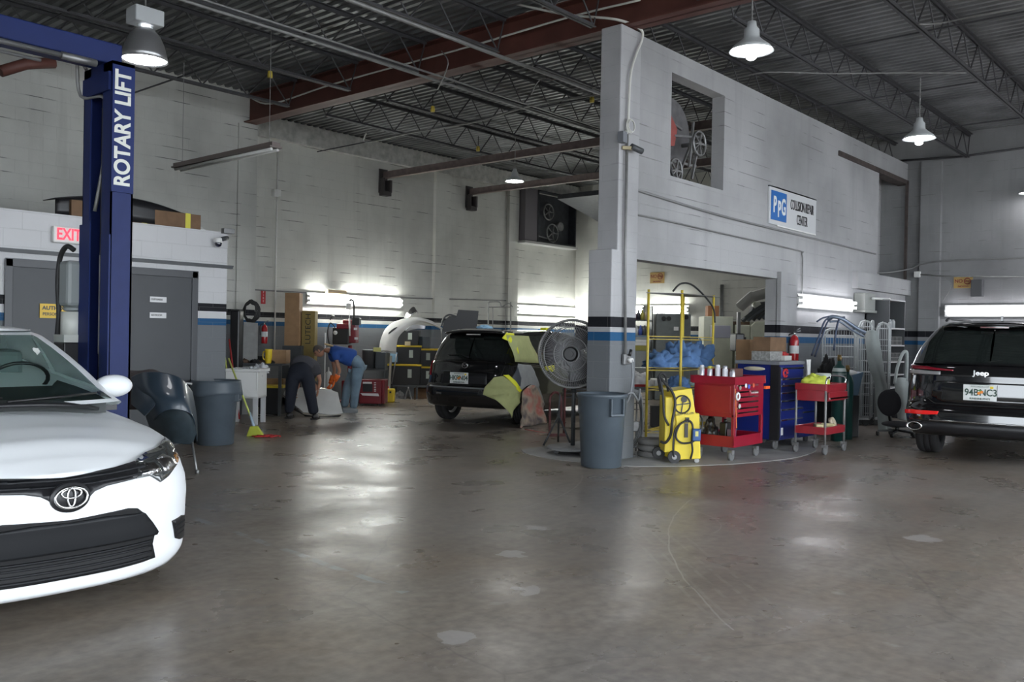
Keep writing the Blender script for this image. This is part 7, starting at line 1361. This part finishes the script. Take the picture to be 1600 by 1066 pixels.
# office chair
V_ = VF(1398, 682); q = V_.q; t = V_.thing('office_chair', 'dark grey swivel office chair in front of the pale bumper cover', 'office chair'); ck = mat('charcoal_chair_fabric', (.035, .035, .04), .85, noise=.1, bump=.2, bscale=120); c0 = q(1397, 682); fx = Vector((.35, .93, 0)).normalized()
a = q(1370, 655); bt_ = q(1392, 604); p_ = q(1392, 630)
b = MB(); b.sph((0, 0, 0), (.21, .045, .215), 28, 14, 0, Matrix.Translation((p_.x, .06, p_.z)) @ rotM(-.1, 0, .18) @ Matrix.Diagonal((1, 1, 1, 1))); b.build('backrest', ck, t)
p_ = q(1402, 663); b = MB(); b.sph((0, 0, 0), (.24, .22, .05), 28, 12, 0, Matrix.Translation((p_.x, .0-.0, p_.z))); b.build('seat', ck, t)
b = MB(); b.bar((p_.x-.05, .12, p_.z), (q(1392, 640).x, .1, q(1392, 640).z), .05, .02); b.build('back_support', M_BLACK, t); MB().cyl((p_.x, 0, .08), (p_.x, 0, p_.z-.03), .03).build('gas_lift', M_BLACK, t)
for k in range(5):
    a_ = 2*PI*k/5+.3; e = Vector((p_.x+.29*math.cos(a_), .27*math.sin(a_), .075)); l = MB().bar((p_.x, 0, .1), e, .05, .03).build('base_leg', M_BLACK, t); MB().cyl((e.x-.015, e.y, .035), (e.x+.015, e.y, .035), .035, n=14).build('caster', M_CABLE, l)
# tall dark shelving at the corner
pv = WX(1390, 469, 17.6); lx, ly, zt = pv.x, pv.y, pv.z; dp = YP-.02-ly-.0; t = thing('shelving_unit', 'tall dark metal shelving unit with jars near the right corner', 'shelf', (lx, ly, 0)); MB().bx(0, .02, 0, dp, 0, zt).build('side_panel', mat('dark_grey_shelf_steel', (.09, .095, .1), .5, .3), t); MB().bx(.9, .92, 0, dp, 0, zt).build('side_panel', MATS['dark_grey_shelf_steel'], t); MB().bx(0, .92, dp-.02, dp, 0, zt).build('back_panel', M_BLACK, t)
for z in (.1, .6, .85, 1.1, 1.42, 1.75, 2.3): MB().bx(0, .92, -.005, dp-.02, z, z+.025).build('shelf', mat('pale_shelf_edge', (.42, .42, .42), .5), t)
for k in range(3): o = MB().lathe([(0, 0), (.05, 0), (.05, .13), (.035, .15), (.035, .17), (0, .17)], n=16).build('glass_jar', mat('pale_jar', (.4, .42, .43), .2)); tag(o, ['left', 'middle', 'right'][k]+' pale jar on the top shelf of the tall dark shelving', 'jar', 'jars on the tall shelving'); o.location = (lx+.25+.2*k, ly+.15, 1.776)
for k in range(2): t_ = thing('wire_basket', ['upper', 'lower'][k]+' wire basket on the tall dark shelving', 'basket', (lx+.08, ly+.03, (1.446, 1.126)[k]), 0, 'wire baskets on the tall shelving'); b = MB(); [b.cyl((x/10*.76, 0, 0), (x/10*.76, 0, .16), .004, n=4) for x in range(11)]; [b.cyl((0, 0, z), (.76, 0, z), .004, n=4) for z in (.01, .08, .16)]; [b.cyl((s_, 0, z), (s_, .25, z), .004, n=4) for s_ in (0, .76) for z in (.01, .16)]; b.cyl((0, .25, .16), (.76, .25, .16), .004, n=4); b.build('basket_wire', M_PIPE, t_)
tag(MB().cyl((lx-.35, ly+.2, zt+.02), (lx+.3, ly+.1, zt+.035), .022).build('paper_roll', M_WPL), 'white tube lying on top of the tall dark shelving', 'tube')
# ------------------------------------------------------------ deep in the doorway
V_ = VF(1065, 640, depth=21.5); q = V_.q
def deep(nm, x0, x1, y0, y1, dd, m, label, cat, d=0., floor=True, bev=.01, V=None):
    V = V or V_; a = V.q(x0, y1, d); c_ = V.q(x1, y0, d); o = MB().bx(a.x, c_.x, d, d+dd, 0 if floor else a.z, c_.z).build(nm, m, bevel=bev); return V.tag(o, label, cat)
gp = mat('press_grey', (.17, .19, .19), .5, noise=.15)
t = V_.thing('metal_press', 'grey steel machine with round gauges seen through the doorway', 'machine'); a = q(1024, 560); c_ = q(1080, 491); MB().bx(a.x, c_.x, 0, .8, 0, c_.z).build('machine_body', gp, t, bevel=.02)
for x, y in ((1037, 498), (1045, 498), (1072, 496)): p_ = q(x, y); MB().cyl((p_.x, -.02, p_.z), (p_.x, 0, p_.z), .055, n=24).build('gauge', M_BLACK, t)
p_ = q(1056, 514); MB().bx(p_.x-.05, p_.x+.06, -.03, 0, p_.z-.04, p_.z+.05).build('switch_plate', M_WHITE, t); p_ = q(1062, 505); MB().bx(p_.x-.0, p_.x+.1, -.03, 0, p_.z-.2, p_.z+.25).build('dark_panel', M_DGREY, t)
t = V_.thing('supply_shelf', 'metal shelf with coloured bottles between the column and the grey machine', 'shelf'); a = q(988, 560); c_ = q(1020, 498)
for y in (500, 524, 548, 575): z = q(1000, y).z; MB().bx(a.x-.1, c_.x, 0, .5, z-.02, z).build('shelf', gp, t)
for x in (a.x-.08, c_.x-.02): MB().bx(x, x+.03, 0, .5, 0, c_.z+.3).build('side_panel', M_DGREY, t)
for k in range(8):
    x = 991+k*3.2; y = (500, 524)[k % 2]; p_ = q(x, y, .1); c3 = [(.3, .04, .03), (.6, .6, .6), (.03, .03, .05), (.05, .1, .4), (.5, .45, .1), (.1, .1, .1), (.6, .5, .4), (.25, .25, .3)][k]
    o = MB().lathe([(0, 0), (.05, 0), (.05, .14), (.02, .2), (.02, .24), (0, .24)], n=12).build('bottle', mat('bottle_%d' % k, c3, .4)); tag(o, ['red', 'white', 'black', 'blue', 'yellow', 'dark grey', 'beige', 'slate'][k]+' bottle on the supply shelf behind the column', 'bottle', 'bottles on the supply shelf'); o.location = V_.B+Matrix.Rotation(VIEW, 3, 'Z') @ Vector((p_.x, .1, q(x, y).z))
p_ = q(1000, 548); t = V_.thing('stacked_trays', 'yellow and white stacked trays on the supply shelf behind the column', 'tray'); MB().bx(p_.x-.15, p_.x+.2, .02, .4, p_.z, p_.z+.12).build('yellow_tray', mat('dirty_yellow', (.3, .27, .05), .6), t); MB().bx(p_.x-.12, p_.x+.16, .02, .4, p_.z+.125, p_.z+.2).build('white_tray', M_WPL, t); MB().bx(p_.x-.1, p_.x+.16, .02, .4, p_.z+.205, p_.z+.26).build('tray', M_WPL, t)
cr = mat('cream_appliance', (.66, .68, .55), .5, noise=.08)
V6 = VF(1150, 640, depth=17.6); q6 = V6.q
deep('storage_cabinet', 1098, 1146, 495, 600, .5, cr, 'cream metal cabinet deep in the doorway behind the yellow shelving', 'cabinet', V=V6)
deep('storage_cabinet', 1147, 1172, 508, 600, .5, cr, 'cream cabinet in the middle of the doorway behind the floor drill', 'cabinet', V=V6)
t = V6.thing('storage_cabinet', 'cream cabinet with a notched top corner beside the doorway jamb', 'cabinet'); pl = [(1173, 600), (1173, 510), (1180, 503), (1216, 503), (1216, 600)]; MB().prism([(q6(x, y).x, q6(x, y).z if y < 599 else 0) for x, y in pl], 0, .55, 'y').build('cabinet_body', cr, t, bevel=.01)
p_ = q6(1163, 531, -.0); MB().bx(p_.x-.03, p_.x+.03, -.02, 0, p_.z-.05, p_.z+.05).build('door_latch', M_DGREY, t)
deep('paint_booth_box', 1115, 1142, 509, 528, .3, mat('pale_lilac_plastic', (.5, .5, .58), .5), 'pale lilac plastic box on the shelf in front of the cream cabinet', 'box', d=-.35, floor=False, V=V6)
deep('wooden_box', 1106, 1124, 478, 495.5, .25, mat('orange_brown_wood', (.35, .15, .06), .6), 'orange brown box on top of the left cream cabinet', 'box', d=.05, floor=False, V=V6)
# drill press
V5 = VF(1154, 640, depth=15.3); q5 = V5.q; t = V5.thing('drill_press', 'dark floor standing drill press with a steel column in the doorway', 'drill press'); b = MB(); b.cyl((0, 0, 0), q5(1154, 488), .035); b.build('column', M_STEEL, t); p_ = q5(1149, 535); MB().bx(p_.x-.07, p_.x+.08, -.3, .1, p_.z-.15, p_.z+.15).build('drill_head', M_BLACK, t, bevel=.02); p_ = q5(1157, 546); MB().lathe([(0, 0), (.16, 0), (.16, .03), (0, .03)], c=(p_.x, -.1, p_.z), n=24).build('work_table', M_DGREY, t); p_ = q5(1154, 556); MB().bx(p_.x-.05, p_.x+.05, -.05, .06, p_.z-.15, p_.z+.02).build('table_bracket', M_BLACK, t, bevel=.01); MB().lathe([(0, 0), (.25, 0), (.25, .05), (0, .05)], n=24).build('base', M_DGREY, t)
# heap of car parts on top of the cabinets
zc = q6(1195, 503).z; t = V6.thing('car_hood', 'white hood panel propped over the heap of parts above the cream cabinets', 'car hood'); surf6 = None
V_ = V6; q = V_.q
surf([[(1150, 475, .0), (1152, 480, .1), (1160, 486, .35)], [(1172, 456, .0), (1176, 463, .1), (1180, 470, .35)], [(1175, 456, .0), (1177, 463, .1), (1182, 470, .35)], [(1207, 447, .0), (1200, 457, .1), (1210, 462, .35)], [(1214, 449, .0), (1213, 456, .1), (1216, 462, .35)]], 'hood_skin', mat('white_panel_paint', (.62, .62, .6), .35), t, .02)
for k in range(6):
    x = 1168+k*8; c3 = [(.05, .055, .06), (.09, .1, .12), (.03, .03, .03)][k % 3]; t = V_.thing('bumper_cover', ['lowest', 'second', 'third', 'fourth', 'fifth', 'topmost'][k]+' grey bumper cover in the heap above the cream cabinets', 'car bumper', 'bumper covers in the heap')
    b = MB(); b.tube(smooth_path([q(x-8, 502-k*1.0, .1+.05*k), q(x+4, 492-k*2, .1+.05*k), q(x+18, 482-k*1.5, .1+.05*k), q(min(1216, x+30), 475-k*1.2, .15+.05*k)]), .045, 8, rs=None); b.build('cover', mat('part_tone_%d' % (k % 3), c3, .45), t)
t = V_.thing('air_box', 'dark grey plastic housing in the heap above the cream cabinets', 'car part'); a = q(1172, 495, .3); c_ = q(1200, 470, .3); MB().prism([(a.x, a.z), (c_.x, a.z), (c_.x+.05, c_.z), (a.x+.08, c_.z-.05)], .3, .55, 'y').build('housing', mat('mid_grey_plastic', (.13, .13, .14), .6), t, bevel=.02)
o = MB().cyl((0, 0, 0), (0, .2, 0), .07).build('headlight_bulb_housing', mat('cream_lens', (.7, .7, .6), .3)); tag(o, 'small pale lamp unit in the heap above the cream cabinets', 'lamp'); o.location = V_.B+Matrix.Rotation(VIEW, 3, 'Z') @ q(1184, 477, .2); o.rotation_euler = (0, 0, VIEW)
o = MB().bx(0, .35, 0, .3, 0, .07).build('brown_board', mat('brown_board_paint', (.12, .07, .04), .7)); tag(o, 'brown board lying on the middle cream cabinet', 'board'); o.location = V_.B+Matrix.Rotation(VIEW, 3, 'Z') @ Vector((q(1146, 508).x, .1, q(1155, 508).z)); o.rotation_euler = (0, 0, VIEW)
# ------------------------------------------------------------ camera, sky, output
cam = bpy.data.cameras.new('camera'); co = bpy.data.objects.new('camera', cam); C.objects.link(co)
fwd = Vector((CY*math.cos(PIT), SY*math.cos(PIT), math.sin(PIT))); right = Vector((SY, -CY, 0)); up = right.cross(fwd)
c, s = math.cos(ROL), math.sin(ROL)
r2 = right*c+up*s; u2 = up*c-right*s
M = Matrix((( r2.x, u2.x, -fwd.x, 0), (r2.y, u2.y, -fwd.y, 0), (r2.z, u2.z, -fwd.z, HC), (0, 0, 0, 1)))
co.matrix_world = M
cam.sensor_width = 36; cam.lens = F_PX/1600*36; cam.clip_start = .05; cam.clip_end = 200
bpy.context.scene.camera = co
w = bpy.data.worlds.new('World'); bpy.context.scene.world = w; w.use_nodes = True
bg = w.node_tree.nodes['Background']; bg.inputs['Color'].default_value = (.86, .93, 1., 1); bg.inputs['Strength'].default_value = 7.
vs = bpy.context.scene.view_settings; vs.view_transform = 'Standard'; vs.look = 'None'; vs.gamma = 1; vs.use_curve_mapping = False; vs.exposure = .3
